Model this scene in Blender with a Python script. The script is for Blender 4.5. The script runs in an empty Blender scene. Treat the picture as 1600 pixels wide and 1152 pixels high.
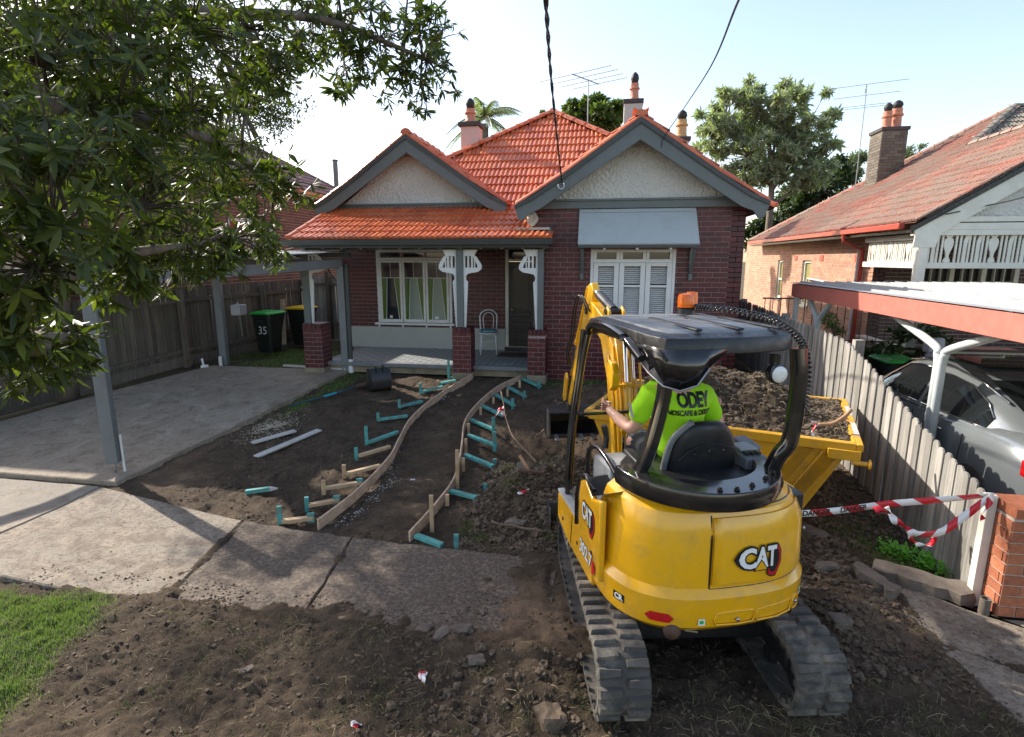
import bpy, math, random
import numpy as np
from mathutils import Vector, Matrix, noise as mn
R = math.radians
rng = random.Random(7)
scene = bpy.context.scene
COL = scene.collection

# ------------------------------------------------------------------ camera
PS, TH, CZ, FPX = R(9.5), R(11.2), 2.2, 867.0
cam_data = bpy.data.cameras.new("camera")
cam_data.sensor_width = 36.0
cam_data.lens = 36.0 * FPX / 1600.0
cam_data.clip_start = 0.05
cam_data.clip_end = 2000.0
cam = bpy.data.objects.new("camera", cam_data)
COL.objects.link(cam)
cam.location = (0, 0, CZ)
cam.rotation_euler = (math.pi / 2 - TH, 0, PS)
scene.camera = cam

# ------------------------------------------------------------------ light
SUN_AZ = R(64)      # degrees to the left of +Y
SUN_EL = R(35)
world = bpy.data.worlds.new("World")
scene.world = world
world.use_nodes = True
wn = world.node_tree
for n in list(wn.nodes): wn.nodes.remove(n)
wo = wn.nodes.new('ShaderNodeOutputWorld')
bg = wn.nodes.new('ShaderNodeBackground')
sk = wn.nodes.new('ShaderNodeTexSky')
sk.sky_type = 'NISHITA'
sk.sun_disc = False
sk.sun_elevation = SUN_EL
sk.sun_rotation = -SUN_AZ
sk.altitude = 0
sk.air_density = 1.0
sk.dust_density = 1.1
sk.ozone_density = 1.0
bg.inputs[1].default_value = 0.135
hs = wn.nodes.new('ShaderNodeHueSaturation'); hs.inputs['Saturation'].default_value = 1.0
wm = wn.nodes.new('ShaderNodeMix'); wm.data_type = 'RGBA'; wm.blend_type = 'MULTIPLY'; wm.inputs[0].default_value = 1; wm.inputs[7].default_value = (1.11, .995, .90, 1)
wn.links.new(sk.outputs[0], hs.inputs['Color']); wn.links.new(hs.outputs[0], wm.inputs[6]); wn.links.new(wm.outputs[2], bg.inputs[0]); wn.links.new(bg.outputs[0], wo.inputs[0])
sd = bpy.data.lights.new("sun", 'SUN')
sd.energy = 3.3
sd.angle = R(0.6)
sd.color = (1.0, 0.93, 0.82)
sun = bpy.data.objects.new("sun", sd)
COL.objects.link(sun)
sun.rotation_euler = Vector((-math.sin(SUN_AZ) * math.cos(SUN_EL), math.cos(SUN_AZ) * math.cos(SUN_EL), math.sin(SUN_EL))).to_track_quat('Z', 'Y').to_euler()
scene.view_settings.view_transform = 'Standard'
scene.view_settings.look = 'None'
scene.view_settings.exposure = 1.38
scene.view_settings.gamma = 1.0
scene.view_settings.use_curve_mapping = False
scene.render.resolution_x, scene.render.resolution_y = 1024, 737

# ------------------------------------------------------------------ helpers
class MB:
    """collects geometry for ONE mesh"""
    def __init__(s): s.v = []; s.f = []; s.m = []; s.mi = 0
    def add(s, vs, fs):
        o = len(s.v); s.v += [tuple(p) for p in vs]
        for f in fs: s.f.append(tuple(i + o for i in f)); s.m.append(s.mi)
        return s
    def box(s, c, d, rot=None):
        x, y, z = d[0] / 2, d[1] / 2, d[2] / 2
        vs = [Vector((a * x, b * y, e * z)) for a in (-1, 1) for b in (-1, 1) for e in (-1, 1)]
        if rot is not None: vs = [rot @ p for p in vs]
        c = Vector(c)
        return s.add([p + c for p in vs], [(0, 1, 3, 2), (4, 6, 7, 5), (0, 4, 5, 1), (2, 3, 7, 6), (0, 2, 6, 4), (1, 5, 7, 3)])
    def bb(s, x0, x1, y0, y1, z0, z1):
        return s.box(((x0 + x1) / 2, (y0 + y1) / 2, (z0 + z1) / 2), (abs(x1 - x0), abs(y1 - y0), abs(z1 - z0)))
    def beam(s, p0, p1, w, h, up=(0, 0, 1)):
        p0, p1 = Vector(p0), Vector(p1); d = (p1 - p0); L = d.length
        if L < 1e-6: return s
        d.normalize(); u = Vector(up)
        if abs(d.dot(u)) > .97: u = Vector((0, 1, 0))
        r = d.cross(u).normalized(); u = r.cross(d).normalized()
        vs = []
        for p in (p0, p1):
            for a, b in ((-1, -1), (1, -1), (1, 1), (-1, 1)): vs.append(p + r * a * w / 2 + u * b * h / 2)
        return s.add(vs, [(0, 1, 2, 3)[::-1], (4, 5, 6, 7), (0, 1, 5, 4), (1, 2, 6, 5), (2, 3, 7, 6), (3, 0, 4, 7)])
    def tube(s, pts, r, seg=8, cap=True, closed=False):
        pts = [Vector(p) for p in pts]; n = len(pts); rr = r if isinstance(r, (list, tuple)) else [r] * n
        vs = []; ref = None
        for i, p in enumerate(pts):
            if closed: d = pts[(i + 1) % n] - pts[i - 1]
            else: d = pts[min(i + 1, n - 1)] - pts[max(i - 1, 0)]
            if d.length < 1e-9: d = Vector((0, 0, 1))
            d.normalize()
            if ref is None:
                ref = Vector((0, 0, 1)) if abs(d.z) < .9 else Vector((1, 0, 0))
            a = d.cross(ref).normalized(); b = a.cross(d).normalized(); ref = b
            for k in range(seg):
                t = 2 * math.pi * k / seg
                vs.append(p + (a * math.cos(t) + b * math.sin(t)) * rr[i])
        fs = []
        for i in range(n if closed else n - 1):
            j = (i + 1) % n
            for k in range(seg):
                l = (k + 1) % seg
                fs.append((i * seg + k, i * seg + l, j * seg + l, j * seg + k))
        if cap and not closed:
            fs.append(tuple(range(seg))[::-1]); fs.append(tuple((n - 1) * seg + k for k in range(seg)))
        return s.add(vs, fs)
    def cyl(s, p0, p1, r0, r1=None, seg=16):
        return s.tube([p0, p1], [r0, r0 if r1 is None else r1], seg)
    def lathe(s, c, prof, seg=16, axis='z'):
        vs = []; c = Vector(c)
        for r, h in prof:
            for k in range(seg):
                t = 2 * math.pi * k / seg; a, b = r * math.cos(t), r * math.sin(t)
                vs.append(c + Vector((a, b, h) if axis == 'z' else ((h, a, b) if axis == 'x' else (b, h, a))))
        n = len(prof); fs = [(i * seg + k, i * seg + (k + 1) % seg, (i + 1) * seg + (k + 1) % seg, (i + 1) * seg + k) for i in range(n - 1) for k in range(seg)]
        fs.append(tuple(range(seg))[::-1]); fs.append(tuple((n - 1) * seg + k for k in range(seg)))
        return s.add(vs, fs)
    def prism(s, poly, o, u, v, depth):
        """2D polygon (a,b) on plane o + a*u + b*v, extruded along u x v by depth"""
        o, u, v = Vector(o), Vector(u), Vector(v); w = u.cross(v).normalized() * depth
        n = len(poly); vs = [o + u * a + v * b for a, b in poly]; vs += [p + w for p in vs]
        fs = [tuple(range(n))[::-1], tuple(range(n, 2 * n))] + [(i, (i + 1) % n, (i + 1) % n + n, i + n) for i in range(n)]
        return s.add(vs, fs)
    def loft(s, rings, closed=True, cap=True):
        n = len(rings[0]); vs = [p for r_ in rings for p in r_]; fs = []
        for i in range(len(rings) - 1):
            for k in range(n if closed else n - 1):
                l = (k + 1) % n
                fs.append((i * n + k, i * n + l, (i + 1) * n + l, (i + 1) * n + k))
        if cap and closed:
            fs.append(tuple(range(n))[::-1]); fs.append(tuple((len(rings) - 1) * n + k for k in range(n)))
        return s.add(vs, fs)
    def blob(s, c, r, sub=1, jit=.25, seed=0, sq=(1, 1, 1)):
        vs, fs = ICO[sub]
        c = Vector(c); out = []
        for p in vs:
            q = Vector(p); k = 1 + jit * mn.noise(q * 1.7 + Vector((seed * 7.13, seed * 3.1, seed)))* 2
            out.append(c + Vector((q.x * sq[0], q.y * sq[1], q.z * sq[2])) * r * k)
        return s.add(out, fs)
    def mesh(s, name, mats, smooth=False):
        me = bpy.data.meshes.new(name)
        me.from_pydata(s.v, [], s.f)
        mats = mats if isinstance(mats, (list, tuple)) else [mats]
        for m in mats: me.materials.append(m)
        if len(mats) > 1: me.polygons.foreach_set('material_index', s.m)
        me.update()
        return me
def ico(sub):
    import bmesh
    b = bmesh.new(); bmesh.ops.create_icosphere(b, subdivisions=sub, radius=1)
    vs = [tuple(v.co) for v in b.verts]; fs = [tuple(v.index for v in f.verts) for f in b.faces]; b.free()
    return vs, fs
ICO = {1: ico(1), 2: ico(2), 3: ico(3)}

def tag(o, label=None, cat=None, group=None, kind=None):
    if label: o['label'] = label
    if cat: o['category'] = cat
    if group: o['group'] = group
    if kind: o['kind'] = kind
    return o
def finish(o, smooth=False, bevel=0, auto=None, segs=2):
    me = o.data
    if smooth:
        me.polygons.foreach_set('use_smooth', [True] * len(me.polygons))
        if auto is not None: me.set_sharp_from_angle(angle=R(auto))
    if bevel:
        m = o.modifiers.new('bevel', 'BEVEL'); m.width = bevel; m.segments = segs; m.limit_method = 'ANGLE'; m.angle_limit = R(32)
        m.harden_normals = False
        if not smooth:
            me.polygons.foreach_set('use_smooth', [True] * len(me.polygons)); me.set_sharp_from_angle(angle=R(40))
    return o
def attach(o, parent):
    if parent is not None:
        o.parent = parent
        if not parent.get('_local'):
            p = parent
            if p.type == 'EMPTY': o.matrix_parent_inverse = Matrix.Translation(-p.location)
        else: o['_local'] = 1
def part(name, mb, mats, parent=None, smooth=False, bevel=0, auto=None, segs=2, **kw):
    o = bpy.data.objects.new(name, mb.mesh(name, mats)); COL.objects.link(o)
    attach(o, parent); finish(o, smooth, bevel, auto, segs)
    if kw: tag(o, **kw)
    return o
def thing(name, loc, label, cat, group=None, rz=None, kind=None):
    """Empty at the thing's base; with rz the parts are in local coordinates, otherwise in world ones"""
    o = bpy.data.objects.new(name, None); COL.objects.link(o)
    o.empty_display_size = .2; o.location = loc
    if rz is not None: o.rotation_euler = (0, 0, rz); o['_local'] = 1
    tag(o, label, cat, group, kind)
    return o
def inst(name, me, M, parent=None):
    o = bpy.data.objects.new(name, me); COL.objects.link(o); attach(o, parent)
    o.matrix_basis = M
    return o
def one(name, mb, mats, label, cat, group=None, kind=None, smooth=False, bevel=0, auto=None):
    """a top-level thing that is a single mesh: its origin is put at its base"""
    vs = np.array(mb.v); c = (vs.min(0) + vs.max(0)) / 2; c[2] = vs[:, 2].min()
    mb.v = [tuple(p) for p in (vs - c)]
    o = bpy.data.objects.new(name, mb.mesh(name, mats)); COL.objects.link(o); o.location = tuple(c)
    finish(o, smooth, bevel, auto); tag(o, label, cat, group, kind)
    return o
# photograph ray -> point in the place
_f = (-math.sin(PS), math.cos(PS)); _r = (math.cos(PS), math.sin(PS))
def ray(px, py):
    dx = (px - 800) / FPX; dy = (py - 576) / FPX; c, s = math.cos(TH), math.sin(TH); h = c - dy * s
    return Vector((_f[0] * h + _r[0] * dx, _f[1] * h + _r[1] * dx, -s - dy * c))
def at_y(px, py, Y): d = ray(px, py); return Vector((0, 0, CZ)) + d * (Y / d.y)
def at_x(px, py, X): d = ray(px, py); return Vector((0, 0, CZ)) + d * (X / d.x)
def at_z(px, py, z): d = ray(px, py); return Vector((0, 0, CZ)) + d * ((z - CZ) / d.z)
def at_d(px, py, D): d = ray(px, py); return Vector((0, 0, CZ)) + d * D
def g(y):
    if y < 4.8: return -.45
    if y > 10: return 0.0
    return -.45 * (10 - y) / 5.2
def gr(px, py):
    z = -.3
    for i in range(40): p = at_z(px, py, z); z = .5 * z + .5 * g(p.y)
    return at_z(px, py, z)

# ------------------------------------------------------------------ materials
def nodes(name):
    m = bpy.data.materials.new(name); m.use_nodes = True; nt = m.node_tree
    for n in list(nt.nodes): nt.nodes.remove(n)
    out = nt.nodes.new('ShaderNodeOutputMaterial'); bs = nt.nodes.new('ShaderNodeBsdfPrincipled')
    nt.links.new(bs.outputs[0], out.inputs[0])
    return m, nt, bs
def N(nt, t, **kw):
    n = nt.nodes.new(t)
    for k, v in kw.items():
        if k.startswith('i_'):
            k2 = k[2:]; n.inputs[int(k2) if k2.isdigit() else k2].default_value = v
        else: setattr(n, k, v)
    return n
def col4(c): return (c[0], c[1], c[2], 1)
def ramp(nt, fac, stops):
    r = nt.nodes.new('ShaderNodeValToRGB'); e = r.color_ramp.elements
    while len(e) < len(stops): e.new(.5)
    for i, (p, c) in enumerate(stops): e[i].position = p; e[i].color = col4(c) if len(c) == 3 else c
    nt.links.new(fac, r.inputs[0]); return r
def mixc(nt, fac, a, b, mode='MIX'):
    m = nt.nodes.new('ShaderNodeMix'); m.data_type = 'RGBA'; m.blend_type = mode
    for sock, val in ((m.inputs[0], fac), (m.inputs[6], a), (m.inputs[7], b)):
        if isinstance(val, bpy.types.NodeSocket): nt.links.new(val, sock)
        else: sock.default_value = val if isinstance(val, (int, float)) else col4(val)
    return m.outputs[2]
def noise(nt, scale, detail=6, rough=.55, vec=None, dist=0):
    n = N(nt, 'ShaderNodeTexNoise'); n.inputs['Scale'].default_value = scale; n.inputs['Detail'].default_value = detail
    n.inputs['Roughness'].default_value = rough; n.inputs['Distortion'].default_value = dist
    if vec is not None: nt.links.new(vec, n.inputs['Vector'])
    return n.outputs[0]
def coords(nt, kind='Object', scale=None):
    t = nt.nodes.new('ShaderNodeTexCoord'); o = t.outputs[kind]
    if scale:
        mp = nt.nodes.new('ShaderNodeMapping'); mp.inputs['Scale'].default_value = scale; nt.links.new(o, mp.inputs[0]); o = mp.outputs[0]
    return o
def wpos(nt, scale=None):
    t = nt.nodes.new('ShaderNodeNewGeometry'); o = t.outputs['Position']
    if scale:
        mp = nt.nodes.new('ShaderNodeMapping'); mp.inputs['Scale'].default_value = scale; nt.links.new(o, mp.inputs[0]); o = mp.outputs[0]
    return o
def rnd(nt):
    """one random number per separate piece, whether object or island"""
    a = nt.nodes.new('ShaderNodeObjectInfo'); b = nt.nodes.new('ShaderNodeNewGeometry')
    s = N(nt, 'ShaderNodeMath', operation='ADD'); nt.links.new(a.outputs['Random'], s.inputs[0]); nt.links.new(b.outputs['Random Per Island'], s.inputs[1])
    f = N(nt, 'ShaderNodeMath', operation='FRACT'); nt.links.new(s.outputs[0], f.inputs[0]); return f.outputs[0]
def bump(nt, bs, h, strength=.3, dist=.01):
    b = N(nt, 'ShaderNodeBump'); b.inputs['Strength'].default_value = strength; b.inputs['Distance'].default_value = dist
    nt.links.new(h, b.inputs['Height']); nt.links.new(b.outputs[0], bs.inputs['Normal']); return b
def simple(name, c, rough=.6, metal=0, vary=.18, scale=9, bmp=.1, bscale=60, bdist=.004, coat=0, dirt=None, dirt_amt=.4, dirt_scale=3, spec=.5, piece=0, rvar=.15, stretch=None, emis=None):
    m, nt, bs = nodes(name)
    vec = wpos(nt, stretch) if stretch else wpos(nt)
    n1 = noise(nt, scale, 8, .6, vec)
    r = ramp(nt, n1, [(.3, tuple(x * (1 - vary) for x in c)), (.7, tuple(min(1, x * (1 + vary)) for x in c))])
    colr = r.outputs[0]
    if piece:
        rn = rnd(nt); v = ramp(nt, rn, [(0, (1 - piece,) * 3), (1, (1 + piece * .0 + 0.0,) * 3)])
        colr = mixc(nt, 1.0, colr, v.outputs[0], 'MULTIPLY')
    if dirt:
        n2 = noise(nt, dirt_scale, 10, .7, wpos(nt)); rr = ramp(nt, n2, [(.5 - .02, (0, 0, 0)), (.68, (dirt_amt,) * 3)])
        colr = mixc(nt, rr.outputs[0], colr, dirt)
    nt.links.new(colr, bs.inputs['Base Color'])
    rm = ramp(nt, noise(nt, scale * 2.3, 5, .6, wpos(nt)), [(.3, (max(.02, rough - rvar),) * 3), (.7, (min(1, rough + rvar),) * 3)])
    nt.links.new(rm.outputs[0], bs.inputs['Roughness'])
    bs.inputs['Metallic'].default_value = metal
    bs.inputs['Specular IOR Level'].default_value = spec
    if coat: bs.inputs['Coat Weight'].default_value = coat; bs.inputs['Coat Roughness'].default_value = .08
    if bmp: bump(nt, bs, noise(nt, bscale, 6, .6, vec), bmp, bdist)
    return m
M = {}
def brickmat(name, cols, rough=.45, bmp=.35):
    m, nt, bs = nodes(name)
    rn = rnd(nt); r = ramp(nt, rn, [(i / (len(cols) - 1), c) for i, c in enumerate(cols)])
    n1 = noise(nt, 30, 8, .65, wpos(nt)); v = ramp(nt, n1, [(.3, (.72,) * 3), (.7, (1.15,) * 3)])
    n3 = noise(nt, 1.3, 4, .6, wpos(nt)); v3 = ramp(nt, n3, [(.3, (.82,) * 3), (.7, (1.08,) * 3)])
    c = mixc(nt, 1, r.outputs[0], v.outputs[0], 'MULTIPLY'); c = mixc(nt, 1, c, v3.outputs[0], 'MULTIPLY')
    nt.links.new(c, bs.inputs['Base Color']); bs.inputs['Roughness'].default_value = rough
    bump(nt, bs, noise(nt, 90, 6, .6, wpos(nt)), bmp, .003); return m
M['brick_red'] = brickmat('glazed dark red brick', [(.072, .008, .013), (.105, .012, .018), (.055, .008, .012), (.130, .017, .022), (.088, .010, .016)], .42)
M['brick_orange'] = brickmat('orange brick', [(.40, .13, .06), (.50, .18, .09), (.34, .11, .055), (.45, .15, .07)], .75, .5)
M['brick_old'] = brickmat('old common brick', [(.48, .25, .16), (.56, .32, .21), (.40, .20, .13), (.52, .27, .17), (.42, .25, .18)], .85, .5)
M['brick_brown'] = brickmat('brown neighbour brick', [(.17, .075, .05), (.22, .10, .07), (.14, .065, .045), (.20, .085, .055)], .85, .5)
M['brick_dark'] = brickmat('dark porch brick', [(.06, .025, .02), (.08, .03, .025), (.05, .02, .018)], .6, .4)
M['mortar'] = simple('pale mortar', (.33, .25, .23), .95, vary=.2, scale=12, bmp=.4, bscale=120)
M['mortar_old'] = simple('old mortar', (.50, .44, .37), .95, vary=.2, scale=12, bmp=.4, bscale=120)
def tilemat(name, cols, lichen=0, lc=(.2, .19, .14), rough=.5):
    m, nt, bs = nodes(name)
    rn = rnd(nt); r = ramp(nt, rn, [(i / (len(cols) - 1), c) for i, c in enumerate(cols)])
    v = ramp(nt, noise(nt, 14, 8, .65, wpos(nt)), [(.3, (.78,) * 3), (.7, (1.12,) * 3)])
    c = mixc(nt, 1, r.outputs[0], v.outputs[0], 'MULTIPLY')
    if lichen:
        l = ramp(nt, noise(nt, 1.1, 9, .7, wpos(nt, (1, .5, 1))), [(.5 - lichen * .2, (0, 0, 0)), (.72 - lichen * .2, (.85,) * 3)])
        c = mixc(nt, l.outputs[0], c, lc)
        l2 = ramp(nt, noise(nt, 16, 9, .75, wpos(nt)), [(.52, (0, 0, 0)), (.6, (.6,) * 3)])
        c = mixc(nt, l2.outputs[0], c, (lc[0] * .4, lc[1] * .4, lc[2] * .4))
    nt.links.new(c, bs.inputs['Base Color']); bs.inputs['Roughness'].default_value = rough
    bump(nt, bs, noise(nt, 50, 6, .6, wpos(nt)), .2, .004); return m
M['tile'] = tilemat('new terracotta tile', [(.58, .13, .045), (.68, .18, .065), (.48, .10, .038), (.62, .15, .052), (.54, .145, .06)], 0, rough=.36)
M['tile_old'] = tilemat('weathered terracotta tile', [(.44, .12, .075), (.50, .17, .11), (.27, .08, .055), (.40, .12, .08), (.33, .16, .11)], .8, (.26, .20, .15), .6)
M['tile_left'] = tilemat('brown neighbour tile', [(.20, .08, .07), (.26, .11, .10), (.16, .07, .065)], .3, (.16, .13, .12), .6)
M['tile_grey'] = tilemat('grey lichen covered tile', [(.22, .18, .15), (.28, .22, .18), (.17, .14, .12)], .6, (.2, .2, .16), .8)
M['under'] = simple('roof underlay', (.12, .05, .03), .9)
M['grey_trim'] = simple('grey green painted timber', (.125, .145, .143), .5, vary=.08, scale=6, bmp=.08, dirt=(.09, .09, .08), dirt_amt=.35)
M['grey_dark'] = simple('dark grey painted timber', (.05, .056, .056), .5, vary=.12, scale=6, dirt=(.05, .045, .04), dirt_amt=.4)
M['grey_post'] = simple('mid grey painted timber post', (.17, .18, .185), .5, vary=.08, scale=5, dirt=(.10, .095, .085), dirt_amt=.4)
M['hood'] = simple('pale grey sheet metal hood', (.40, .44, .44), .42, vary=.05, scale=3, bmp=.03, dirt=(.26, .29, .29), dirt_amt=.5)
M['white'] = simple('white painted timber', (.72, .73, .72), .42, vary=.04, scale=8, bmp=.05, dirt=(.5, .5, .47), dirt_amt=.35)
M['cream'] = simple('cream painted timber', (.70, .69, .60), .5, vary=.05, scale=8, dirt=(.5, .48, .40), dirt_amt=.4)
def roughcast(name, c):
    m, nt, bs = nodes(name)
    v = ramp(nt, noise(nt, 2.2, 8, .65, wpos(nt)), [(.3, tuple(x * .85 for x in c)), (.7, c)])
    nt.links.new(v.outputs[0], bs.inputs['Base Color']); bs.inputs['Roughness'].default_value = .92
    vo = N(nt, 'ShaderNodeTexVoronoi'); vo.inputs['Scale'].default_value = 22; nt.links.new(wpos(nt, (1, 1, .8)), vo.inputs['Vector'])
    s = N(nt, 'ShaderNodeMath', operation='ADD'); nt.links.new(vo.outputs[0], s.inputs[0]); nt.links.new(noise(nt, 40, 8, .7, wpos(nt)), s.inputs[1])
    bump(nt, bs, s.outputs[0], 1.0, .03); return m
M['roughcast'] = roughcast('white roughcast render', (.78, .765, .70))
M['render'] = simple('smooth pale render', (.46, .46, .42), .85, vary=.07, scale=3, bmp=.15, bscale=40, dirt=(.30, .27, .22), dirt_amt=.3)
M['render_base'] = simple('stained sandy render', (.24, .20, .13), .9, vary=.3, scale=4, dirt=(.10, .09, .06), dirt_amt=.6)
M['pink'] = simple('pinkish chimney render', (.62, .44, .38), .85, vary=.1, scale=3, dirt=(.45, .32, .28), dirt_amt=.4)
M['grey_cap'] = simple('dark chimney cap', (.06, .05, .05), .8)
M['pot'] = simple('terracotta pot', (.50, .20, .12), .6, vary=.15, dirt=(.35, .15, .1))
M['pot_yellow'] = simple('buff chimney pot', (.50, .30, .12), .6, vary=.15)
M['cowl'] = simple('blackened metal cowl', (.03, .028, .028), .6, metal=.3)
M['dark_brown'] = simple('dark stained door timber', (.020, .016, .014), .35, vary=.3, stretch=(8, 8, 1))
M['gutter_red'] = simple('red painted gutter', (.42, .055, .03), .35, vary=.12)
M['red_beam'] = simple('salmon red painted steel beam', (.56, .17, .13), .5, vary=.06, scale=4, bmp=.03, dirt=(.38, .12, .09), dirt_amt=.35, dirt_scale=2)
M['zinc'] = simple('pale zinc roof sheet', (.40, .405, .40), .4, metal=.2, vary=.12, scale=3, dirt=(.36, .33, .30), dirt_amt=.7)
M['zinc_post'] = simple('pale painted steel post', (.56, .60, .60), .4, vary=.06)
M['fence'] = None
def woodmat(name, c1, c2, c3, sc=1.0, rough=.9, grain=(26, 26, 1.4), piece=.45):
    m, nt, bs = nodes(name)
    rn = rnd(nt)
    add = N(nt, 'ShaderNodeVectorMath', operation='ADD'); nt.links.new(wpos(nt), add.inputs[0]); nt.links.new(rn, add.inputs[1])
    mp = nt.nodes.new('ShaderNodeMapping'); mp.inputs['Scale'].default_value = grain; nt.links.new(add.outputs[0], mp.inputs[0])
    n1 = noise(nt, sc, 9, .7, mp.outputs[0], .6)
    r = ramp(nt, n1, [(.28, c1), (.5, c2), (.74, c3)])
    v = ramp(nt, rn, [(0, (1 - piece,) * 3), (1, (1.1,) * 3)])
    c = mixc(nt, 1, r.outputs[0], v.outputs[0], 'MULTIPLY')
    st = ramp(nt, noise(nt, .9, 6, .6, wpos(nt)), [(.45, (0, 0, 0)), (.75, (.5,) * 3)])
    c = mixc(nt, st.outputs[0], c, tuple(x * .45 for x in c1))
    nt.links.new(c, bs.inputs['Base Color']); bs.inputs['Roughness'].default_value = rough
    bump(nt, bs, n1, .5, .006); return m
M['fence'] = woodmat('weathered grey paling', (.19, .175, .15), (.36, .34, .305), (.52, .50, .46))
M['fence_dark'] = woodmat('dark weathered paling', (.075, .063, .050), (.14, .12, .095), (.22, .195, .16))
M['pine'] = woodmat('raw pine board', (.36, .23, .13), (.52, .36, .21), (.60, .44, .28), 1.0, .7, (5, 5, 5), .15)
M['pine_face'] = simple('raw pine face', (.58, .42, .29), .75, vary=.22, scale=5, bmp=.2, stretch=(2, 2, 14), dirt=(.26, .17, .11), dirt_amt=.6, dirt_scale=6)
M['teal'] = simple('blue green treated pine', (.08, .33, .31), .65, vary=.35, scale=11, bmp=.3, dirt=(.16, .17, .11), dirt_amt=.9, dirt_scale=7)
M['white_board'] = simple('pale primed board', (.52, .50, .46), .6, vary=.1, dirt=(.3, .27, .23), dirt_amt=.5, dirt_scale=5)
M['yellow_paint'] = simple('machine yellow paint', (.82, .42, .008), .24, vary=.04, scale=4, bmp=.02, coat=.5, dirt=(.34, .22, .09), dirt_amt=.34, dirt_scale=6, rvar=.05)
M['skip_paint'] = simple('worn yellow skip paint', (.66, .34, .015), .38, vary=.12, scale=4, bmp=.1, dirt=(.16, .12, .07), dirt_amt=.5, dirt_scale=4)
M['black_gloss'] = simple('glossy black paint', (.010, .010, .011), .16, vary=.2, scale=4, bmp=.0, coat=.5, dirt=(.06, .05, .04), dirt_amt=.35, dirt_scale=5, rvar=.06)
M['black_plastic'] = simple('black moulded plastic', (.018, .018, .019), .42, vary=.2, dirt=(.07, .06, .045), dirt_amt=.3, dirt_scale=5)
M['vinyl'] = simple('black vinyl', (.016, .016, .017), .45, vary=.15, bmp=.12, bscale=220, bdist=.001)
M['rubber'] = simple('muddy track rubber', (.040, .038, .035), .78, vary=.3, scale=6, bmp=.3, bscale=50, dirt=(.20, .165, .125), dirt_amt=.9, dirt_scale=3.5)
M['rubber_dry'] = simple('dry mud coated rubber', (.070, .064, .056), .88, vary=.3, scale=6, bmp=.4, bscale=50, dirt=(.24, .205, .16), dirt_amt=.9, dirt_scale=4.5)
M['steel'] = simple('worn bare steel', (.45, .44, .42), .32, metal=.9, vary=.15)
M['chrome'] = simple('chrome rod', (.75, .75, .75), .12, metal=1, vary=.03, rvar=.03)
M['grey_plastic'] = simple('mid grey plastic', (.17, .18, .19), .5, vary=.1, dirt=(.13, .11, .085), dirt_amt=.5, dirt_scale=6)
M['grey_light'] = simple('light grey plastic', (.36, .37, .38), .45, vary=.08, dirt=(.24, .21, .17), dirt_amt=.5, dirt_scale=6)
M['mat_dirty'] = simple('dusty floor mat', (.24, .215, .185), .9, vary=.25, dirt=(.36, .31, .25), dirt_amt=.8, dirt_scale=7)
M['orange_lens'] = simple('amber beacon lens', (.85, .16, .01), .2, vary=.1, bmp=0)
M['red_lens'] = simple('red reflector', (.50, .012, .015), .25, vary=.1, bmp=0)
M['lamp_lens'] = simple('clear lamp lens', (.75, .75, .70), .2, vary=.1, scale=80)
M['decal_white'] = simple('white vinyl decal', (.80, .80, .78), .4, vary=.03, bmp=0)
M['decal_black'] = simple('black vinyl decal', (.012, .012, .012), .4, vary=.03, bmp=0)
M['decal_red'] = simple('red vinyl decal', (.48, .010, .018), .35, vary=.03, bmp=0)
M['hivis'] = simple('fluorescent yellow green shirt', (.38, .80, .008), .85, vary=.05, scale=5, bmp=.12, bscale=300, bdist=.001)
M['navy'] = simple('charcoal cloth', (.035, .04, .045), .9, bmp=.2, bscale=200)
M['skin'] = simple('fair skin', (.62, .34, .25), .5, vary=.08, scale=20, bmp=.08)
M['hair'] = simple('short brown hair', (.10, .06, .035), .8, bmp=.6, bscale=200)
M['bin_black'] = simple('black green bin plastic', (.012, .016, .014), .42, vary=.2, bmp=.08, dirt=(.05, .045, .035), dirt_amt=.4)
M['bin_green'] = simple('bright green lid plastic', (.035, .42, .06), .4, vary=.08)
M['bin_yellow'] = simple('yellow lid plastic', (.80, .50, .01), .4, vary=.08)
M['bin_red'] = simple('red lid plastic', (.5, .04, .02), .4, vary=.08)
M['chalk'] = simple('white marker paint', (.7, .7, .7), .8)
M['cable'] = simple('black cable sheath', (.012, .012, .012), .5, bmp=0)
M['alu'] = simple('dull aluminium', (.34, .34, .35), .45, metal=.6, bmp=0)
M['orange_gutter'] = simple('orange gutter', (.50, .17, .06), .5)
M['rust'] = simple('rusty steel', (.10, .055, .035), .8, vary=.4, bmp=.4)
M['stick_wood'] = simple('dead branch wood', (.16, .105, .07), .9, vary=.35, scale=20, bmp=.5)
M['handle_wood'] = simple('worn timber handle', (.33, .19, .10), .7, vary=.2)
M['stone'] = simple('broken concrete lump', (.15, .12, .095), .95, vary=.3, scale=7, bmp=.6, bscale=25, bdist=.01, dirt=(.09, .07, .055), dirt_amt=.75, dirt_scale=6)
M['car_paint'] = simple('silver grey car paint', (.26, .285, .295), .22, metal=.55, vary=.03, scale=2, bmp=0, coat=.8, rvar=.04)
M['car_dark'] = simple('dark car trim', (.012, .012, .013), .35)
M['plum'] = simple('pale lilac office fabric', (.40, .38, .44), .9, bmp=.3, bscale=120)
def glassy(name, c=(.02, .025, .03), rough=.04):
    m, nt, bs = nodes(name); bs.inputs['Base Color'].default_value = col4(c); bs.inputs['Roughness'].default_value = rough
    bs.inputs['Specular IOR Level'].default_value = .6; bs.inputs['Coat Weight'].default_value = .4; bs.inputs['Coat Roughness'].default_value = .02
    return m
M['glass'] = glassy('dark window glass'); M['glass_green'] = glassy('green leadlight glass', (.075, .14, .02), .12)
M['glass_pale'] = glassy('pale curtained glass', (.26, .32, .27), .1)
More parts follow.
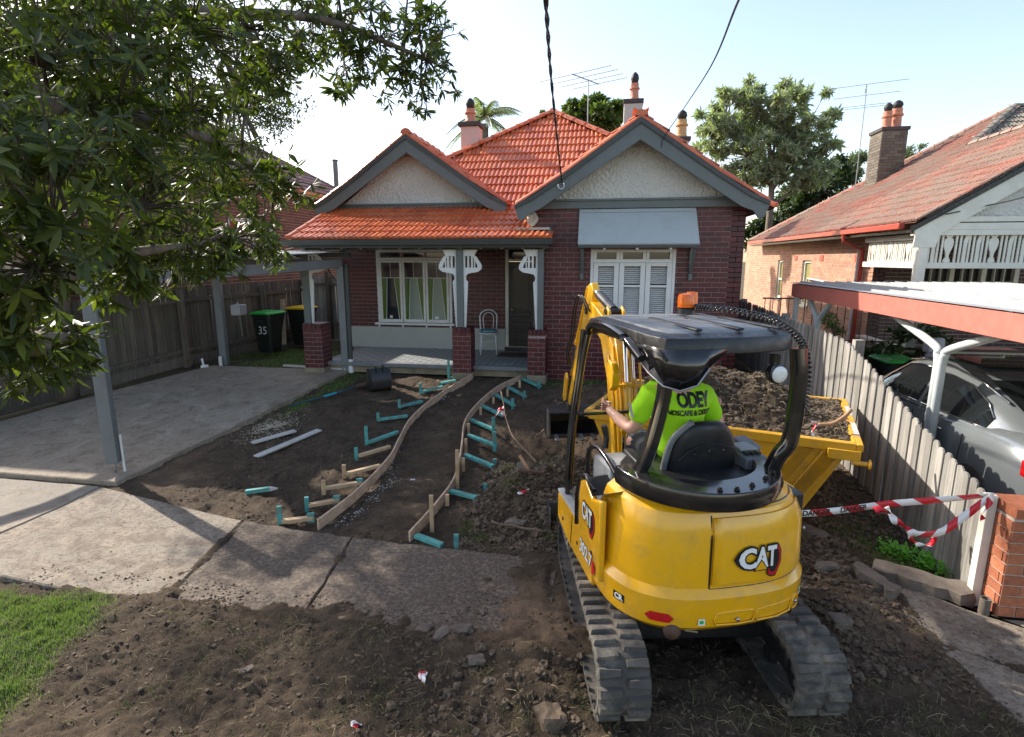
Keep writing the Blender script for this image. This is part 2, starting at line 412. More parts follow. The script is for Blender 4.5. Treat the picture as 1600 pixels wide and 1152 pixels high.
M['glass_purple'] = glassy('plum leadlight glass', (.03, .012, .02), .15)
M['glass_frost'] = glassy('frosted yellow glass', (.30, .27, .10), .3)
M['glass_car'] = glassy('tinted car glass', (.010, .012, .013), .03)
# ================================================================== GROUND
def sstep(a, b, x):
    t = min(1, max(0, (x - a) / (b - a))); return t * t * (3 - 2 * t)
def inpoly(x, y, P):
    c = False; j = len(P) - 1
    for i in range(len(P)):
        xi, yi = P[i]; xj, yj = P[j]
        if (yi > y) != (yj > y) and x < (xj - xi) * (y - yi) / (yj - yi) + xi: c = not c
        j = i
    return c
def pdist(x, y, P):
    """signed distance to polygon, positive inside"""
    d = 1e9; j = len(P) - 1
    for i in range(len(P)):
        ax, ay = P[j]; bx, by = P[i]; dx, dy = bx - ax, by - ay
        t = max(0, min(1, ((x - ax) * dx + (y - ay) * dy) / (dx * dx + dy * dy + 1e-12)))
        d = min(d, math.hypot(x - ax - t * dx, y - ay - t * dy)); j = i
    return d if inpoly(x, y, P) else -d
DRIVE = [(-5.62, 5.30), (-5.30, 7.4), (-5.08, 9.2), (-4.98, 10.12), (-7.95, 10.12), (-8.7, 8.2), (-9.1, 6.8), (-9.7, 5.7), (-7.6, 5.32)]
PATHS = [  # slabs of the footpath in front
    [(-5.79, 5.24), (-7.6, 5.26), (-9.8, 5.6), (-9.8, 3.9), (-7.0, 3.7), (-5.84, 4.05)],
    [(-5.77, 5.235), (-5.82, 4.04), (-5.04, 3.54), (-3.79, 3.40), (-3.38, 3.38), (-3.64, 4.80)],
    [(-3.62, 4.80), (-3.36, 3.38), (-2.18, 3.36), (-2.36, 4.66)],
    [(-2.345, 4.655), (-2.165, 3.36), (-.30, 3.3), (-.35, 4.58)],
    [(2.30, 4.84), (2.36, 3.95), (3.05, 3.62), (4.4, 3.55), (4.4, 4.3), (2.95, 4.31)],
    [(2.365, 3.93), (2.4, 3.15), (3.1, 2.6), (4.6, 2.4), (4.6, 3.52), (3.05, 3.6)]]
def gnoise(x, y, s, o=0): return mn.noise(Vector((x * s + o, y * s - o, o * .37)))
MOUNDS = [(-.80, 5.5, .34, .38), (-.30, 6.0, .42, .5), (-.30, 5.1, .20, .35), (-1.0, 6.3, .12, .35), (-.55, 7.0, -.28, .8), (.3, 6.9, -.25, .6), (-.1, 8.9, .28, .55), (.9, 9.0, .22, .6),
          (-3.9, 7.9, .07, .5), (-4.3, 5.9, .05, .5), (-2.9, 5.4, -.05, .6), (-2.2, 6.5, -.06, .8), (2.0, 4.5, .12, .30), (1.75, 4.1, .10, .3), (2.05, 4.1, .07, .25),
          (-.5, 2.6, .06, .35), (-1.6, 3.0, .05, .4), (-2.7, 2.9, .04, .3), (-.4, 3.1, .03, .3), (1.9, 5.2, .06, .3), (2.75, 5.4, -.05, .4)]
def soil(x, y, fine=True):
    h = g(y)
    for mx, my, a, r in MOUNDS:
        d2 = (x - mx) ** 2 + (y - my) ** 2
        if d2 < 9 * r * r: h += a * math.exp(-d2 / (r * r))
    rough = 1.0
    if y > 10.2 or x < -5.6: rough = .35
    if -2.6 < x < -1.8 and 4.8 < y < 9.8: rough = .45
    h += rough * (.034 * gnoise(x, y, 1.3, 3) + .036 * gnoise(x, y, 3.7, 9))
    if fine:
        a = gnoise(x, y, 9, 21); b = gnoise(x, y, 23, 5)
        h += rough * (.034 * a * abs(a) * 1.6 + .020 * b + .010 * gnoise(x, y, 50, 2))
    # tread prints pressed in by the machine
    u = (x + 2.3) * .995 + (y - 2.62) * .08; v = -(x + 2.3) * .08 + (y - 2.62) * .995
    if -.1 < u < 2.1 and abs(v) < .15: h += .013 * math.tanh(2 * math.sin(u * 40 + 2 * gnoise(x, y, 2, 5))) * (.6 + gnoise(x, y, 3, 15)) - .014
    h -= .035
    if x > -4.4 and y < 3.9: h += .034 * (1 - sstep(3.45, 3.8, y)) + .030 * sstep(2.6, 3.25, y) * (1 - sstep(3.45, 3.65, y)) * sstep(-4.3, -3.7, x)
    if -.85 < x < .1 and 3.2 < y < 4.75: h += .045 * sstep(-.85, -.45, x) * (1 - sstep(-.1, .1, x))
    # footpath and driveway bed
    if y < 5.7 or x < -4.9:
        for i, P in enumerate(PATHS + [DRIVE]):
            d = pdist(x, y, P)
            if d > .015:
                k = sstep(.015, .10, d); h = h * (1 - k) + (g(y) - .07) * k
                if i < 4 and x > -4.6:   # loose soil thrown over the near side and the right end of the slabs
                    near = (3.74 + .12 * gnoise(x, y, 2.0, 40) - y) / .32
                    if i == 1: near -= max(0, (-3.7 - x)) * 2.5
                    right = (x + .98 + .3 * gnoise(x, y, 3, 11)) / .45
                    j = math.exp(-((x + 3.5 - (y - 3.6) * -.16) / .14) ** 2) * (1.2 - (y - 3.4) * 1.6) * .9 if y < 4.3 else 0
                    s = max(near, right, j) + .6 * gnoise(x, y, 6, 77) + .3 * gnoise(x, y, 20, 7)
                    h += k * (.088 * sstep(-.2, 1.3, s) + .010 * gnoise(x, y, 14, 3) * sstep(.5, 1.5, s))
                if 4 <= i < 6:
                    s = (2.55 - x) / .22 + 1.0 * gnoise(x, y, 7, 77) - .3
                    h += k * .10 * sstep(-.2, 1.3, s)
                break
    return h
LAWN = [(gr(*q).x, gr(*q).y) for q in ((178, 935), (150, 985), (105, 1030), (60, 1085), (20, 1125))] + [(-2.7, 1.5), (-8, 1.5), (-8, 3.9), (-6.9, 3.66), (-5.82, 3.98), (-5.04, 3.50)]
def lawn_w(x, y):
    if x > -3.0 or y > 4.2: return 0
    d = pdist(x, y, LAWN) + .16 * gnoise(x, y, 2.2, 50) + .10 * gnoise(x, y, 7, 51)
    return sstep(-.05, .22, d)
GRASSY = [(-6.6, 11.0, 1.2, .9), (-5.2, 9.9, .35, .5), (-4.85, 9.3, .22, .7), (-4.95, 8.2, .16, .5), (-.2, 9.85, .8, .3), (1.2, 9.9, .9, .3), (2.7, 5.1, .3, .28), (2.55, 5.5, .3, .35), (-1.1, 9.95, .3, .2), (-7.3, 12.2, 1.4, .8)]
def grassy(x, y):
    w = 0
    for a, b, rx, ry in GRASSY:
        w = max(w, math.exp(-((x - a) / rx) ** 2 - ((y - b) / ry) ** 2) * 1.3)
    return max(0, min(1, w + .6 * gnoise(x, y, 4, 60) * (w > .1) - .15))
def grid_axis(fine0, fine1, stepf, outer):
    a = [v for v in outer if v < fine0 - .5]; x = fine0
    while x < fine1: a.append(x); x += stepf(x)
    return a + [v for v in outer if v > fine1 + .5]
gx = grid_axis(-7.0, 4.6, lambda x: .027 if -4.6 < x < 3.0 else .07, [-300, -80, -30, -18, -12, -10, -9, -8.3, -7.6, 5.5, 7, 9, 14, 25, 80, 300])
gy = grid_axis(2.1, 10.4, lambda y: .017 + max(0, y - 3) * .0075, [-200, -40, -8, 0, 1.2, 11.1, 12, 13, 14.5, 18, 26, 50, 150, 400])
nx, ny = len(gx), len(gy)
gv = []; gcol = []
for y in gy:
    for x in gx:
        fine = -7.1 < x < 4.6 and 2 < y < 10.5
        h = soil(x, y) if fine else (g(y) - .07 if -12 < x < 9 else g(y) - .12)
        gv.append((x, y, h))
        if fine or (-9 < x < 5 and 0 < y < 14):
            lw = lawn_w(x, y)
            gw = grassy(x, y)
            sandy = math.exp(-((x + .45) / .55) ** 2 - ((y - 3.75) / .32) ** 2) * 1.2 + .6 * math.exp(-((x - 2.2) / .35) ** 2 - ((y - 3.9) / .5) ** 2) + .8 * math.exp(-((x + 5.0) / .3) ** 2 - ((y - 5.6) / .25) ** 2)
            if x < -5.2 and 5.5 < y < 10: sandy = .35
            gcol += [max(lw, gw), min(1, sandy), 0, 1]
        else: gcol += [.2, .2, 0, 1]
gf = [(j * nx + i, j * nx + i + 1, (j + 1) * nx + i + 1, (j + 1) * nx + i) for j in range(ny - 1) for i in range(nx - 1)]
me = bpy.data.meshes.new('ground'); me.from_pydata(gv, [], gf)
ca = me.color_attributes.new('zone', 'FLOAT_COLOR', 'POINT'); ca.data.foreach_set('color', gcol)
me.polygons.foreach_set('use_smooth', [True] * len(me.polygons))
m, nt, bs = nodes('bare garden soil with grass and sandy places')
w = wpos(nt)
n1 = noise(nt, 3.2, 12, .72, w); n2 = noise(nt, 38, 10, .75, w); n3 = noise(nt, 11, 8, .7, w)
base = ramp(nt, n1, [(.25, (.038, .026, .017)), (.5, (.082, .057, .037)), (.75, (.165, .117, .076))]).outputs[0]
base = mixc(nt, ramp(nt, n2, [(.5, (0, 0, 0)), (.70, (.8,) * 3)]).outputs[0], base, (.15, .115, .08))
base = mixc(nt, ramp(nt, n3, [(.30, (.8,) * 3), (.46, (0, 0, 0))]).outputs[0], base, (.012, .009, .007))
vor = N(nt, 'ShaderNodeTexVoronoi'); vor.inputs['Scale'].default_value = 46; nt.links.new(w, vor.inputs['Vector'])
base = mixc(nt, ramp(nt, vor.outputs['Distance'], [(.0, (.45,) * 3), (.13, (0, 0, 0))]).outputs[0], base, (.20, .165, .12))
at = N(nt, 'ShaderNodeAttribute', attribute_name='zone'); sp = N(nt, 'ShaderNodeSeparateColor'); nt.links.new(at.outputs['Color'], sp.inputs[0])
sandf = N(nt, 'ShaderNodeMath', operation='MULTIPLY'); nt.links.new(sp.outputs[1], sandf.inputs[0]); nt.links.new(ramp(nt, noise(nt, 9, 8, .7, w), [(.3, (.2,) * 3), (.6, (1,) * 3)]).outputs[0], sandf.inputs[1])
base = mixc(nt, sandf.outputs[0], base, ramp(nt, n2, [(.3, (.17, .11, .07)), (.7, (.34, .24, .16))]).outputs[0])
grs = ramp(nt, noise(nt, 60, 6, .7, w), [(.3, (.03, .055, .012)), (.6, (.075, .12, .025)), (.8, (.16, .17, .06))]).outputs[0]
grf = N(nt, 'ShaderNodeMath', operation='MULTIPLY'); nt.links.new(sp.outputs[0], grf.inputs[0]); nt.links.new(ramp(nt, noise(nt, 16, 8, .7, w), [(.3, (.35,) * 3), (.55, (1,) * 3)]).outputs[0], grf.inputs[1])
base = mixc(nt, grf.outputs[0], base, grs)
nt.links.new(base, bs.inputs['Base Color']); bs.inputs['Roughness'].default_value = .93; bs.inputs['Specular IOR Level'].default_value = .25
s1 = N(nt, 'ShaderNodeMath', operation='ADD'); nt.links.new(n2, s1.inputs[0]); nt.links.new(noise(nt, 120, 8, .7, w), s1.inputs[1])
bump(nt, bs, s1.outputs[0], .9, .022)
me.materials.append(m); SOILM = m
ground = bpy.data.objects.new('ground', me); COL.objects.link(ground); ground['kind'] = 'structure'

# concrete
def concrete(name, c, dirt_lo, dirtc=(.13, .095, .07), warm=(.36, .27, .19)):
    m, nt, bs = nodes(name); w = wpos(nt)
    base = ramp(nt, noise(nt, 2.0, 10, .7, w), [(.3, tuple(x * .8 for x in c)), (.7, tuple(x * 1.1 for x in c))]).outputs[0]
    base = mixc(nt, ramp(nt, noise(nt, 160, 4, .8, w), [(.42, (.55,) * 3), (.55, (0, 0, 0))]).outputs[0], base, tuple(x * .55 for x in c))
    base = mixc(nt, ramp(nt, noise(nt, 1.4, 10, .75, w, 1.0), [(.5, (0, 0, 0)), (.66, (.55,) * 3)]).outputs[0], base, warm)
    base = mixc(nt, ramp(nt, noise(nt, 4.5, 12, .8, w, .4), [(dirt_lo, (0, 0, 0)), (dirt_lo + .13, (.85,) * 3)]).outputs[0], base, dirtc)
    base = mixc(nt, ramp(nt, noise(nt, 26, 10, .8, w), [(dirt_lo + .06, (0, 0, 0)), (dirt_lo + .12, (.8,) * 3)]).outputs[0], base, tuple(x * .5 for x in dirtc))
    v = N(nt, 'ShaderNodeTexVoronoi'); v.inputs['Scale'].default_value = 13; nt.links.new(w, v.inputs['Vector'])
    base = mixc(nt, ramp(nt, v.outputs['Distance'], [(.0, (.55,) * 3), (.06, (0, 0, 0))]).outputs[0], base, tuple(x * .5 for x in dirtc))
    nt.links.new(base, bs.inputs['Base Color']); bs.inputs['Roughness'].default_value = .88
    bump(nt, bs, noise(nt, 70, 10, .75, w), .35, .01); return m
M['conc_clean'] = concrete('pale concrete', (.275, .237, .19), .51)
M['conc_mid'] = concrete('footpath concrete', (.285, .24, .185), .46)
M['conc_dirty'] = concrete('soil stained concrete', (.25, .20, .15), .40, warm=(.30, .19, .12))
M['conc_drive'] = concrete('old driveway concrete', (.32, .26, .195), .50, (.15, .11, .075), (.46, .41, .33))
def slab(P, top, thick, name, mat, parent, nseg=14, jit=0.0, **kw):
    """concrete slab with a worn edge following the fall of the ground"""
    Q = []
    for i in range(len(P)):
        a, b = Vector(P[i]), Vector(P[(i + 1) % len(P)]); n = max(2, int((b - a).length / .12))
        for k in range(n):
            p = a.lerp(b, k / n)
            Q.append((p.x + jit * gnoise(p.x, p.y, 9, 1) + jit * .5 * gnoise(p.x, p.y, 30, 1), p.y + jit * gnoise(p.x, p.y, 9, 8) + jit * .5 * gnoise(p.x, p.y, 28, 1)))
    n = len(Q); cx = sum(q[0] for q in Q) / n; cy = sum(q[1] for q in Q) / n
    mb = MB()
    r0 = [(cx + (x - cx) * (1 - .012 / max(.4, math.hypot(x - cx, y - cy))), cy + (y - cy) * (1 - .012 / max(.4, math.hypot(x - cx, y - cy))), g(y) + top) for x, y in Q]
    r1 = [(x, y, g(y) + top - .012) for x, y in Q]; r2 = [(x, y, g(y) + top - thick) for x, y in Q]
    mb.loft([r2, r1, r0], cap=False)
    rings = [r0]
    for s in (.8, .6, .4, .2): rings.append([(cx + (x - cx) * s, cy + (y - cy) * s, g(cy + (y - cy) * s) + top) for x, y, _ in r0])
    mb.loft(rings, cap=False); mb.add(rings[-1] + [(cx, cy, g(cy) + top)], [(k, (k + 1) % n, n) for k in range(n)])
    # joined ring seams are shared positions: weld
    o = part(name, mb, mat, parent, **kw)
    import bmesh
    b = bmesh.new(); b.from_mesh(o.data); bmesh.ops.remove_doubles(b, verts=b.verts, dist=1e-5); bmesh.ops.recalc_face_normals(b, faces=b.faces); b.to_mesh(o.data); b.free()
    return o
fp = thing('footpath', (-3, 4.2, -.45), None, None); fp['kind'] = 'structure'
for i, P in enumerate(PATHS):
    slab(P, -.012 if i < 4 else -.02, .09, 'concrete_slab', [M['conc_clean'], M['conc_mid'], M['conc_dirty'], M['conc_dirty'], M['conc_mid'], M['conc_mid']][i], fp, jit=.006 if i < 2 else .02)
dv = slab(DRIVE, .03, .16, 'driveway', M['conc_drive'], None, jit=.012); dv['kind'] = 'structure'

# ---- loose matter nobody could count
def scatter(n, fn, x0, x1, y0, y1, seed):
    r = random.Random(seed); out = []
    while len(out) < n:
        x, y = r.uniform(x0, x1), r.uniform(y0, y1)
        if r.random() < fn(x, y): out.append((x, y))
    return out, r
def onslab(x, y):
    return any(inpoly(x, y, P) for P in PATHS) or inpoly(x, y, DRIVE)
def clod_w(x, y):
    if inpoly(x, y, DRIVE): return 0
    w = .30
    if onslab(x, y): w = .05 + (.5 if y < 3.75 else 0) + (.3 if x > -1.2 else 0)
    if x < -3.6 and y < 3.4: w = .06
    if x > -1.3 and 4.6 < y < 6.9: w = 1.0
    if x > 1.5 and 3.4 < y < 5.2: w = .9 if x < 2.45 else .10
    if -2.7 < x < -1.8 and y > 4.8: w = .08
    if y > 7: w *= .4
    return w * (.3 + .7 * max(0, min(1, .5 + 1.3 * gnoise(x, y, 3, 90))))
def gz(x, y):
    s = soil(x, y)
    for i, P in enumerate(PATHS):
        if inpoly(x, y, P): return max(s, g(y) - (.012 if i < 4 else .02))
    if inpoly(x, y, DRIVE): return max(s, g(y) + .03)
    return s
pts, r = scatter(34000, clod_w, -4.8, 3.4, 2.3, 9.5, 3)
mb = MB()
for k, (x, y) in enumerate(pts):
    s = .003 + .014 * r.random() ** 4 + (.02 * r.random() ** 4 if clod_w(x, y) > .3 else 0)
    if x > -1.3 and y > 4.6: s *= 1.15
    if onslab(x, y): s *= .45
    mb.blob((x, y, gz(x, y) + s * .2), s, 1, .35, k * .37, (1, 1, .7))
M['clod'] = simple('soil clods', (.098, .068, .044), .95, vary=.6, scale=5, bmp=.5, bscale=150, dirt=(.15, .115, .08), dirt_amt=.7, dirt_scale=2.5)
for (x0c, x1c, y0c, y1c, nc, s0c, s1c) in ((-1.35, -.12, 4.75, 6.8, 420, .014, .050), (1.5, 2.3, 3.6, 5.3, 260, .012, .042), (-1.2, .0, 2.4, 3.3, 160, .010, .032), (-.9, 1.2, 8.2, 9.6, 200, .012, .045)):
    for k in range(nc):
        x, y = r.uniform(x0c, x1c), r.uniform(y0c, y1c); s = s0c + (s1c - s0c) * r.random() ** 3
        mb.blob((x, y, gz(x, y) + s * .25), s, 2, .5, k * .71, (1, 1, .75))
one('soil_clods', mb, M['clod'], 'loose crumbs of dark soil strewn over the dug ground', 'soil crumbs', kind='stuff')
# straw, roots and dry grass torn out with the turf
def straw_w(x, y):
    if inpoly(x, y, DRIVE): return 0
    w = .14
    if onslab(x, y): w = .015
    if x > -1.3 and 4.6 < y < 6.8: w = .9
    if y < 3.4 and x < -1: w = .55
    if y < 3.1 and x > -1.3: w = .9
    if x > 1.4 and y < 4.9: w = .5 if x < 2.4 else .02
    if y > 5 and x < -.9: w = .05
    return w
def straws(n, fn, box, seed, L=(.02, .10), rad=.0011, hz=gz):
    pts, r = scatter(n, fn, *box, seed); mb = MB()
    for x, y in pts:
        a = r.uniform(0, 6.28); l = r.uniform(*L) * (1 if r.random() < .9 else 1.8); b = a + r.uniform(-1, 1); z = hz(x, y) + .004
        p = [Vector((x, y, z)), Vector((x + math.cos(a) * l * .5, y + math.sin(a) * l * .5, z + r.uniform(.0, .35) * l)), Vector((x + math.cos(a) * l * .5 + math.cos(b) * l * .5, y + math.sin(a) * l * .5 + math.sin(b) * l * .5, z + r.uniform(-.02, .3) * l))]
        mb.tube(p, [rad, rad * 1.2, rad * .4], 3, cap=False)
    return mb
M['straw'] = simple('dry straw and roots', (.34, .27, .15), .85, vary=.4, scale=3, bmp=0, piece=.6)
one('torn_roots', straws(6500, straw_w, (-4.9, 3.0, 2.3, 7.0), 11), M['straw'], 'dry straw and torn grass roots lying over the dug soil', 'straw', kind='stuff')
# grass
def blades(n, fn, box, seed, h=(.02, .05), wd=.0022, lean=.6, hz=gz):
    pts, r = scatter(n, fn, *box, seed); mb = MB()
    for x, y in pts:
        a = r.uniform(0, 6.28); H = r.uniform(*h); l = H * r.uniform(.1, lean); b = r.uniform(0, 6.28); z = hz(x, y) - .004
        dx, dy = math.cos(a) * wd, math.sin(a) * wd; lx, ly = math.cos(b) * l, math.sin(b) * l
        mb.add([(x - dx, y - dy, z), (x + dx, y + dy, z), (x + dx * .7 + lx * .4, y + dy * .7 + ly * .4, z + H * .6), (x - dx * .7 + lx * .4, y - dy * .7 + ly * .4, z + H * .6), (x + lx, y + ly, z + H)], [(0, 1, 2, 3), (3, 2, 4)])
    return mb
def grassmat(name, cols):
    m, nt, bs = nodes(name); r = ramp(nt, rnd(nt), [(i / (len(cols) - 1), c) for i, c in enumerate(cols)])
    nt.links.new(r.outputs[0], bs.inputs['Base Color']); bs.inputs['Roughness'].default_value = .6
    t = N(nt, 'ShaderNodeBsdfTranslucent'); nt.links.new(r.outputs[0], t.inputs[0]); mx = N(nt, 'ShaderNodeMixShader'); mx.inputs[0].default_value = .35
    nt.links.new(bs.outputs[0], mx.inputs[1]); nt.links.new(t.outputs[0], mx.inputs[2])
    o = [n for n in nt.nodes if n.type == 'OUTPUT_MATERIAL'][0]; nt.links.new(mx.outputs[0], o.inputs[0]); return m
M['grass'] = grassmat('lawn grass', [(.10, .19, .025), (.14, .26, .035), (.19, .30, .05), (.30, .31, .11), (.12, .21, .03)])
M['grass_dry'] = grassmat('thin dry grass', [(.07, .11, .02), (.14, .16, .05), (.24, .21, .10)])
one('lawn', blades(38000, lambda x, y: lawn_w(x, y) * (.5 + .5 * gnoise(x, y, 3, 5)), (-5.9, -3.3, 2.2, 4.0), 5, (.015, .045), .0019), M['grass'], 'short bright green grass at the edge of the footpath', 'grass', kind='stuff')
one('patchy_grass', blades(9000, lambda x, y: grassy(x, y) * (0 if onslab(x, y) else 1), (-8.6, 3.1, 4.7, 12.6), 6, (.02, .06), .003), M['grass'], 'thin green grass and weeds along the driveway edge and house walls', 'grass', kind='stuff')
def tuft_w(x, y):
    w = straw_w(x, y); return w * max(0, gnoise(x, y, 5, 33) * 2 - .2) * 1.5
one('turf_tufts', blades(4200, lambda x, y: max(0, gnoise(x, y, 4.5, 12) * 2.2 - .3), (-1.35, -.1, 4.75, 6.7), 17, (.02, .06), .0022, 1.6), M['grass_dry'], 'green and yellow turf tufts on the spoil heap left of the machine', 'grass', kind='stuff')
one('torn_grass', blades(9000, tuft_w, (-4.6, 2.5, 2.3, 6.8), 16, (.02, .05), .0018, 1.5), M['grass_dry'], 'scraps of torn grass left on the churned soil', 'grass', kind='stuff')
# ================================================================== BRICK AND TILE HELPERS
def unitbox():
    mb = MB(); b = .03
    return mb.bb(-.5, .5, -.5, .5, -.5, .5).mesh('brick', M['brick_red'])
def basis(U, Nn, W, o):
    m = Matrix.Identity(4)
    for i in range(3):
        m[i][0] = U[i]; m[i][1] = Nn[i]; m[i][2] = W[i]; m[i][3] = o[i]
    return m
class Pieces:
    """alike pieces of one thing: the nearest 300 become objects, the rest one joined part"""
    def __init__(s, name, limit=300): s.name = name; s.limit = limit; s.items = []; s.meshes = {}
    def mesh(s, key, fn):
        if key not in s.meshes: s.meshes[key] = fn()
        return s.meshes[key]
    def add(s, me, M4, parent): s.items.append((me, M4, parent))
    def build(s, restparent, mat=None):
        cp = Vector((0, 0, CZ))
        # size as seen: largest extent / distance
        def key(it):
            me, m, p = it; return (m.translation - cp).length
        s.items.sort(key=key)
        for me, m, p in s.items[:s.limit]:
            inst(s.name, me, m, p)
        rest = s.items[s.limit:]
        if rest:
            mats = []; V = []; F = []; MI = []; off = 0
            for me, m, p in rest:
                mt = me.materials[0]
                if mt not in mats: mats.append(mt)
                co = np.empty(len(me.vertices) * 3); me.vertices.foreach_get('co', co); co = co.reshape(-1, 3)
                A = np.array(m); V.append(co @ A[:3, :3].T + A[:3, 3])
                for pl in me.polygons: F.append(tuple(i + off for i in pl.vertices)); MI.append(mats.index(mt))
                off += len(me.vertices)
            me = bpy.data.meshes.new(s.name + '_rest'); me.from_pydata(np.concatenate(V).tolist(), [], F)
            for mt in mats: me.materials.append(mt)
            me.polygons.foreach_set('material_index', MI); me.update()
            o = bpy.data.objects.new(s.name, me); COL.objects.link(o); attach(o, restparent); o['kind'] = 'stuff'
def brick_mesh(mat):
    return MB().bb(-.5, .5, -.5, .5, -.5, .5).mesh('brick', mat)
def subtract(iv, a, b):
    out = []
    for x0, x1 in iv:
        if b <= x0 or a >= x1: out.append((x0, x1)); continue
        if a > x0: out.append((x0, a))
        if b < x1: out.append((b, x1))
    return out
def bricks(ps, parent, P0, U, W, H, mat, holes=(), bl=.24, bh=.086, joint=.010, proud=.007, phase=0, topfn=None, soldier=False):
    P0, U = Vector(P0), Vector(U).normalized(); Nn = Vector((U.y, -U.x, 0)); Z = Vector((0, 0, 1))
    me = ps.mesh(mat, lambda: brick_mesh(M[mat])); rr = random.Random(int(P0.x * 100 + W * 10))
    rows = int(round(H / bh))
    for j in range(rows):
        z0 = j * bh; z1 = z0 + bh
        x = -bl if (j + phase) % 2 else -bl / 2
        while x < W:
            iv = [(max(0, x), min(W, x + bl))]; x += bl
            if iv[0][1] - iv[0][0] < .02: continue
            for (a, b, c, d) in holes:
                if z0 + bh * .5 > c and z0 + bh * .5 < d: iv = subtract(iv, a, b)
            for a, b in iv:
                if b - a < .025: continue
                if topfn and z1 > topfn((a + b) / 2): continue
                jz = rr.uniform(-.0015, .0015); L = b - a - joint
                c = P0 + U * ((a + b) / 2) + Z * (z0 + bh / 2) + Nn * (proud - .02 + jz)
                ps.add(me, Matrix.Translation(c) @ basis(U, -Nn, Z, (0, 0, 0)) @ Matrix.Diagonal((L, .04, bh - joint, 1)), parent)
def wallmb(P0, U, W, H, thick, holes=(), mb=None, topfn=None):
    """wall backing with openings, face on the plane through P0"""
    mb = mb or MB(); P0, U = Vector(P0), Vector(U).normalized(); Nn = Vector((U.y, -U.x, 0))
    us = sorted({0, W} | {v for h in holes for v in h[:2] if 0 < v < W}); zs = sorted({0, H} | {v for h in holes for v in h[2:] if 0 < v < H})
    for i in range(len(us) - 1):
        run = None
        for j in range(len(zs) - 1):
            uc, zc = (us[i] + us[i + 1]) / 2, (zs[j] + zs[j + 1]) / 2
            if any(h[0] < uc < h[1] and h[2] < zc < h[3] for h in holes): continue
            c = P0 + U * uc + Vector((0, 0, zc)) - Nn * thick / 2
            rot = Matrix(((U.x, -U.y, 0), (U.y, U.x, 0), (0, 0, 1)))
            mb.box(c, (us[i + 1] - us[i], thick, zs[j + 1] - zs[j]), rot)
    return mb
TW, TE = .205, .325
def tile_mesh(mat, w=TW, e=TE, flat=False):
    prof = [(0, .004), (.10, .026), (.26, .028), (.36, .006), (.50, .004), (.60, .026), (.74, .028), (.86, .006), (1.0, .004)]
    mb = MB(); L = e + .05; vs = []
    for (v, dz) in ((0, .030), (L, .0)):
        for a, h in prof: vs.append((a * w, v, h + dz))
    for a, h in prof: vs.append((a * w, .003, h * .3 - .004))
    n = len(prof)
    fs = [(i, i + 1, n + i + 1, n + i) for i in range(n - 1)] + [(2 * n + i, 2 * n + i + 1, i + 1, i) for i in range(n - 1)]
    mb.add(vs, fs); me = mb.mesh('tile', M[mat])
    me.polygons.foreach_set('use_smooth', [True] * len(me.polygons)); me.set_sharp_from_angle(angle=R(50)); return me
def tiles(ps, parent, O, U, V, umax, vmax, mat, keep, jit=.004):
    """tiles on the plane O + u*U + v*V; keep(u,v) says whether a tile centred there stands"""
    O, U, V = Vector(O), Vector(U).normalized(), Vector(V).normalized(); Nn = U.cross(V)
    me = ps.mesh(('t', mat), lambda: tile_mesh(mat)); rr = random.Random(int(abs(O.x) * 97))
    nj = int(vmax / TE) + 1; ni = int(umax / TW) + 1
    for j in range(nj):
        for i in range(ni):
            u, v = i * TW, j * TE
            if not keep(u + TW / 2, v + TE / 2): continue
            p = O + U * (u + rr.uniform(-jit, jit)) + V * (v + rr.uniform(-jit, jit)) + Nn * rr.uniform(0, jit)
            rot = basis(U, V, Nn, (0, 0, 0)) @ Matrix.Rotation(rr.uniform(-.012, .012), 4, 'Z')
            ps.add(me, Matrix.Translation(p) @ rot, parent)
def ridge(ps, parent, a, b, mat, r=.09, L=.38):
    """overlapping half-round ridge caps from a up to b"""
    a, b = Vector(a), Vector(b); d = b - a; n = max(1, int(round(d.length / L))); dn = d.normalized()
    side = dn.cross(Vector((0, 0, 1))).normalized(); up = side.cross(dn).normalized()
    def mk():
        mb = MB(); vs = []
        for (y, k) in ((-.02, 1.10), (.06, 1.12), (.065, 1.0), (1.04, .92)):
            for q in range(7):
                t = math.pi * q / 6; vs.append((math.cos(t) * k, y, math.sin(t) * k * .85 - .12))
        fs = [(i * 7 + q, i * 7 + q + 1, (i + 1) * 7 + q + 1, (i + 1) * 7 + q) for i in range(3) for q in range(6)]
        fs.append(tuple(range(7)))
        mb.add(vs, fs); me = mb.mesh('ridge_tile', M[mat]); me.polygons.foreach_set('use_smooth', [True] * len(me.polygons)); me.set_sharp_from_angle(angle=R(45)); return me
    me = ps.mesh(('r', mat), mk); l = d.length / n
    for i in range(n):
        ps.add(me, Matrix.Translation(a + dn * l * i) @ basis(side, dn, up, (0, 0, 0)) @ Matrix.Diagonal((r, l, r, 1)), parent)
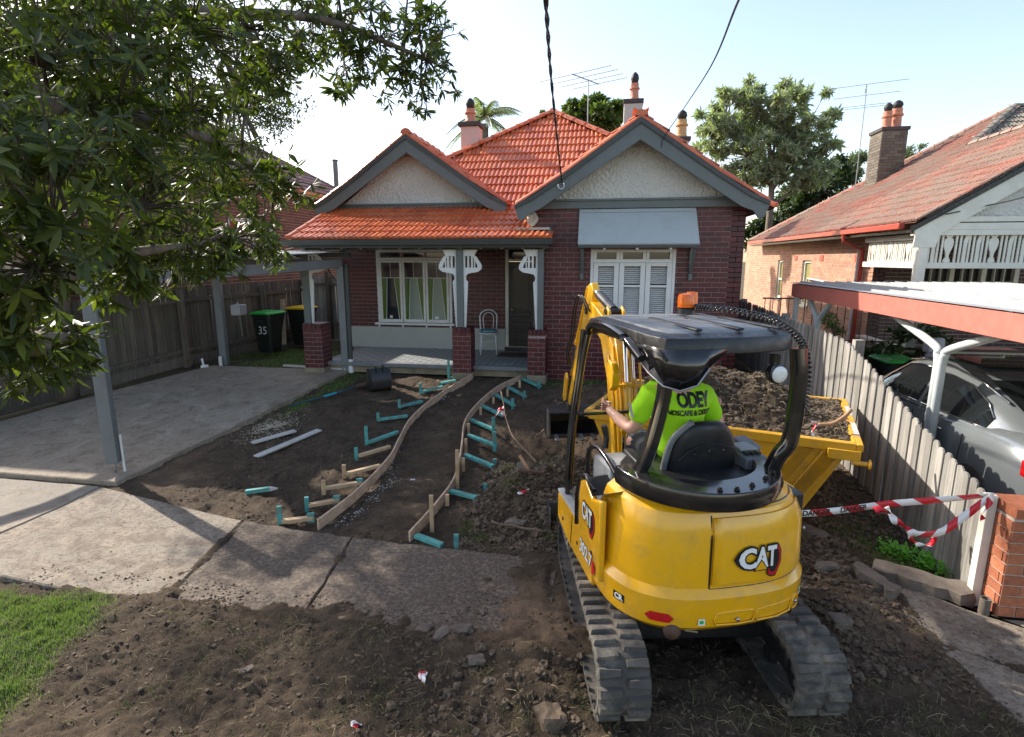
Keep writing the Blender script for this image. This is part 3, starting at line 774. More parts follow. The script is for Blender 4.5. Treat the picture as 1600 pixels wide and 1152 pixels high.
def chimney(parent, c, w, d, h, mat, pots, cap='grey_cap', capw=.05, brickps=None):
    """rendered or brick stack standing through the roof; c is the centre of its foot"""
    x, y, z = c
    st = part('chimney', MB().bb(x - w / 2, x + w / 2, y - d / 2, y + d / 2, z, z + h), M[mat], parent, bevel=.012)
    part('chimney_cap', MB().bb(x - w / 2 - capw, x + w / 2 + capw, y - d / 2 - capw, y + d / 2 + capw, z + h, z + h + .10), M[cap], st, bevel=.01)
    for (px, py, r, ph, mt, cowl) in pots:
        b = z + h + .10
        part('chimney_pot', MB().lathe((x + px, y + py, b), [(r * 1.15, 0), (r * 1.15, .05), (r, .07), (r * .92, ph * .62), (r * 1.18, ph * .66), (r * 1.18, ph * .74), (r * .95, ph * .78), (r * .95, ph), (r * .7, ph)], 18), M[mt], st, smooth=True, auto=40)
        if cowl:
            part('cowl', MB().lathe((x + px, y + py, b + ph), [(r * .75, 0), (r * .8, .06), (r * .95, .10), (r * .8, .18), (r * .3, .24), (.01, .25)], 14), M['cowl'], st, smooth=True)
    return st
# ================================================================== THE BRICK BUNGALOW
house = thing('brick_bungalow', (-1.8, 10.2, 0), 'dark red brick bungalow with orange tiled roof and two grey gables', 'house')
HB = Pieces('brick'); HT = Pieces('tile')
FY = 10.2
# bay front
bay_holes = [(1.02, 2.49, 1.10, 2.36)]
bay = part('front_wall', wallmb((-1.3, FY, -.15), (1, 0, 0), 3.6, 3.3, .23, [(a, b, c + .15, d + .15) for a, b, c, d in bay_holes]), M['mortar'], house)
bricks(HB, bay, (-1.3, FY, -.1), (1, 0, 0), 3.6, 3.27, 'brick_red', [(a, b, c + .1, d + .1) for a, b, c, d in bay_holes])
side = part('side_wall', wallmb((2.3, FY, -.15), (0, 1, 0), 9.0, 3.3, .23), M['mortar'], house)
bricks(HB, side, (2.3, FY + .12, -.1), (0, 1, 0), 3.2, 3.27, 'brick_red')
part('side_wall', wallmb((-1.3, 12.0, -.15), (0, -1, 0), 1.57, 3.3, .2), M['mortar'], house)
VY = 12.0
back_holes = [(.86, 2.60, .78, 2.40), (3.80, 4.52, .2, 2.46)]     # window, door; measured from X = -5.95
bw = part('verandah_wall', wallmb((-5.95, VY, -.15), (1, 0, 0), 4.65, 3.3, .23, [(a, b, c + .15, d + .15) for a, b, c, d in back_holes]), M['mortar'], house)
bricks(HB, bw, (-5.95, VY, .68), (1, 0, 0), 4.65, 1.81, 'brick_red', [(a, b, c - .68, d - .68) for a, b, c, d in back_holes])
part('side_wall', wallmb((-5.95, 21, -.15), (0, -1, 0), 9.0, 3.3, .2), M['mortar'], house)
part('rendered_dado', MB().bb(-5.95, -2.16, VY - .028, VY - .002, .2, .675), M['render'], house, bevel=.004)
# gables
def gable(Yb, Yw, ax, az, s, half, roofback, wallbase, wl, wr, tside, ztrim):
    gb = part('gable', MB().prism([(wl, wallbase), (wr, wallbase), (ax, az - .12)], (0, Yw, 0), (1, 0, 0), (0, 0, 1), -.12), M['roughcast'], house)
    for sg in (-1, 1):
        P = [(0, 0), (half * .60, -s * half * .60), (half * .86, -s * half * .84), (half, -s * half * .945), (half + .02, -s * half * .945 - .05), (half - .05, -s * half - .16), (half - .14, -s * half - .17), (half - .22, -s * half * .97 - .10), (half * .80, -s * half * .80 - .27), (0, -.33)]
        mb = MB().prism([(ax + sg * a, az + b) for a, b in P], (0, Yb, 0), (1, 0, 0), (0, 0, 1), -.045)
        bd = part('bargeboard', mb, M['grey_trim'], gb, bevel=.004)
        Q = [(0, .012), (half * .60, -s * half * .60 + .012), (half * .86, -s * half * .84 + .012), (half + .02, -s * half * .945 + .012), (half + .02, -s * half * .945 - .05), (half * .86, -s * half * .84 - .062), (half * .60, -s * half * .60 - .068), (0, -.075)]
        part('moulding', MB().prism([(ax + sg * a, az + b) for a, b in Q], (0, Yb - .035, 0), (1, 0, 0), (0, 0, 1), -.03), M['grey_dark'], gb)
        # sarking under the tiles: soffit
        e = Vector((ax + sg * half, 0, az - s * half * .945)); mb = MB()
        mb.add([(ax, Yb + .02, az - .03), (e.x, Yb + .02, e.z - .03), (e.x, roofback, e.z - .03), (ax, roofback, az - .03)], [(0, 1, 2, 3)])
        mb.add([(ax, Yb + .02, az + .0), (e.x, Yb + .02, e.z + .0), (e.x, roofback, e.z + .0), (ax, roofback, az + .0)], [(3, 2, 1, 0)])
        part('roof_lining', mb, M['under'], gb)
        # verge tiles
        sl = Vector((sg, 0, -s)); sl.normalize(); L = half / abs(sl.x) - .03
        kk = [Vector((ax, Yb + .05, az + .03)), Vector((ax + sg * half * .62, Yb + .05, az - s * half * .62 + .03)), Vector((ax + sg * half * .99, Yb + .05, az - s * half * .945 + .03))]
        ridge(HT, gb, kk[2], kk[1], 'tile', .075); ridge(HT, gb, kk[1], kk[0], 'tile', .075)
        if sg in tside:
            U = Vector((0, -1, 0)) if sg > 0 else Vector((0, 1, 0)); V = Vector((-sg, 0, s)).normalized()
            if sg > 0: O = Vector((ax + sg * half, Yb + .1 + 3.2, az - s * half * .945 + .0)); tiles(HT, gb, O, (0, -1, 0) if False else (0, 1, 0), V, 3.0, L, 'tile', lambda u, v: True) if False else None
            # tiles climb towards the ridge
            O = Vector((ax + sg * half, roofback if sg < 0 else Yb + .04, az - s * half * .96 + .01))
            tiles(HT, gb, O, (0, -1 if sg < 0 else 1, 0), V, abs(roofback - Yb) - .05, L - .05, 'tile', lambda u, v, L=L: v < L - .02)
    ridge(HT, gb, (ax, Yb, az + .05), (ax, roofback, az + .05), 'tile', .10)
    part('gable_trim', MB().bb(wl + .02, wr - .02, Yw - .045, Yw - .002, ztrim[0], ztrim[1]).bb(wl, wr, Yw - .075, Yw - .046, ztrim[1] - .035, ztrim[1]), M['grey_trim'], gb, bevel=.004)
    return gb
gable(9.78, FY - .02, .48, 4.43, .69, 2.05, 13.3, 3.12, -1.35, 2.32, (-1, 1), (3.06, 3.22))
gable(11.15, 11.55, -4.0, 4.60, .70, 2.02, 13.6, 3.20, -5.75, -2.2, (1,), (3.12, 3.33))
# main hipped roof
AP = Vector((-1.46, 15, 5.80)); EY, EZ = 11.7, 3.14; XL, XR = -6.1, 3.15
mr = MB(); by = 21.5
mr.add([(XL, EY, EZ), (XR, EY, EZ), AP, (XR, by, EZ), (XL, by, EZ), (AP.x, 18.2, AP.z)], [(0, 1, 2), (1, 3, 5, 2), (0, 2, 5, 4), (3, 4, 5)])
roof = part('roof', mr, M['under'], house)
Vv = Vector((0, AP.y - EY, AP.z - EZ)); VL = Vv.length; Vv.normalize()
def keep_main(u, v):
    x = XL + u; t = v / VL
    if t > 1: return False
    if not (XL + (AP.x - XL) * t < x < XR + (AP.x - XR) * t): return False
    y = EY + Vv.y * v; z = EZ + Vv.z * v
    if z < 4.60 - .70 * abs(x + 4.0) - .06 or z < 4.43 - .69 * abs(x - .48) - .06: return False
    return True
tiles(HT, roof, (XL, EY, EZ + .01), (1, 0, 0), Vv, XR - XL, VL, 'tile', keep_main)
ridge(HT, roof, (XL, EY, EZ + .04), AP + Vector((0, 0, .05)), 'tile', .10); ridge(HT, roof, (XR, EY, EZ + .04), AP + Vector((0, 0, .05)), 'tile', .10)
ridge(HT, roof, AP + Vector((0, 0, .06)), (AP.x, 18.2, AP.z + .06), 'tile', .10)
# side slopes: tiles joined
for sg, X0 in ((-1, XL), (1, XR)):
    V = Vector((AP.x - X0, 0, AP.z - EZ)); l = V.length; V.normalize()
    O = Vector((X0, EY if sg > 0 else by, EZ + .01))
    def kp(u, v, sg=sg, l=l):
        y = EY + u if sg > 0 else by - u; t = v / l
        return t < 1 and EY + (15 - EY) * t < y < by - (by - 18.2) * t
    tiles(HT, roof, O, (0, 1 if sg > 0 else -1, 0), V, by - EY, l, 'tile', kp)
# verandah roof
vl, vr = at_y(449, 376, 9.72), at_y(857, 377, 9.72); VT = Vector((0, 11.5, 3.20)); ez = vl.z
vroof = part('verandah_roof', MB().add([(vl.x, 9.72, ez), (vr.x, 9.72, ez), (vr.x, 10.19, ez + .18), (-1.32, 10.19, ez + .18), (-1.32, 11.52, 3.2), (vl.x, 11.52, 3.2)], [(0, 1, 2, 3, 4, 5)]), M['under'], house)
V = Vector((0, 11.5 - 9.72, 3.2 - ez)); vlen = V.length; V.normalize()
tiles(HT, vroof, (vl.x, 9.69, ez + .015), (1, 0, 0), V, vr.x - vl.x - .02, vlen, 'tile', lambda u, v: v < vlen and (vl.x + u < -1.34 or v < .48))
ridge(HT, vroof, (vl.x + .02, 9.70, ez + .05), (vl.x + .02, 11.5, 3.24), 'tile', .06)
part('flashing', MB().bb(-1.6, -1.0, 10.0, 10.19, 2.70, 2.74).blob((-1.32, 10.1, 2.90), .10, 2, .3, 4, (1, .5, 1)), M['render'], vroof)
part('gutter', MB().prism([(0, 0), (.10, 0), (.12, .10), (.10, .10), (.085, .02), (.015, .02), (.015, .085), (0, .085)], (vr.x + .08, 9.73, ez - .09), (0, -1, 0), (0, 0, 1), vr.x - vl.x + .16), M['grey_dark'], house)
part('fascia', MB().bb(vl.x, vr.x, 9.74, 9.77, ez - .14, ez - .005), M['grey_dark'], house)
part('end_fascia', MB().add([(vr.x, 9.73, ez - .05), (vr.x, 10.18, ez - .05), (vr.x, 10.18, ez + .26), (vr.x, 9.73, ez + .05), (vr.x + .025, 9.73, ez - .05), (vr.x + .025, 10.18, ez - .05), (vr.x + .025, 10.18, ez + .26), (vr.x + .025, 9.73, ez + .05)], [(0, 1, 2, 3), (7, 6, 5, 4), (0, 3, 7, 4), (3, 2, 6, 7), (0, 4, 5, 1)]), M['grey_trim'], house)
part('verandah_beam', MB().bb(vl.x + .15, -1.31, 9.93, 10.03, ez - .17, ez - .03), M['grey_dark'], house, bevel=.004)
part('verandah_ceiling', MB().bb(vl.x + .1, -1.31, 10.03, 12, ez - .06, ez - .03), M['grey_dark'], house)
for i in range(13):
    x = vl.x + .28 + i * .375
    if x < vr.x - .05: part('rafter_end', MB().bb(x - .025, x + .025, 9.78, 9.925, ez - .16, ez - .06), M['grey_trim'], house)
# verandah floor
m, nt, bs = nodes('patterned verandah tiles'); w = wpos(nt)
mp = N(nt, 'ShaderNodeMapping'); mp.inputs['Rotation'].default_value = (0, 0, R(45)); nt.links.new(w, mp.inputs[0])
c1 = N(nt, 'ShaderNodeTexChecker'); c1.inputs['Scale'].default_value = 10.5; nt.links.new(mp.outputs[0], c1.inputs[0]); c1.inputs[1].default_value = (.40, .42, .42, 1); c1.inputs[2].default_value = (.10, .12, .15, 1)
c2 = N(nt, 'ShaderNodeTexChecker'); c2.inputs['Scale'].default_value = 7.4; nt.links.new(w, c2.inputs[0]); c2.inputs[1].default_value = (.36, .37, .36, 1); c2.inputs[2].default_value = (.16, .18, .20, 1)
cc = mixc(nt, .5, c1.outputs[0], c2.outputs[0]); cc = mixc(nt, ramp(nt, noise(nt, 3, 8, .7, w), [(.4, (0, 0, 0)), (.7, (.5,) * 3)]).outputs[0], cc, (.2, .19, .17))
nt.links.new(cc, bs.inputs['Base Color']); bs.inputs['Roughness'].default_value = .45; M['vtile'] = m
VX0 = at_y(500, 563, 10.05).x
deck = part('verandah_floor', MB().bb(VX0 + .12, -1.32, 10.13, 12.2, .0, .195), M['render_base'], house)
part('tiled_floor', MB().bb(VX0 + .14, -1.33, 10.19, 11.97, .197, .203), M['vtile'], deck)
part('floor_nosing', MB().bb(VX0 + .06, -1.32, 10.07, 10.187, .125, .206), M['grey_plastic'], deck, bevel=.01)
part('floor_nosing', MB().bb(VX0 + .02, VX0 + .138, 10.19, 11.97, .125, .206), M['grey_plastic'], deck, bevel=.01)
# piers, posts and fretwork brackets
def bracket(xf, sg, z0, z1, y, parent):
    k = (z1 - z0) / 1.45
    def Z(z): return z0 + (z - .97) * k
    def pr(P): return [(xf + sg * a, Z(b)) for a, b in P]
    mb = MB()
    for P in ([(0.002, .97), (.035, .97), (.083, 1.83), (.05, 1.865), (.045, 1.92), (.07, 1.965), (.12, 1.985), (.27, 2.01), (.335, 2.06), (.345, 2.09), (.002, 2.09)],
              [(.002, 2.30), (.215, 2.30), (.22, 2.34), (.24, 2.38), (.27, 2.42), (.002, 2.42)],
              [(.345, 2.091), (.335, 2.15), (.245, 2.299), (.175, 2.299), (.26, 2.13), (.265, 2.091)]):
        mb.prism(pr(P), (0, y + .02, 0), (1, 0, 0), (0, 0, 1), .04)
    for a in (.002, .075, .145, .20):
        w_ = .035 if a < .19 else .02; mb.prism(pr([(a, 2.091), (a + w_, 2.091), (a + w_, 2.299), (a, 2.299)]), (0, y + .018, 0), (1, 0, 0), (0, 0, 1), .036)
    return part('bracket', mb, M['white'], parent, bevel=.003)
def pier(x0, x1, post, zt=.95):
    w = x1 - x0
    p = part('pier', MB().bb(x0 + .002, x1 - .002, 10.0 - .12, 10.0 + w - .122, .02, zt - .092), M['mortar'], house)
    part('pier_base', MB().bb(x0 - .02, x1 + .02, 9.86, 10.0 + w - .1, -.12, .10), M['render_base'], p, bevel=.015)
    for (P0, U, W_) in (((x0, 9.88, .10), (1, 0, 0), w), ((x1, 9.88, .10), (0, 1, 0), w), ((x0, 9.88 + w, .10), (0, -1, 0), w)):
        bricks(HB, p, P0, U, W_, zt - .2, 'brick_red', bl=.19)
    me = HB.mesh('brick_red', lambda: brick_mesh(M['brick_red']))
    n = 4
    for i in range(n): HB.add(me, Matrix.Translation((x0 + w * (i + .5) / n, 9.88 + w / 2, zt - .045)) @ Matrix.Diagonal((w / n - .009, w + .03, .10, 1)), p)
    pc = (post[0] + post[1]) / 2; pw = post[1] - post[0]
    po = part('post', MB().bb(post[0], post[1], 9.98 - pw / 2, 9.98 + pw / 2, zt + .006, ez - .165), M['grey_trim'], house, bevel=.004)
    return po
def xs(*px): return [at_y(p, 500, 9.9).x for p in px]
a, b = xs(473, 501); c, d = xs(475, 484.5); po = pier(a, b, (c, d), .96); bracket(d, 1, .965, ez - .17, 9.98, po)
a, b = xs(707, 735); c, d = xs(713.7, 723.8); po = pier(a, b, (c, d), .95); bracket(d, 1, .955, ez - .17, 9.98, po); bracket(c, -1, .955, ez - .17, 9.98, po)
a, b = xs(825.5, 852.5); c, d = xs(839, 848.3); po = pier(a, b, (c, d), .93); bracket(c, -1, .935, ez - .17, 9.98, po)
# verandah casement window
def quad(mb, P, y, t=.012): mb.prism([(p[0], p[1]) for p in P], (0, y, 0), (1, 0, 0), (0, 0, 1), t)
def lwin():
    x0, x1, z0, z1 = -5.09, -3.35, .78, 2.40; y = VY
    fr = part('window', MB().bb(x0, x1, y - .03, y + .08, z1 - .06, z1).bb(x0, x0 + .06, y - .03, y + .08, z0, z1 - .061).bb(x1 - .06, x1, y - .03, y + .08, z0, z1 - .061).bb(x0 + .061, x1 - .061, y - .02, y + .08, 2.17, 2.22), M['white'], house, bevel=.004)
    part('sill', MB().bb(x0 - .06, x1 + .06, y - .12, y + .02, z0 - .05, z0 - .003), M['white'], fr, bevel=.006)
    for i in range(4): part('sill_block', MB().bb(x0 + .03 + i * .56 - .02, x0 + .03 + i * .56 + .02, y - .09, y - .03, z0 - .115, z0 - .052), M['white'], fr, bevel=.006)
    w = (x1 - x0 - .12) / 3
    for i in range(3):
        a = x0 + .06 + i * w + .008; b = a + w - .016; s = MB(); zt = 2.165
        s.bb(a, a + .05, y - .045, y - .005, z0 + .005, zt).bb(b - .05, b, y - .045, y - .005, z0 + .005, zt).bb(a + .051, b - .051, y - .045, y - .005, z0 + .005, z0 + .075).bb(a + .051, b - .051, y - .045, y - .005, zt - .05, zt)
        sash = part('sash', s, M['white'], fr, bevel=.004)
        a2, b2, m2 = a + .05, b - .05, (a + b) / 2; zb, zm, ztt = z0 + .075, 1.78, zt - .05
        part('glass_pane', MB().bb(a2, m2 - .004, y - .028, y - .022, zm + .005, ztt), M['glass_purple'], fr); part('glass_pane', MB().bb(m2 + .004, b2, y - .028, y - .022, zm + .005, ztt), M['glass_purple'], fr)
        k = .11; t1, t2 = a2 + .13, b2 - .13
        for P, mt in (([(a2, zb), (a2 + .075, zb), (t1, zm), (a2, zm)], 'glass_green'), ([(b2 - .035, zb), (b2, zb), (b2, zm), (t2, zm)], 'glass_green')):
            mb = MB(); quad(mb, P, y - .022, .006); part('leadlight', mb, M[mt], fr)
        mb = MB(); quad(mb, [(a2 + .08, zb), (b2 - .04, zb), (t2 - .006, zm), (t1 + .006, zm)], y - .022, .006); part('glass_pane', mb, M['glass'] if i == 0 else M['glass_pale'], fr)
        mb = MB(); mb.beam((a2 + .078, y - .032, zb), (t1, y - .032, zm), .010, .012, (0, 1, 0)).beam((b2 - .037, y - .032, zb), (t2, y - .032, zm), .010, .012, (0, 1, 0)).beam((a2, y - .032, zm), (b2, y - .032, zm), .010, .012).beam((m2, y - .032, zm), (m2, y - .032, ztt), .008, .012, (0, 1, 0))
        part('glazing_bar', mb, M['white'], fr)
        nb = MB()
        for q in range(14):
            z = zb + .03 + q * .055; f = (z - zb) / (zm - zb)
            nb.bb(a2 + .095 + f * .05, b2 - .055 - f * .09, y - .021, y - .019, z, z + .018)
        part('blind', nb, M['glass_pale'] if i == 0 else M['white'], fr)
        part('top_light', MB().bb(a + .03, b - .03, y - .005, y + .003, 2.24, 2.33), M['glass'], fr)
    # street reflections put in as small pale chips stuck on the glass
    part('sticker', MB().bb(x0 + .28, x0 + .34, y - .033, y - .029, .88, .94), M['white'], fr)
    part('sticker', MB().bb(x1 - .40, x1 - .32, y - .033, y - .029, .87, .93), M['chalk'], fr)
lwin()
# bay window with louvred shutters
def bwin():
    x0, x1, z0, z1 = -.28, 1.19, 1.10, 2.36; y = FY
    fr = part('window', MB().bb(x0, x1, y - .02, y + .1, z1 - .05, z1).bb(x0, x0 + .05, y - .02, y + .1, z0, z1 - .051).bb(x1 - .05, x1, y - .02, y + .1, z0, z1 - .051).bb(x0 + .051, x1 - .051, y - .02, y + .1, 2.13, 2.19).bb(x0 + .051, x1 - .051, y - .02, y + .1, z0, z0 + .04), M['white'], house, bevel=.004)
    part('sill', MB().bb(x0 - .05, x1 + .05, y - .10, y + .05, z0 - .06, z0 - .002), M['white'], fr, bevel=.006)
    part('glass_pane', MB().bb(x0 + .05, x1 - .05, y + .062, y + .068, z0, z1 - .05), M['glass'], fr)
    w = (x1 - x0 - .1) / 3
    for i in range(3):
        a = x0 + .05 + i * w + .004; b = a + w - .008; zt = 2.127
        s = MB().bb(a, a + .085, y - .03, y + .01, z0 + .045, zt).bb(b - .085, b, y - .03, y + .01, z0 + .045, zt).bb(a + .086, b - .086, y - .03, y + .01, zt - .06, zt).bb(a + .086, b - .086, y - .03, y + .01, 1.70, 1.74).bb(a + .086, b - .086, y - .03, y + .01, z0 + .045, z0 + .12)
        part('sash', s, M['white'], fr, bevel=.004)
        [part('top_light_frame', MB().bb(c_, c_ + .05, y - .015, y + .03, 2.192, 2.308), M['white'], fr) for c_ in (a, b - .05)]
        q = 1.24
        me = None
        while q < 2.06:
            if not (1.68 < q < 1.765):
                if me is None:
                    mb = MB().box((0, 0, 0), (w - .18, .048, .006), Matrix.Rotation(R(28), 3, 'X')); me = mb.mesh('slat', M['white'])
                inst('shutter_slat', me, Matrix.Translation(((a + b) / 2, y + .028, q)), fr)
            q += .036
bwin()
# sheet metal hood over the bay window
hl, hr = at_y(903, 381, 9.76), at_y(1093, 381, 9.76); tl, tr = at_y(906, 326, FY), at_y(1087, 324, FY)
hz = hl.z
hood = part('window_hood', MB().add([(tl.x, FY - .035, 3.05), (tr.x, FY - .035, 3.05), (hr.x, 9.76, hz), (hl.x, 9.76, hz), (tl.x, FY - .035, 3.03), (tr.x, FY - .035, 3.03), (hr.x, 9.77, hz - .02), (hl.x, 9.77, hz - .02)], [(3, 2, 1, 0), (4, 5, 6, 7), (0, 4, 7, 3), (1, 2, 6, 5), (2, 3, 7, 6), (0, 1, 5, 4)]), M['hood'], house)
mb = MB()
for k in (0, 1):
    X = (tl.x + .0, tr.x - .0)[k]; x2 = (hl.x, hr.x)[k]
    mb.add([(X, FY - .04, 3.0), (x2, 9.78, hz - .02), (X, FY - .04, hz - .02), (X + .012, FY - .04, 3.0), (x2 + .012, 9.78, hz - .02), (X + .012, FY - .04, hz - .02)], [(0, 1, 2), (5, 4, 3), (0, 3, 4, 1), (1, 4, 5, 2)])
part('hood_cheek', mb, M['hood'], hood)
part('hood_frame', MB().bb(hl.x, hr.x, 9.765, 9.80, hz - .07, hz - .022), M['grey_dark'], hood)
part('hood_seam', MB().beam((tl.x + .05, FY - .075, 2.985), (tr.x - .05, FY - .075, 2.985), .01, .008), M['grey_dark'], hood)
for x in (hl.x + .45, (hl.x + hr.x) / 2, hr.x - .45): part('hood_rafter', MB().bb(x - .02, x + .02, 9.80, 10.15, hz - .10, hz - .06), M['white'], hood)
for x in (hl.x + .06, hr.x - .06): part('hood_bracket', MB().bb(x - .03, x + .03, FY - .06, FY - .012, hz - .62, hz - .07).beam((x, FY - .05, hz - .50), (x, 9.84, hz - .09), .045, .04, (1, 0, 0)), M['grey_trim'], hood, bevel=.004)
# front door
dx0, dx1 = -2.15, -1.43
dr = part('door_frame', MB().bb(dx0, dx0 + .07, VY - .03, VY + .06, .21, 2.46).bb(dx1 - .05, dx1, VY - .03, VY + .06, .21, 2.46).bb(dx0 + .071, dx1 - .051, VY - .03, VY + .06, 2.40, 2.46).bb(dx0 + .071, dx1 - .051, VY - .03, VY + .06, 2.14, 2.19), M['cream'], house, bevel=.004)
part('transom_light', MB().bb(dx0 + .07, dx1 - .05, VY + .01, VY + .02, 2.19, 2.40), M['glass'], dr)
door = part('front_door', MB().bb(dx0 + .075, dx1 - .055, VY + .01, VY + .05, .30, 2.135), M['dark_brown'], house)
for (a, b, c, d) in ((.13, .55, .42, .62), (.13, .55, .68, .84), (.13, .55, .95, 1.06)): part('door_panel', MB().bb(dx0 + a, dx0 + b, VY - .005, VY + .009, c, d), M['dark_brown'], door, bevel=.008)
part('door_glass', MB().bb(dx0 + .17, dx0 + .51, VY - .002, VY + .009, 1.15, 2.02), M['glass'], door)
part('door_knob', MB().lathe((dx0 + .14, VY - .02, 1.10), [(.012, 0), (.025, .01), (.02, .03)], 10, 'y'), M['steel'], door, smooth=True)
part('door_step', MB().bb(dx0, dx1, VY - .14, VY - .004, .206, .29), M['dark_brown'], house, bevel=.006)
# chimneys on the bungalow
p = at_y(737, 243, 14.0); chimney(house, (p.x, 14.0, p.z - .5), .44, .40, 1.13, 'pink', [(-.02, 0, .12, .33, 'pot', True)])
p = at_y(988, 195, 14.2); chimney(house, (p.x, 14.2, p.z - .6), .42, .40, 1.02, 'render', [(.02, 0, .10, .37, 'pot', True)], capw=.02)
p = at_y(1064, 222, 16.5); chimney(house, (p.x, 16.5, p.z - .8), .36, .36, .80, 'render', [(0, 0, .14, .46, 'pot_yellow', True)])
HB.build(house); HT.build(roof)
# ================================================================== LEFT SIDE
# carport
cp = thing('carport', (-6.6, 7.6, -.2), 'grey timber carport with corrugated roof beside the bungalow', 'carport')
npx = gr(181, 742)
px, py_ = npx.x, npx.y; TOPZ = 2.02
rot = Matrix.Rotation(R(24), 3, 'Z')
post = part('post', MB().box((px, py_, (g(py_) + .16 + TOPZ) / 2), (.135, .135, TOPZ - g(py_) - .16), rot), M['grey_post'], cp, bevel=.006)
part('post_stirrup', MB().cyl((px, py_, g(py_) - .02), (px, py_, g(py_) + .20), .014, seg=10), M['steel'], post)
part('conduit', MB().tube([(px + .085, py_ + .05, g(py_) + .5), (px + .085, py_ + .05, g(py_) + .1), (px + .09, py_ + .05, g(py_) - .0)], .014, 8), M['white'], post)
fr_ = gr(541, 580); fl_ = gr(352, 570)
for (q, w_) in ((fr_, .13), (fl_, .14)):
    part('post', MB().box((q.x, q.y, 1.03), (w_, w_, 2.05), Matrix.Rotation(R(12), 3, 'Z')), M['grey_post'], cp, bevel=.006)
dp = part('downpipe', MB().tube([(fr_.x + .13, fr_.y - .02, 2.1), (fr_.x + .12, fr_.y - .02, .24)], .045, 10), M['grey_dark'], cp, smooth=True, auto=40)
part('pipe_shoe', MB().cyl((fr_.x + .12, fr_.y - .02, .25), (fr_.x + .12, fr_.y - .03, -.02), .05, seg=12), M['white'], dp, smooth=True, auto=40)
part('pipe_shoe', MB().cyl((fl_.x + .0, fl_.y - .13, .20), (fl_.x + .0, fl_.y - .14, -.0), .035, seg=12), M['white'], cp, smooth=True, auto=40)
bx1 = fr_.x + .05; bx0 = -8.35; BY = fr_.y
part('beam', MB().bb(bx0, bx1, BY - .06, BY + .0, 2.02, 2.21), M['grey_post'], cp, bevel=.005)
part('gutter', MB().prism([(0, 0), (.09, 0), (.11, .09), (.09, .09), (.08, .02), (.015, .02), (.015, .08), (0, .08)], (bx1 + .22, BY - .07, 2.22), (0, -1, 0), (0, 0, 1), bx1 - bx0 + .22), M['grey_dark'], cp)
part('beam', MB().beam((px, py_, 2.04 - .10), (fr_.x, BY - .065, 2.11), .06, .16), M['grey_post'], cp, bevel=.004)
part('beam', MB().beam((-9.2, py_ + .3, 2.04 - .10), (fl_.x, BY - .065, 2.11), .06, .16), M['grey_post'], cp, bevel=.004)
part('brace', MB().tube([(fr_.x - .06, BY - .03, 1.75), (fr_.x - .18, BY - .03, 1.9), (fr_.x - .24, BY - .03, 2.02)], .012, 8), M['cable'], cp)
# corrugated roof sheet, corrugations running towards the street
mb = MB(); n = 220; xs0, xs1 = bx0 - .1, bx1 + .16
va = []; vb = []
for i in range(n + 1):
    x = xs0 + (xs1 - xs0) * i / n; h = .011 * math.sin(i * 2 * math.pi / 5.5)
    va.append((x, BY + .02, 2.335 + h)); k = i / n; vb.append((-9.0 + (-5.15 + 9.0) * k, 7.75, 2.24 + h))
m_ = [((a[0] + b[0]) / 2, (a[1] + b[1]) / 2, (a[2] + b[2]) / 2) for a, b in zip(va, vb)]
mb.loft([[(a, b - .10, c) for a, b, c in va], m_, vb], closed=False)
cr = part('corrugated_roof', mb, M['zinc'], cp, smooth=True); sm = cr.modifiers.new('thick', 'SOLIDIFY'); sm.thickness = .004
# left fence of palings
FP = [(-10.2, 3.6), (-9.95, 5.6), (-9.35, 7.9), (-8.75, 10.2), (-8.45, 12.6), (-8.40, 14.45)]
fence = thing('paling_fence', (-9.3, 8, -.2), 'dark weathered timber paling fence along the driveway behind the bins', 'fence')
PL = Pieces('paling')
def palings(ps, parent, pts, topf, botf, mat, w=.098, th=.016, jit=.012, point=False, N_out=None):
    me = ps.mesh((mat, point), lambda: (MB().bb(-.5, .5, -.5, .5, 0, 1) if not point else MB().prism([(-.5, 0), (.5, 0), (.5, .975), (.22, 1), (-.22, 1), (-.5, .975)], (0, .5, 0), (1, 0, 0), (0, 0, 1), 1)).mesh('paling', M[mat]))
    rr = random.Random(len(pts) * 7 + int(abs(pts[0][0]) * 10)); k = 0
    for (a, b) in zip(pts[:-1], pts[1:]):
        a = Vector((*a, 0)); b = Vector((*b, 0)); L = (b - a).length; d = (b - a) / L; nn = Vector((d.y, -d.x, 0)); n = int(L / w)
        for i in range(n):
            p = a + d * (L * (i + .5) / n); zb = botf(p.x, p.y) - .04; zt = topf(p.x, p.y) + rr.uniform(-jit, jit)
            off = nn * (.007 if k % 2 else -.005) + nn * rr.uniform(-.003, .003); k += 1
            rotm = Matrix(((d.x, nn.x, 0, 0), (d.y, nn.y, 0, 0), (0, 0, 1, 0), (0, 0, 0, 1)))
            ps.add(me, Matrix.Translation((p.x + off.x, p.y + off.y, zb)) @ rotm @ Matrix.Rotation(rr.uniform(-.010, .010), 4, 'Y') @ Matrix.Diagonal((w * rr.uniform(.93, 1.04), th, zt - zb, 1)), parent)
gb_ = lambda x, y: g(y)
palings(PL, fence, FP, lambda x, y: g(y) + 1.62, gb_, 'fence_dark')
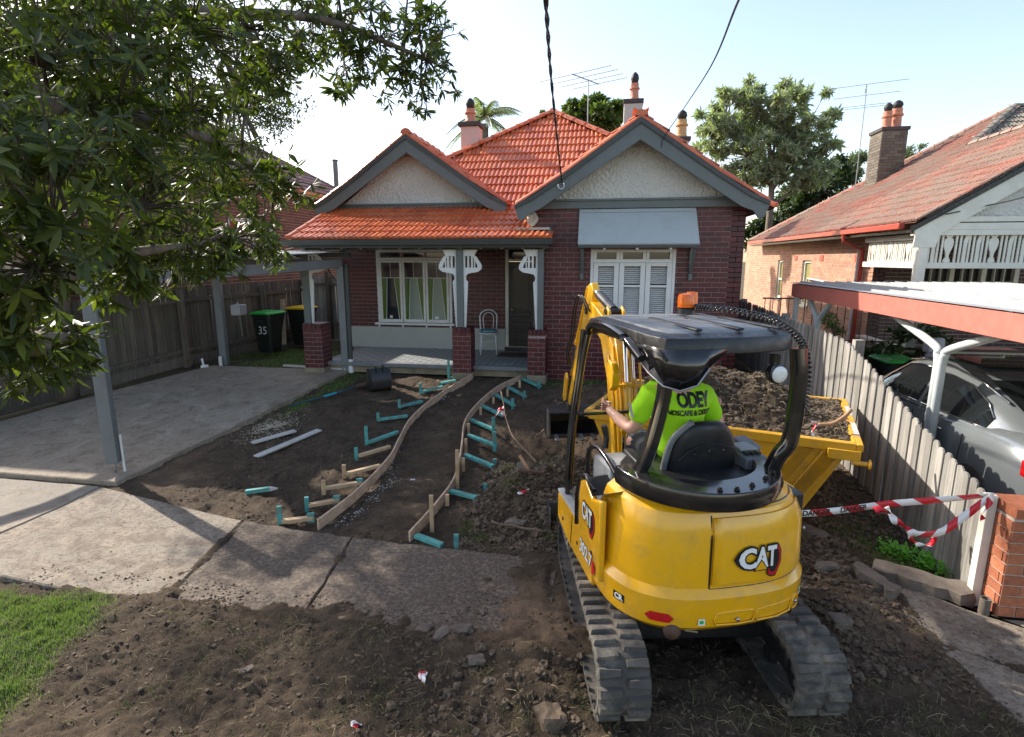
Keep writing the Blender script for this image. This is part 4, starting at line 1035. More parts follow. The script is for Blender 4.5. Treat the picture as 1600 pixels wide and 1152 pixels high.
for (a, b) in zip(FP[:-1], FP[1:]):
    a3 = Vector((a[0] + .04, a[1], g(a[1]))); b3 = Vector((b[0] + .04, b[1], g(b[1])))
    for h in (.30, 1.35): part('rail', MB().beam(a3 + Vector((0, 0, h)), b3 + Vector((0, 0, h)), .045, .075), M['fence_dark'], fence)
    part('plinth_board', MB().beam(a3 + Vector((.0, 0, .08)), b3 + Vector((.0, 0, .08)), .025, .20), M['fence_dark'], fence)
    q = b3 + Vector((.07, 0, 0)); part('fence_post', MB().bb(q.x - .05, q.x + .05, q.y - .05, q.y + .05, q.z - .05, q.z + 1.55), M['fence_dark'], fence, bevel=.006)
fence2 = thing('paling_fence', (-7.4, 14.5, 0), 'grey paling fence across the gap behind the yellow lidded bin', 'fence')
PL2 = Pieces('paling'); palings(PL2, fence2, [(-8.38, 14.5), (-6.0, 14.5)], lambda x, y: 1.72, gb_, 'fence')
for z_ in (.4, 1.5): part('rail', MB().bb(-8.38, -6.0, 14.38, 14.44, z_ - .04, z_ + .04), M['fence_dark'], fence2)
for x_ in (-8.25, -7.55, -6.9, -6.2): part('fence_post', MB().bb(x_ - .05, x_ + .05, 14.33, 14.43, 0, 1.85), M['fence_dark'], fence2)
part('screen', MB().bb(-7.0, -6.0, 13.9, 13.95, 0, 1.75), M['grey_dark'], fence2)
PL.build(fence); PL2.build(fence2)
# left neighbour
nb = thing('brown_brick_house', (-10.5, 15, 0), 'brown brick house with purplish tiled roof showing behind the tree', 'house')
NB = Pieces('brick', 260); NT = Pieces('tile', 300)
nw = part('side_wall', wallmb((-9.9, 8.9, -.1), (0, 1, 0), 12.3, 4.35, .25, [(4.8, 5.9, 2.0, 3.4)]), M['mortar_old'], nb)
bricks(NB, nw, (-9.9, 8.9, 1.3), (0, 1, 0), 12.3, 2.9, 'brick_brown', [(4.8, 5.9, .6, 2.0)])
fw = part('front_wall', wallmb((-18, 8.9, -.1), (1, 0, 0), 8.1, 4.35, .25, [(1.2, 2.8, 1.3, 2.9), (4.6, 6.4, 1.3, 2.9)]), M['mortar_old'], nb)
bricks(NB, fw, (-18, 8.9, 1.3), (1, 0, 0), 8.1, 2.9, 'brick_brown', [(1.2, 2.8, 0, 1.5), (4.6, 6.4, 0, 1.5)])
for (x0_, x1_) in ((-16.8, -15.2), (-13.4, -11.6)):
    f_ = part('window', MB().bb(x0_, x1_, 8.94, 9.00, 1.2, 1.28).bb(x0_, x1_, 8.94, 9.00, 2.72, 2.8).bb(x0_, x0_ + .07, 8.94, 9.00, 1.281, 2.719).bb(x1_ - .07, x1_, 8.94, 9.00, 1.281, 2.719), M['white'], nb)
    part('pane', MB().bb(x0_ + .06, x1_ - .06, 9.00, 9.01, 1.25, 2.75), M['glass_pale'], f_)
f_ = part('window', MB().bb(-9.97, -9.93, 13.72, 14.78, 1.92, 2.0).bb(-9.97, -9.93, 13.72, 14.78, 3.2, 3.28).bb(-9.97, -9.93, 13.72, 13.79, 2.0, 3.2).bb(-9.97, -9.93, 14.71, 14.78, 2.0, 3.2), M['white'], nb); part('pane', MB().bb(-9.99, -9.98, 13.7, 14.8, 1.9, 3.3), M['glass'], f_)
EX, NEZ = -9.55, 4.3; AX, AZ = -13.9, 4.3 + 4.35 * .6; y0_, y1_ = 8.45, 21.6
rf = part('roof', MB().add([(EX, y0_, NEZ), (EX, y1_, NEZ), (AX, y1_ - 4.0, AZ), (AX, y0_ + 4.0, AZ), (-18.4, y0_, NEZ), (-18.4, y1_, NEZ)], [(0, 1, 2, 3), (0, 3, 4), (3, 2, 5, 4), (1, 5, 2)]), M['under'], nb)
Vn = Vector((AX - EX, 0, AZ - NEZ)); ln = Vn.length
tiles(NT, rf, (EX, y0_, NEZ + .02), (0, 1, 0), Vn, y1_ - y0_, ln, 'tile_left', lambda u, v: v < ln and 4.0 * v / ln < u < (y1_ - y0_) - 4.0 * v / ln)
Vn2 = Vector((0, 4.0, AZ - NEZ)); ln2 = Vn2.length; hw_ = (EX + 18.4)
tiles(NT, rf, (-18.4, y0_, NEZ + .02), (1, 0, 0), Vn2, hw_, ln2, 'tile_left', lambda u, v: v < ln2 and 4.45 * v / ln2 < u < hw_ - 4.35 * v / ln2)
ridge(NT, rf, (EX, y1_, NEZ + .05), (AX, y1_ - 4.0, AZ + .05), 'tile_left'); ridge(NT, rf, (EX, y0_, NEZ + .05), (AX, y0_ + 4.0, AZ + .05), 'tile_left')
ridge(NT, rf, (AX, y0_ + 4, AZ + .05), (AX, y1_ - 4.0, AZ + .05), 'tile_left')
part('gutter', MB().bb(EX - .0, EX + .11, y0_ - .1, y1_ + .1, NEZ - .10, NEZ - .0), M['orange_gutter'], nb, bevel=.01)
part('gutter', MB().bb(-18.5, EX - .01, y0_ - .11, y0_ + .0, NEZ - .10, NEZ - .0), M['orange_gutter'], nb, bevel=.01)
part('eave', MB().bb(-9.9, EX, y0_, y1_, NEZ - .14, NEZ - .101), M['cream'], nb)
part('eave', MB().bb(-18.4, -9.91, y0_, 8.9, NEZ - .14, NEZ - .101), M['cream'], nb)
NB.build(nb); NT.build(rf)
# gas vent pipe seen over the roof behind
p = at_y(524, 262, 22)
vt = thing('vent_pipe', (p.x, 22, 0), 'short blue grey vent pipe above the neighbouring roofline', 'pipe')
part('pipe', MB().cyl((p.x, 22, 2), (p.x, 22, p.z + .25), .10, seg=12), M['grey_trim'], vt, smooth=True, auto=40)
part('cap', MB().cyl((p.x, 22, p.z + .251), (p.x, 22, p.z + .30), .12, seg=12), M['grey_dark'], vt)

# wheelie bins
def text_mb(s, size, o, u, v, depth=.002, bold=0.0, mb=None, align='CENTER', warp=None, spacing=1.0, xs=1.0):
    c = bpy.data.curves.new('t', 'FONT'); c.body = s; c.size = size; c.extrude = .5; c.offset = bold; c.align_x = align; c.align_y = 'CENTER'; c.space_character = spacing; c.resolution_u = 3
    ob = bpy.data.objects.new('t', c); COL.objects.link(ob); dg = bpy.context.evaluated_depsgraph_get()
    me = bpy.data.meshes.new_from_object(ob.evaluated_get(dg)); bpy.data.objects.remove(ob)
    mb = mb or MB(); o, u, v = Vector(o), Vector(u).normalized(), Vector(v).normalized(); w = u.cross(v)
    vs = []
    for q in me.vertices:
        x, y, z = q.co; x *= xs
        if warp: vs.append(warp(x, y, z * 2 * depth + depth))
        else: vs.append(o + u * x + v * y + w * (z * 2 * depth + depth))
    mb.add(vs, [tuple(p.vertices) for p in me.polygons]); bpy.data.meshes.remove(me); return mb
def bin_(loc, rz, lid, label, number=None, sc=1.0):
    b = thing('wheelie_bin', loc, label, 'wheelie bin', 'wheelie bins', rz=rz)
    w, d, h = .52 * sc, .52 * sc, .92 * sc
    rings = []
    for (z, k) in ((.03, .74), (.10, .78), (h - .07, .98), (h - .065, 1.03), (h, 1.04)):
        a, c = w / 2 * k, d / 2 * k; r_ = .05
        rings.append([Vector((x, y, z)) for x, y in [(-a + r_, -c), (a - r_, -c), (a, -c + r_), (a, c - r_), (a - r_, c), (-a + r_, c), (-a, c - r_), (-a, -c + r_)]])
    body = part('body', MB().loft(rings), M['bin_black'], b, smooth=True, auto=35)
    L = [(-w / 2 - .02, h + .005), (-w / 2 - .025, h + .035), (-w / 2 + .08, h + .07), (w / 2 - .08, h + .07), (w / 2 + .025, h + .035), (w / 2 + .02, h + .005)]
    ld = part('lid', MB().prism(L, (0, d / 2 + .05, 0), (1, 0, 0), (0, 0, 1), d + .09), M[lid], b, bevel=.016)
    part('lid_rib', MB().bb(-w / 2 + .12, w / 2 - .12, -d / 2 + .06, d / 2 - .08, h + .072, h + .082), M[lid], ld, bevel=.006)
    part('hinge', MB().cyl((-w / 2 + .05, d / 2 + .04, h - .02), (w / 2 - .05, d / 2 + .04, h - .02), .018, seg=10), M['bin_black'], b)
    for s_ in (-1, 1): part('wheel', MB().cyl((s_ * (w / 2 - .04), d / 2 - .06, .09), (s_ * (w / 2 + .005), d / 2 - .06, .09), .09, seg=18), M['rubber'], b, smooth=True, auto=40)
    part('handle_recess', MB().bb(-.08, .08, -d / 2 * 1.0 - .012, -d / 2 * 1.0 + .01, h - .16, h - .13), M['bin_black'], body, bevel=.004)
    if number:
        part('number', text_mb(number, .26 * sc, (.05, -d / 2 * .925 - .012, h * .60), (1, 0, 0), (0, .06, 1), .002, -.002), M['chalk'], b)
        part('number', text_mb('HILL', .05, (.03, -d / 2 * .99 - .01, h * .84), (1, 0, 0), (0, .06, 1), .001), M['grey_light'], b)
    return b
q = gr(412, 553); bin_((q.x + .05, q.y + .2, 0), R(-8), 'bin_green', 'black wheelie bin with green lid and number 35', '35')
q = gr(468, 540); bin_((q.x + .08, q.y + .1, 0), R(-4), 'bin_yellow', 'black wheelie bin with yellow lid nearest the brick pier', None, 1.02)
q = gr(432, 538); bin_((q.x - .0, q.y + .05, 0), R(-6), 'bin_black', 'low black bin with black lid squeezed between green and yellow lidded bins', None, .86)
# boards and tools leaning behind
a = at_y(427, 470, 12.9); b = gr(452, 537)
one('timber_board', MB().beam((a.x - .05, 13.4, a.z), (b.x, b.y - .25, .0), .14, .02, (0, -1, 0)), M['pine_face'], 'raw timber board standing upright between the two tallest bins', 'board')
def tool(name, p0, p1, label, cat, head=None, hm='steel', r=.014, mat='handle_wood', gloc=None):
    p0, p1 = Vector(p0), Vector(p1); t = thing(name, (p1.x, p1.y, min(p0.z, p1.z)), label, cat)
    part('handle', MB().tube([p0, p1], r, 10), M[mat], t, smooth=True, auto=40)
    if head: head(t, p0, p1)
    return t
def spade_head(t, p0, p1, mat='rust', w=.17, L=.26):
    d = (p1 - p0).normalized(); s = d.cross(Vector((0, 1, .2))).normalized() if abs(d.y) < .8 else d.cross(Vector((0, 0, 1))).normalized(); n = s.cross(d).normalized(); mb = MB(); rings = []
    for (k, ww) in ((0, .5), (.06, .9), (.5, 1), (.9, .9), (1, .6)):
        c = p1 + d * (k * L)
        rings.append([c + s * (x * w / 2 * ww) + n * (.025 * (x * x) + o_) for o_ in (.0, .004) for x in ((-1, -.5, 0, .5, 1) if o_ == 0 else (1, .5, 0, -.5, -1))])
    mb.loft(rings); part('blade', mb, M[mat], t, smooth=True, auto=40)
a = at_y(352, 476, 10.6); b = gr(383, 548)
tool('shovel', (a.x, 11.0, a.z), (b.x - .02, b.y, .22), 'long pale handled shovel leaning beside the green lidded bin', 'shovel', lambda t, p, q: spade_head(t, p, q), mat='white_board', r=.018)
a = at_y(280, 500, 9.9); b = gr(299, 574)
tool('garden_hoe', (a.x - .1, 10.2, a.z), (b.x, b.y, .12), 'thin rusty handled hoe leaning on the dark fence', 'hoe', lambda t, p, q: part('blade', MB().box(q, (.14, .05, .06)), M['rust'], t), mat='rust', r=.012)
p = at_y(352, 487, 10.2); one('meter_box', MB().bb(p.x - .02, p.x + .20, 10.38, 10.62, p.z - .10, p.z + .12), M['grey_light'], 'small pale grey box fixed beside the rear carport post', 'meter box', bevel=.02)
q = gr(316, 576); mb = MB(); mb.cyl((q.x, q.y, .02), (q.x + .12, q.y + .02, .05), .05, .03, 10).cyl((q.x + .04, q.y, .05), (q.x + .0, q.y + .02, .20), .02, seg=8)
one('tap_fitting', mb, M['white'], 'small white plastic pipe fitting lying at the driveway end', 'fitting')
# white strip at the end of the driveway
a, b = gr(443, 575), gr(540, 581); one('timber_strip', MB().beam(a + Vector((0, .02, .05)), b + Vector((0, .02, .05)), .06, .035), M['white_board'], 'long pale timber strip laid along the far end of the driveway', 'timber strip')
# chair on the verandah
ch = thing('bentwood_chair', (-2.42, 11.45, .206), 'white bentwood chair standing on the verandah beside the door', 'chair', rz=R(12))
part('seat', MB().lathe((0, 0, .43), [(.19, 0), (.205, .012), (.205, .028), (.18, .035)], 22), M['white'], ch, smooth=True, auto=40)
for sx, sy in ((-1, -1), (1, -1)): part('leg', MB().tube([(sx * .14, -.14, .43), (sx * .155, -.165, .2), (sx * .17, -.19, 0)], [.017, .014, .011], 8), M['white'], ch, smooth=True)
def arc(cx, cz, rx, rz_, a0, a1, y, n=14): return [(cx + rx * math.cos(a0 + (a1 - a0) * i / n), y, cz + rz_ * math.sin(a0 + (a1 - a0) * i / n)) for i in range(n + 1)]
part('back_frame', MB().tube([(.19, .24, 0), (.165, .17, .43)] + [(x, .17 + (z - .43) * .12, z) for x, _, z in arc(0, .76, .185, .16, 0, math.pi, .2)] + [(-.165, .17, .43), (-.19, .24, 0)], .014, 8), M['white'], ch, smooth=True)
part('back_loop', MB().tube([(.09, .17, .45)] + [(x, .17 + (z - .43) * .12, z) for x, _, z in arc(0, .73, .115, .13, 0, math.pi, .2)] + [(-.09, .17, .45)], .010, 8), M['white'], ch, smooth=True)
part('leg_ring', MB().tube([(.14 * math.cos(t / 16 * 6.283), .14 * math.sin(t / 16 * 6.283), .27) for t in range(16)], .008, 6, closed=True), M['white'], ch, smooth=True)
M['cushion'] = None
m, nt, bs = nodes('blue patterned cushion cloth'); c_ = ramp(nt, noise(nt, 22, 3, .5, wpos(nt)), [(.38, (.02, .10, .16)), (.5, (.08, .30, .36)), (.56, (.30, .36, .30)), (.66, (.03, .16, .24))]); nt.links.new(c_.outputs[0], bs.inputs['Base Color']); bs.inputs['Roughness'].default_value = .9; M['cushion'] = m
one('seat_cushion', MB().lathe((-2.42, 11.44, .675), [(.15, 0), (.19, .015), (.195, .035), (.17, .055), (.06, .062)], 22), M['cushion'], 'round blue patterned cushion on the white bentwood chair', 'cushion', smooth=True)
one('doormat', MB().bb(-2.18, -1.40, 11.15, 11.62, .204, .218), simple('brown coir', (.075, .045, .025), .95, bmp=.8, bscale=200), 'brown coir doormat in front of the front door', 'doormat')
# ================================================================== FORMWORK AND LOOSE THINGS IN THE GARDEN
def spline(pts, n):
    P = [Vector(p) for p in pts]; out = []
    P = [P[0] * 2 - P[1]] + P + [P[-1] * 2 - P[-2]]
    seg = len(P) - 3
    for i in range(n + 1):
        t = i / n * seg; k = min(int(t), seg - 1); u = t - k; a, b, c, d = P[k:k + 4]
        out.append(.5 * ((2 * b) + (c - a) * u + (2 * a - 5 * b + 4 * c - d) * u * u + (3 * b - a - 3 * c + d) * u ** 3))
    return out
def bent_board(pts, h, mat, parent):
    s = spline(pts, 60); mb = MB(); rings = []
    for i, p in enumerate(s):
        d = (s[min(i + 1, 60)] - s[max(i - 1, 0)]); d.z = 0; d.normalize(); nn = Vector((d.y, -d.x, 0)) * .010
        rings.append([p + nn, p - nn, p - nn + Vector((0, 0, h)), p + nn + Vector((0, 0, h))])
    mb.loft(rings); return part('edge_board', mb, M[mat], parent, bevel=.002)
def gp(px, py, dz=0): p = gr(px, py); return Vector((p.x, p.y, max(soil(p.x, p.y), p.z - .03) + dz))
L1 = [gp(497, 823), gp(560, 773), gp(608, 722), gp(624, 692), gp(644, 658), gp(683, 624), gp(738, 592)]
fw1 = thing('formwork', (L1[3].x, L1[3].y, L1[3].z), 'curved pine formwork board with turquoise stakes on the left of the path', 'formwork')
bent_board([p + Vector((0, 0, -.01)) for p in L1], .115, 'pine_face', fw1)
L2 = [gp(640, 842), gp(685, 791), gp(711, 752), gp(721, 705), gp(727, 664), gp(749, 634), gp(781, 608), gp(815, 592)]
fw2 = thing('formwork', (L2[3].x, L2[3].y, L2[3].z), 'curved pine formwork board braced on the right of the path', 'formwork')
bent_board([p + Vector((0, 0, -.01)) for p in L2], .115, 'pine_face', fw2)
def brace(parent, a, b, sh, smat, bmat, end=None, tilt=0, sw=.045, sd=.03, zb=.03):
    """horizontal strut lying from board (b) to stake (a), and the stake of height sh at a"""
    A = gp(*a); B = gp(*b)
    if sh: part('stake', MB().box((A.x - .01, A.y, A.z + sh / 2 - .03), (sw, sd, sh + .06), Matrix.Rotation(tilt, 3, 'Y') @ Matrix.Rotation(.3, 3, 'Z')), M[smat], parent, bevel=.002)
    part('strut', MB().beam(A + Vector((.02, -.01, zb + .0)), B + Vector((0, 0, zb + .02)), .062, .036), M[bmat], parent, bevel=.002)
    if end: part('cleat', MB().box(B + Vector((-.03, 0, .05)), (.07, .035, .10), Matrix.Rotation(.4, 3, 'Z')), M[end], parent, bevel=.002)
for (a, b, sh, sm_, bm_, e) in [((439, 815), (490, 812), .19, 'teal', 'pine', 'teal'), ((481, 789), (530, 784), .12, 'teal', 'pine', 'teal'), ((507, 762), (566, 757), .12, 'pine', 'pine', 'teal'), ((539, 740), (594, 730), .14, 'pine', 'pine', None),
        ((558, 712), (610, 700), .14, 'teal', 'pine', None), ((574, 691), (622, 677), .26, 'teal', 'teal', None), ((592, 655), (637, 652), .13, 'teal', 'teal', None), ((625, 636), (660, 629), .14, 'teal', 'teal', None), ((658, 612), (692, 609), .18, 'teal', 'teal', None), ((685, 600), (712, 598), .09, 'pine', 'teal', None)]:
    brace(fw1, a, b, sh, sm_, bm_, e)
brace(fw1, (702, 590), (732, 589), .36, 'teal', 'teal')
for (a, b, sh, sm_, bm_) in [((742, 786), (704, 770), 0, 'teal', 'teal'), ((768, 728), (726, 713), .0, 'teal', 'teal'), ((774, 696), (731, 682), .22, 'teal', 'teal'), ((772, 672), (736, 658), .22, 'teal', 'teal'), ((786, 650), (753, 636), .0, 'teal', 'teal'), ((802, 634), (774, 618), .15, 'teal', 'teal'), ((820, 622), (795, 607), .13, 'teal', 'teal'), ((843, 605), (816, 594), .14, 'teal', 'teal'), ((688, 852), (650, 840), .0, 'teal', 'teal')]:
    brace(fw2, a, b, sh, sm_, bm_)
def stake(parent, px, py, h, mat, w=.04, d=.035, tz=.2, tilt=0): p = gp(px, py); part('stake', MB().box((p.x, p.y, p.z + h / 2 - .03), (w, d, h + .06), Matrix.Rotation(tilt, 3, 'Y') @ Matrix.Rotation(tz, 3, 'Z')), M[mat], parent, bevel=.002)
for (a_, b_, h, mt) in [(675, 822, .36, 'pine'), (715, 757, .45, 'pine'), (699, 785, .12, 'pine'), (724, 730, .15, 'pine'), (728, 698, .14, 'pine'), (732, 671, .12, 'pine'), (751, 645, .12, 'pine'), (771, 628, .11, 'pine'), (793, 615, .11, 'pine'), (812, 601, .11, 'pine')]: stake(fw2, a_, b_, h, mt)
def loose_stake(px, py, h, lab):
    p = gp(px, py); one('timber_stake', MB().box((p.x, p.y, p.z + h / 2 - .03), (.045, .035, h + .06), Matrix.Rotation(.2, 3, 'Z')), M['teal'], lab, 'stake', 'turquoise stakes in the soil')
loose_stake(713, 852, .14, 'short turquoise stake standing alone near the footpath edge')
loose_stake(758, 772, .08, 'short turquoise stake in the soil just left of the heap')
loose_stake(773, 722, .07, 'smallest turquoise peg left of the dug mound')
def plank(a, b, w, t, mat, label, name='timber_plank', cat='plank', dz=.02, grp=None):
    A, B = gp(*a), gp(*b); return one(name, MB().beam(A + Vector((0, 0, dz)), B + Vector((0, 0, dz)), w, t), M[mat], label, cat, grp, bevel=.002)
plank((394, 691), (461, 672), .11, .02, 'white_board', 'shorter pale plank lying on the soil beside the sawdust', grp='pale planks on the soil')
plank((400, 713), (499, 671), .11, .02, 'white_board', 'longer pale plank lying on the soil', grp='pale planks on the soil')
A, B = gp(384, 769), gp(434, 762)
lt = thing('turquoise_peg', (A.x, A.y, A.z), 'loose turquoise peg with pale sharpened end lying on the soil', 'stake')
d_ = (B - A); part('shaft', MB().beam(A + Vector((0, 0, .03)), A + d_ * .74 + Vector((0, 0, .03)), .05, .045), M['teal'], lt, bevel=.002)
mb = MB(); u_ = d_.normalized(); s_ = u_.cross(Vector((0, 0, 1))); c0 = A + d_ * .745 + Vector((0, 0, .03)); c1_ = B + Vector((0, 0, .02))
mb.loft([[c0 + s_ * x + Vector((0, 0, z)) for x, z in ((-.025, -.022), (.025, -.022), (.025, .022), (-.025, .022))], [c1_ + s_ * x + Vector((0, 0, z)) for x, z in ((-.006, -.006), (.006, -.006), (.006, .006), (-.006, .006))]]); part('point', mb, M['white_board'], lt)
# sawdust
mb = MB(); r = random.Random(4); c = gr(425, 662)
for k in range(2600):
    a = r.uniform(0, 6.28); q = abs(r.gauss(0, .26)); x, y = c.x + math.cos(a) * q * .8, c.y + math.sin(a) * q * 1.1; s = r.uniform(.003, .009)
    mb.box((x, y, gz(x, y) + .004), (s * 2, s, s * .4), Matrix.Rotation(r.uniform(0, 3), 3, 'Z'))
for (px_, py2, n_, sg) in ((830, 430 + 210, 0, 0),):
    pass
one('sawdust', mb, simple('sawdust', (.55, .48, .36), .9, bmp=0), 'scattered pale sawdust beside the driveway edge', 'sawdust', kind='stuff')
mb = MB()
for k, (sx_, sy_) in enumerate([(597, 752), (580, 770), (540, 805), (606, 725), (612, 742), (622, 690), (690, 622), (560, 793)]):
    c = gr(sx_, sy_)
    for q in range(34):
        x, y = c.x + r.gauss(0, .05), c.y + r.gauss(0, .07); s = r.uniform(.003, .007); mb.box((x, y, gz(x, y) + .003), (s * 2, s, s * .5), Matrix.Rotation(r.uniform(0, 3), 3, 'Z'))
one('grout_crumbs', mb, M['chalk'], 'white grout crumbs spilled on the path inside the formwork', 'grout crumbs', kind='stuff')
# spade on the ground with blue handle
a, b = gp(455, 634), gp(556, 607)
sp_ = thing('spade', (b.x, b.y, b.z), 'blue handled spade lying on the soil beside the old bucket', 'spade')
part('handle', MB().tube([a + Vector((0, 0, .03)), a.lerp(b, .6) + Vector((0, 0, .04)), b + Vector((0, 0, .05))], .016, 8), simple('dark blue handle', (.012, .06, .09), .4), sp_, smooth=True, auto=40)
part('sleeve', MB().tube([a.lerp(b, .48) + Vector((0, 0, .036)), a.lerp(b, .68) + Vector((0, 0, .042))], .021, 8), simple('blue tape', (.02, .30, .42), .4), sp_, smooth=True, auto=40)
dd = (b - a).normalized(); ss = dd.cross(Vector((0, 0, 1))); e = b + dd * .02 + Vector((0, 0, .05)); mb = MB()
mb.loft([[e + dd * k + ss * (x * w_) + Vector((0, 0, .02 * x * x + o_)) for o_ in (0, .004) for x in ((-1, 0, 1) if o_ == 0 else (1, 0, -1))] for k, w_ in ((0, .05), (.03, .09), (.2, .09), (.25, .08))]); part('blade', mb, M['rust'], sp_)
# spare excavator bucket standing in front of the verandah
c = gp(590, 606); SB = thing('spare_bucket', (c.x, c.y, c.z), 'spare black toothed digging bucket on the soil in front of the verandah', 'bucket', rz=R(-140))
w_ = .34
shell = [(-.02, .0), (.18, .0), (.27, .07), (.29, .20), (.24, .34), (.16, .42)]
mb = MB(); inner = [(x * .93 - .005, z * .93 + .02) for x, z in shell]
mb.loft([[(s * w_ / 2, y, z) for y, z in shell + inner[::-1]] for s in (-1, 1)], cap=True); part('shell', mb, M['black_plastic'], SB, bevel=.004)
for s in (-1, 1): part('side_plate', MB().prism([(-.05, .02), (.18, .0), (.27, .07), (.29, .20), (.24, .34), (.16, .42), (.02, .40)], (s * (w_ / 2 + .006), 0, 0), (0, 1, 0), (0, 0, 1), .010), M['black_plastic'], SB, bevel=.002)
for i in range(4): part('tooth', MB().loft([[(-w_ / 2 + .05 + i * .08 + a_, .0 + y_, z_) for a_, z_ in ((-.02, -.01), (.02, -.01), (.02, .015), (-.02, .015))] for y_ in (-.01, -.10)]), M['rust'], SB)
for s in (-1, 1): part('ear', MB().prism([(.14, .40), (.26, .36), (.24, .47), (.17, .48)], (s * .06, 0, 0), (0, 1, 0), (0, 0, 1), .012), M['black_plastic'], SB, bevel=.002)
# mattock and branches by the mound
def branch(name, pts, r0, r1, label, cat='branch', mat='stick_wood'):
    mb = MB(); s = spline(pts, 12); rr = [r0 + (r1 - r0) * i / 12 for i in range(13)]; s = [p + Vector((gnoise(p.x, p.y, 9, 2), gnoise(p.x, p.y, 9, 5), gnoise(p.x, p.z, 9, 3))) * .012 for p in s]
    mb.tube(s, rr, 7); return one(name, mb, M[mat], label, cat, smooth=True)
a = at_y(783, 612, 7.6); b = gp(838, 775)
branch('fallen_branch', [a, Vector((a.x + .25, 6.9, a.z - .35)), b + Vector((0, 0, .03))], .009, .014, 'long thin bare branch leaning from the mound towards the formwork')
mk = thing('mattock', (gp(822, 790).x, gp(822, 790).y, -.4), 'wooden handled mattock standing head down in the soil heap', 'mattock')
a = at_y(812, 712, 5.6); b = gp(829, 792)
part('handle', MB().tube([a, a.lerp(b, .5) + Vector((.01, 0, 0)), b + Vector((0, 0, .02))], .018, 8), M['handle_wood'], mk, smooth=True); part('head', MB().beam(b + Vector((-.14, 0, .05)), b + Vector((.14, .03, .03)), .045, .03), M['rust'], mk, bevel=.006)
branch('twig', [gp(768, 829, .05), gp(800, 834, .06), gp(850, 846, .05)], .010, .014, 'brown crooked stick lying across the soil heap')
branch('twig', [gp(610, 756, .02), gp(630, 750, .03), gp(658, 746, .02)], .008, .005, 'thin dry stick lying in the middle of the path')
branch('twig', [gp(838, 690, .1), gp(860, 676, .14), gp(884, 664, .12)], .013, .010, 'short pale stick poking from the soil near the machine track')
# lumps of concrete and brick
def lump(px_, py2, sz, label, mat='stone', rz=0, cat='lump', seed=1, dz=.0):
    p = gp(px_, py2); mb = MB(); r = random.Random(seed)
    rm = Matrix.Rotation(rz, 3, 'Z') @ Matrix.Rotation(r.uniform(-.2, .2), 3, 'X')
    vs, fs = ICO[3]; out = []
    for v in vs:
        q = Vector(v); m_ = max(abs(q.x), abs(q.y), abs(q.z)); q = q * (1 / m_ * .55 + .45)      # between ball and block
        k = 1 + .30 * mn.noise(q * 1.3 + Vector((seed * 3.7, seed, 1))) + .10 * mn.noise(q * 4 + Vector((seed, 5, 1)))
        out.append(rm @ Vector((q.x * sz[0] / 2 * k, q.y * sz[1] / 2 * k, q.z * sz[2] / 2 * k)) + p + Vector((0, 0, sz[2] * .25 + dz)))
    mb.add(out, fs)
    o = one('rubble', mb, M[mat], label, cat, 'lumps of rubble in the soil')
    return o
lump(818, 780, (.15, .22, .09), 'brown brick sized lump beside the mattock head', rz=.2, seed=2)
lump(806, 828, (.20, .12, .10), 'grey brown block in the soil heap above the crooked stick', rz=-.1, seed=3)
lump(660, 990, (.12, .20, .05), 'flat brown stone half buried in front of the footpath', seed=4)
lump(690, 1000, (.08, .14, .04), 'narrow stone next to the flat brown stone', rz=-.3, seed=5)
lump(722, 985, (.16, .10, .06), 'pale clay lump near the footpath edge', rz=.3, seed=6)
lump(860, 1125, (.15, .18, .12), 'big rounded muddy rock at the left track of the machine', 'clod', rz=.5, seed=7, dz=-.03)
lump(386, 1048, (.05, .11, .03), 'small grey pebble like stone in the soil below the footpath', rz=-.5, seed=8)
lump(1310, 985, (.16, .12, .09), 'pale stone beside the right track', rz=.2, seed=9)
lump(745, 1040, (.12, .09, .06), 'rounded clod like stone close to the torn tape', rz=.4, seed=12)
lump(1290, 905, (.20, .10, .08), 'grey stone in the churned soil behind the machine', rz=.2, seed=10)
lump(1262, 830, (.36, .14, .09), 'long stone half buried near the skip', rz=-.5, seed=11)
# torn danger tape on the ground
M['tape'] = None
m, nt, bs = nodes('red and white barrier tape'); u = N(nt, 'ShaderNodeUVMap'); sx_ = N(nt, 'ShaderNodeSeparateXYZ'); nt.links.new(u.outputs[0], sx_.inputs[0])
ad = N(nt, 'ShaderNodeMath', operation='MULTIPLY_ADD'); nt.links.new(sx_.outputs[1], ad.inputs[0]); ad.inputs[1].default_value = .25; nt.links.new(sx_.outputs[0], ad.inputs[2])
fr2 = N(nt, 'ShaderNodeMath', operation='FRACT'); nt.links.new(ad.outputs[0], fr2.inputs[0]); gt = N(nt, 'ShaderNodeMath', operation='GREATER_THAN'); nt.links.new(fr2.outputs[0], gt.inputs[0]); gt.inputs[1].default_value = .5
nt.links.new(mixc(nt, gt.outputs[0], (.80, .79, .77), (.60, .015, .03)), bs.inputs['Base Color']); bs.inputs['Roughness'].default_value = .35; M['tape'] = m
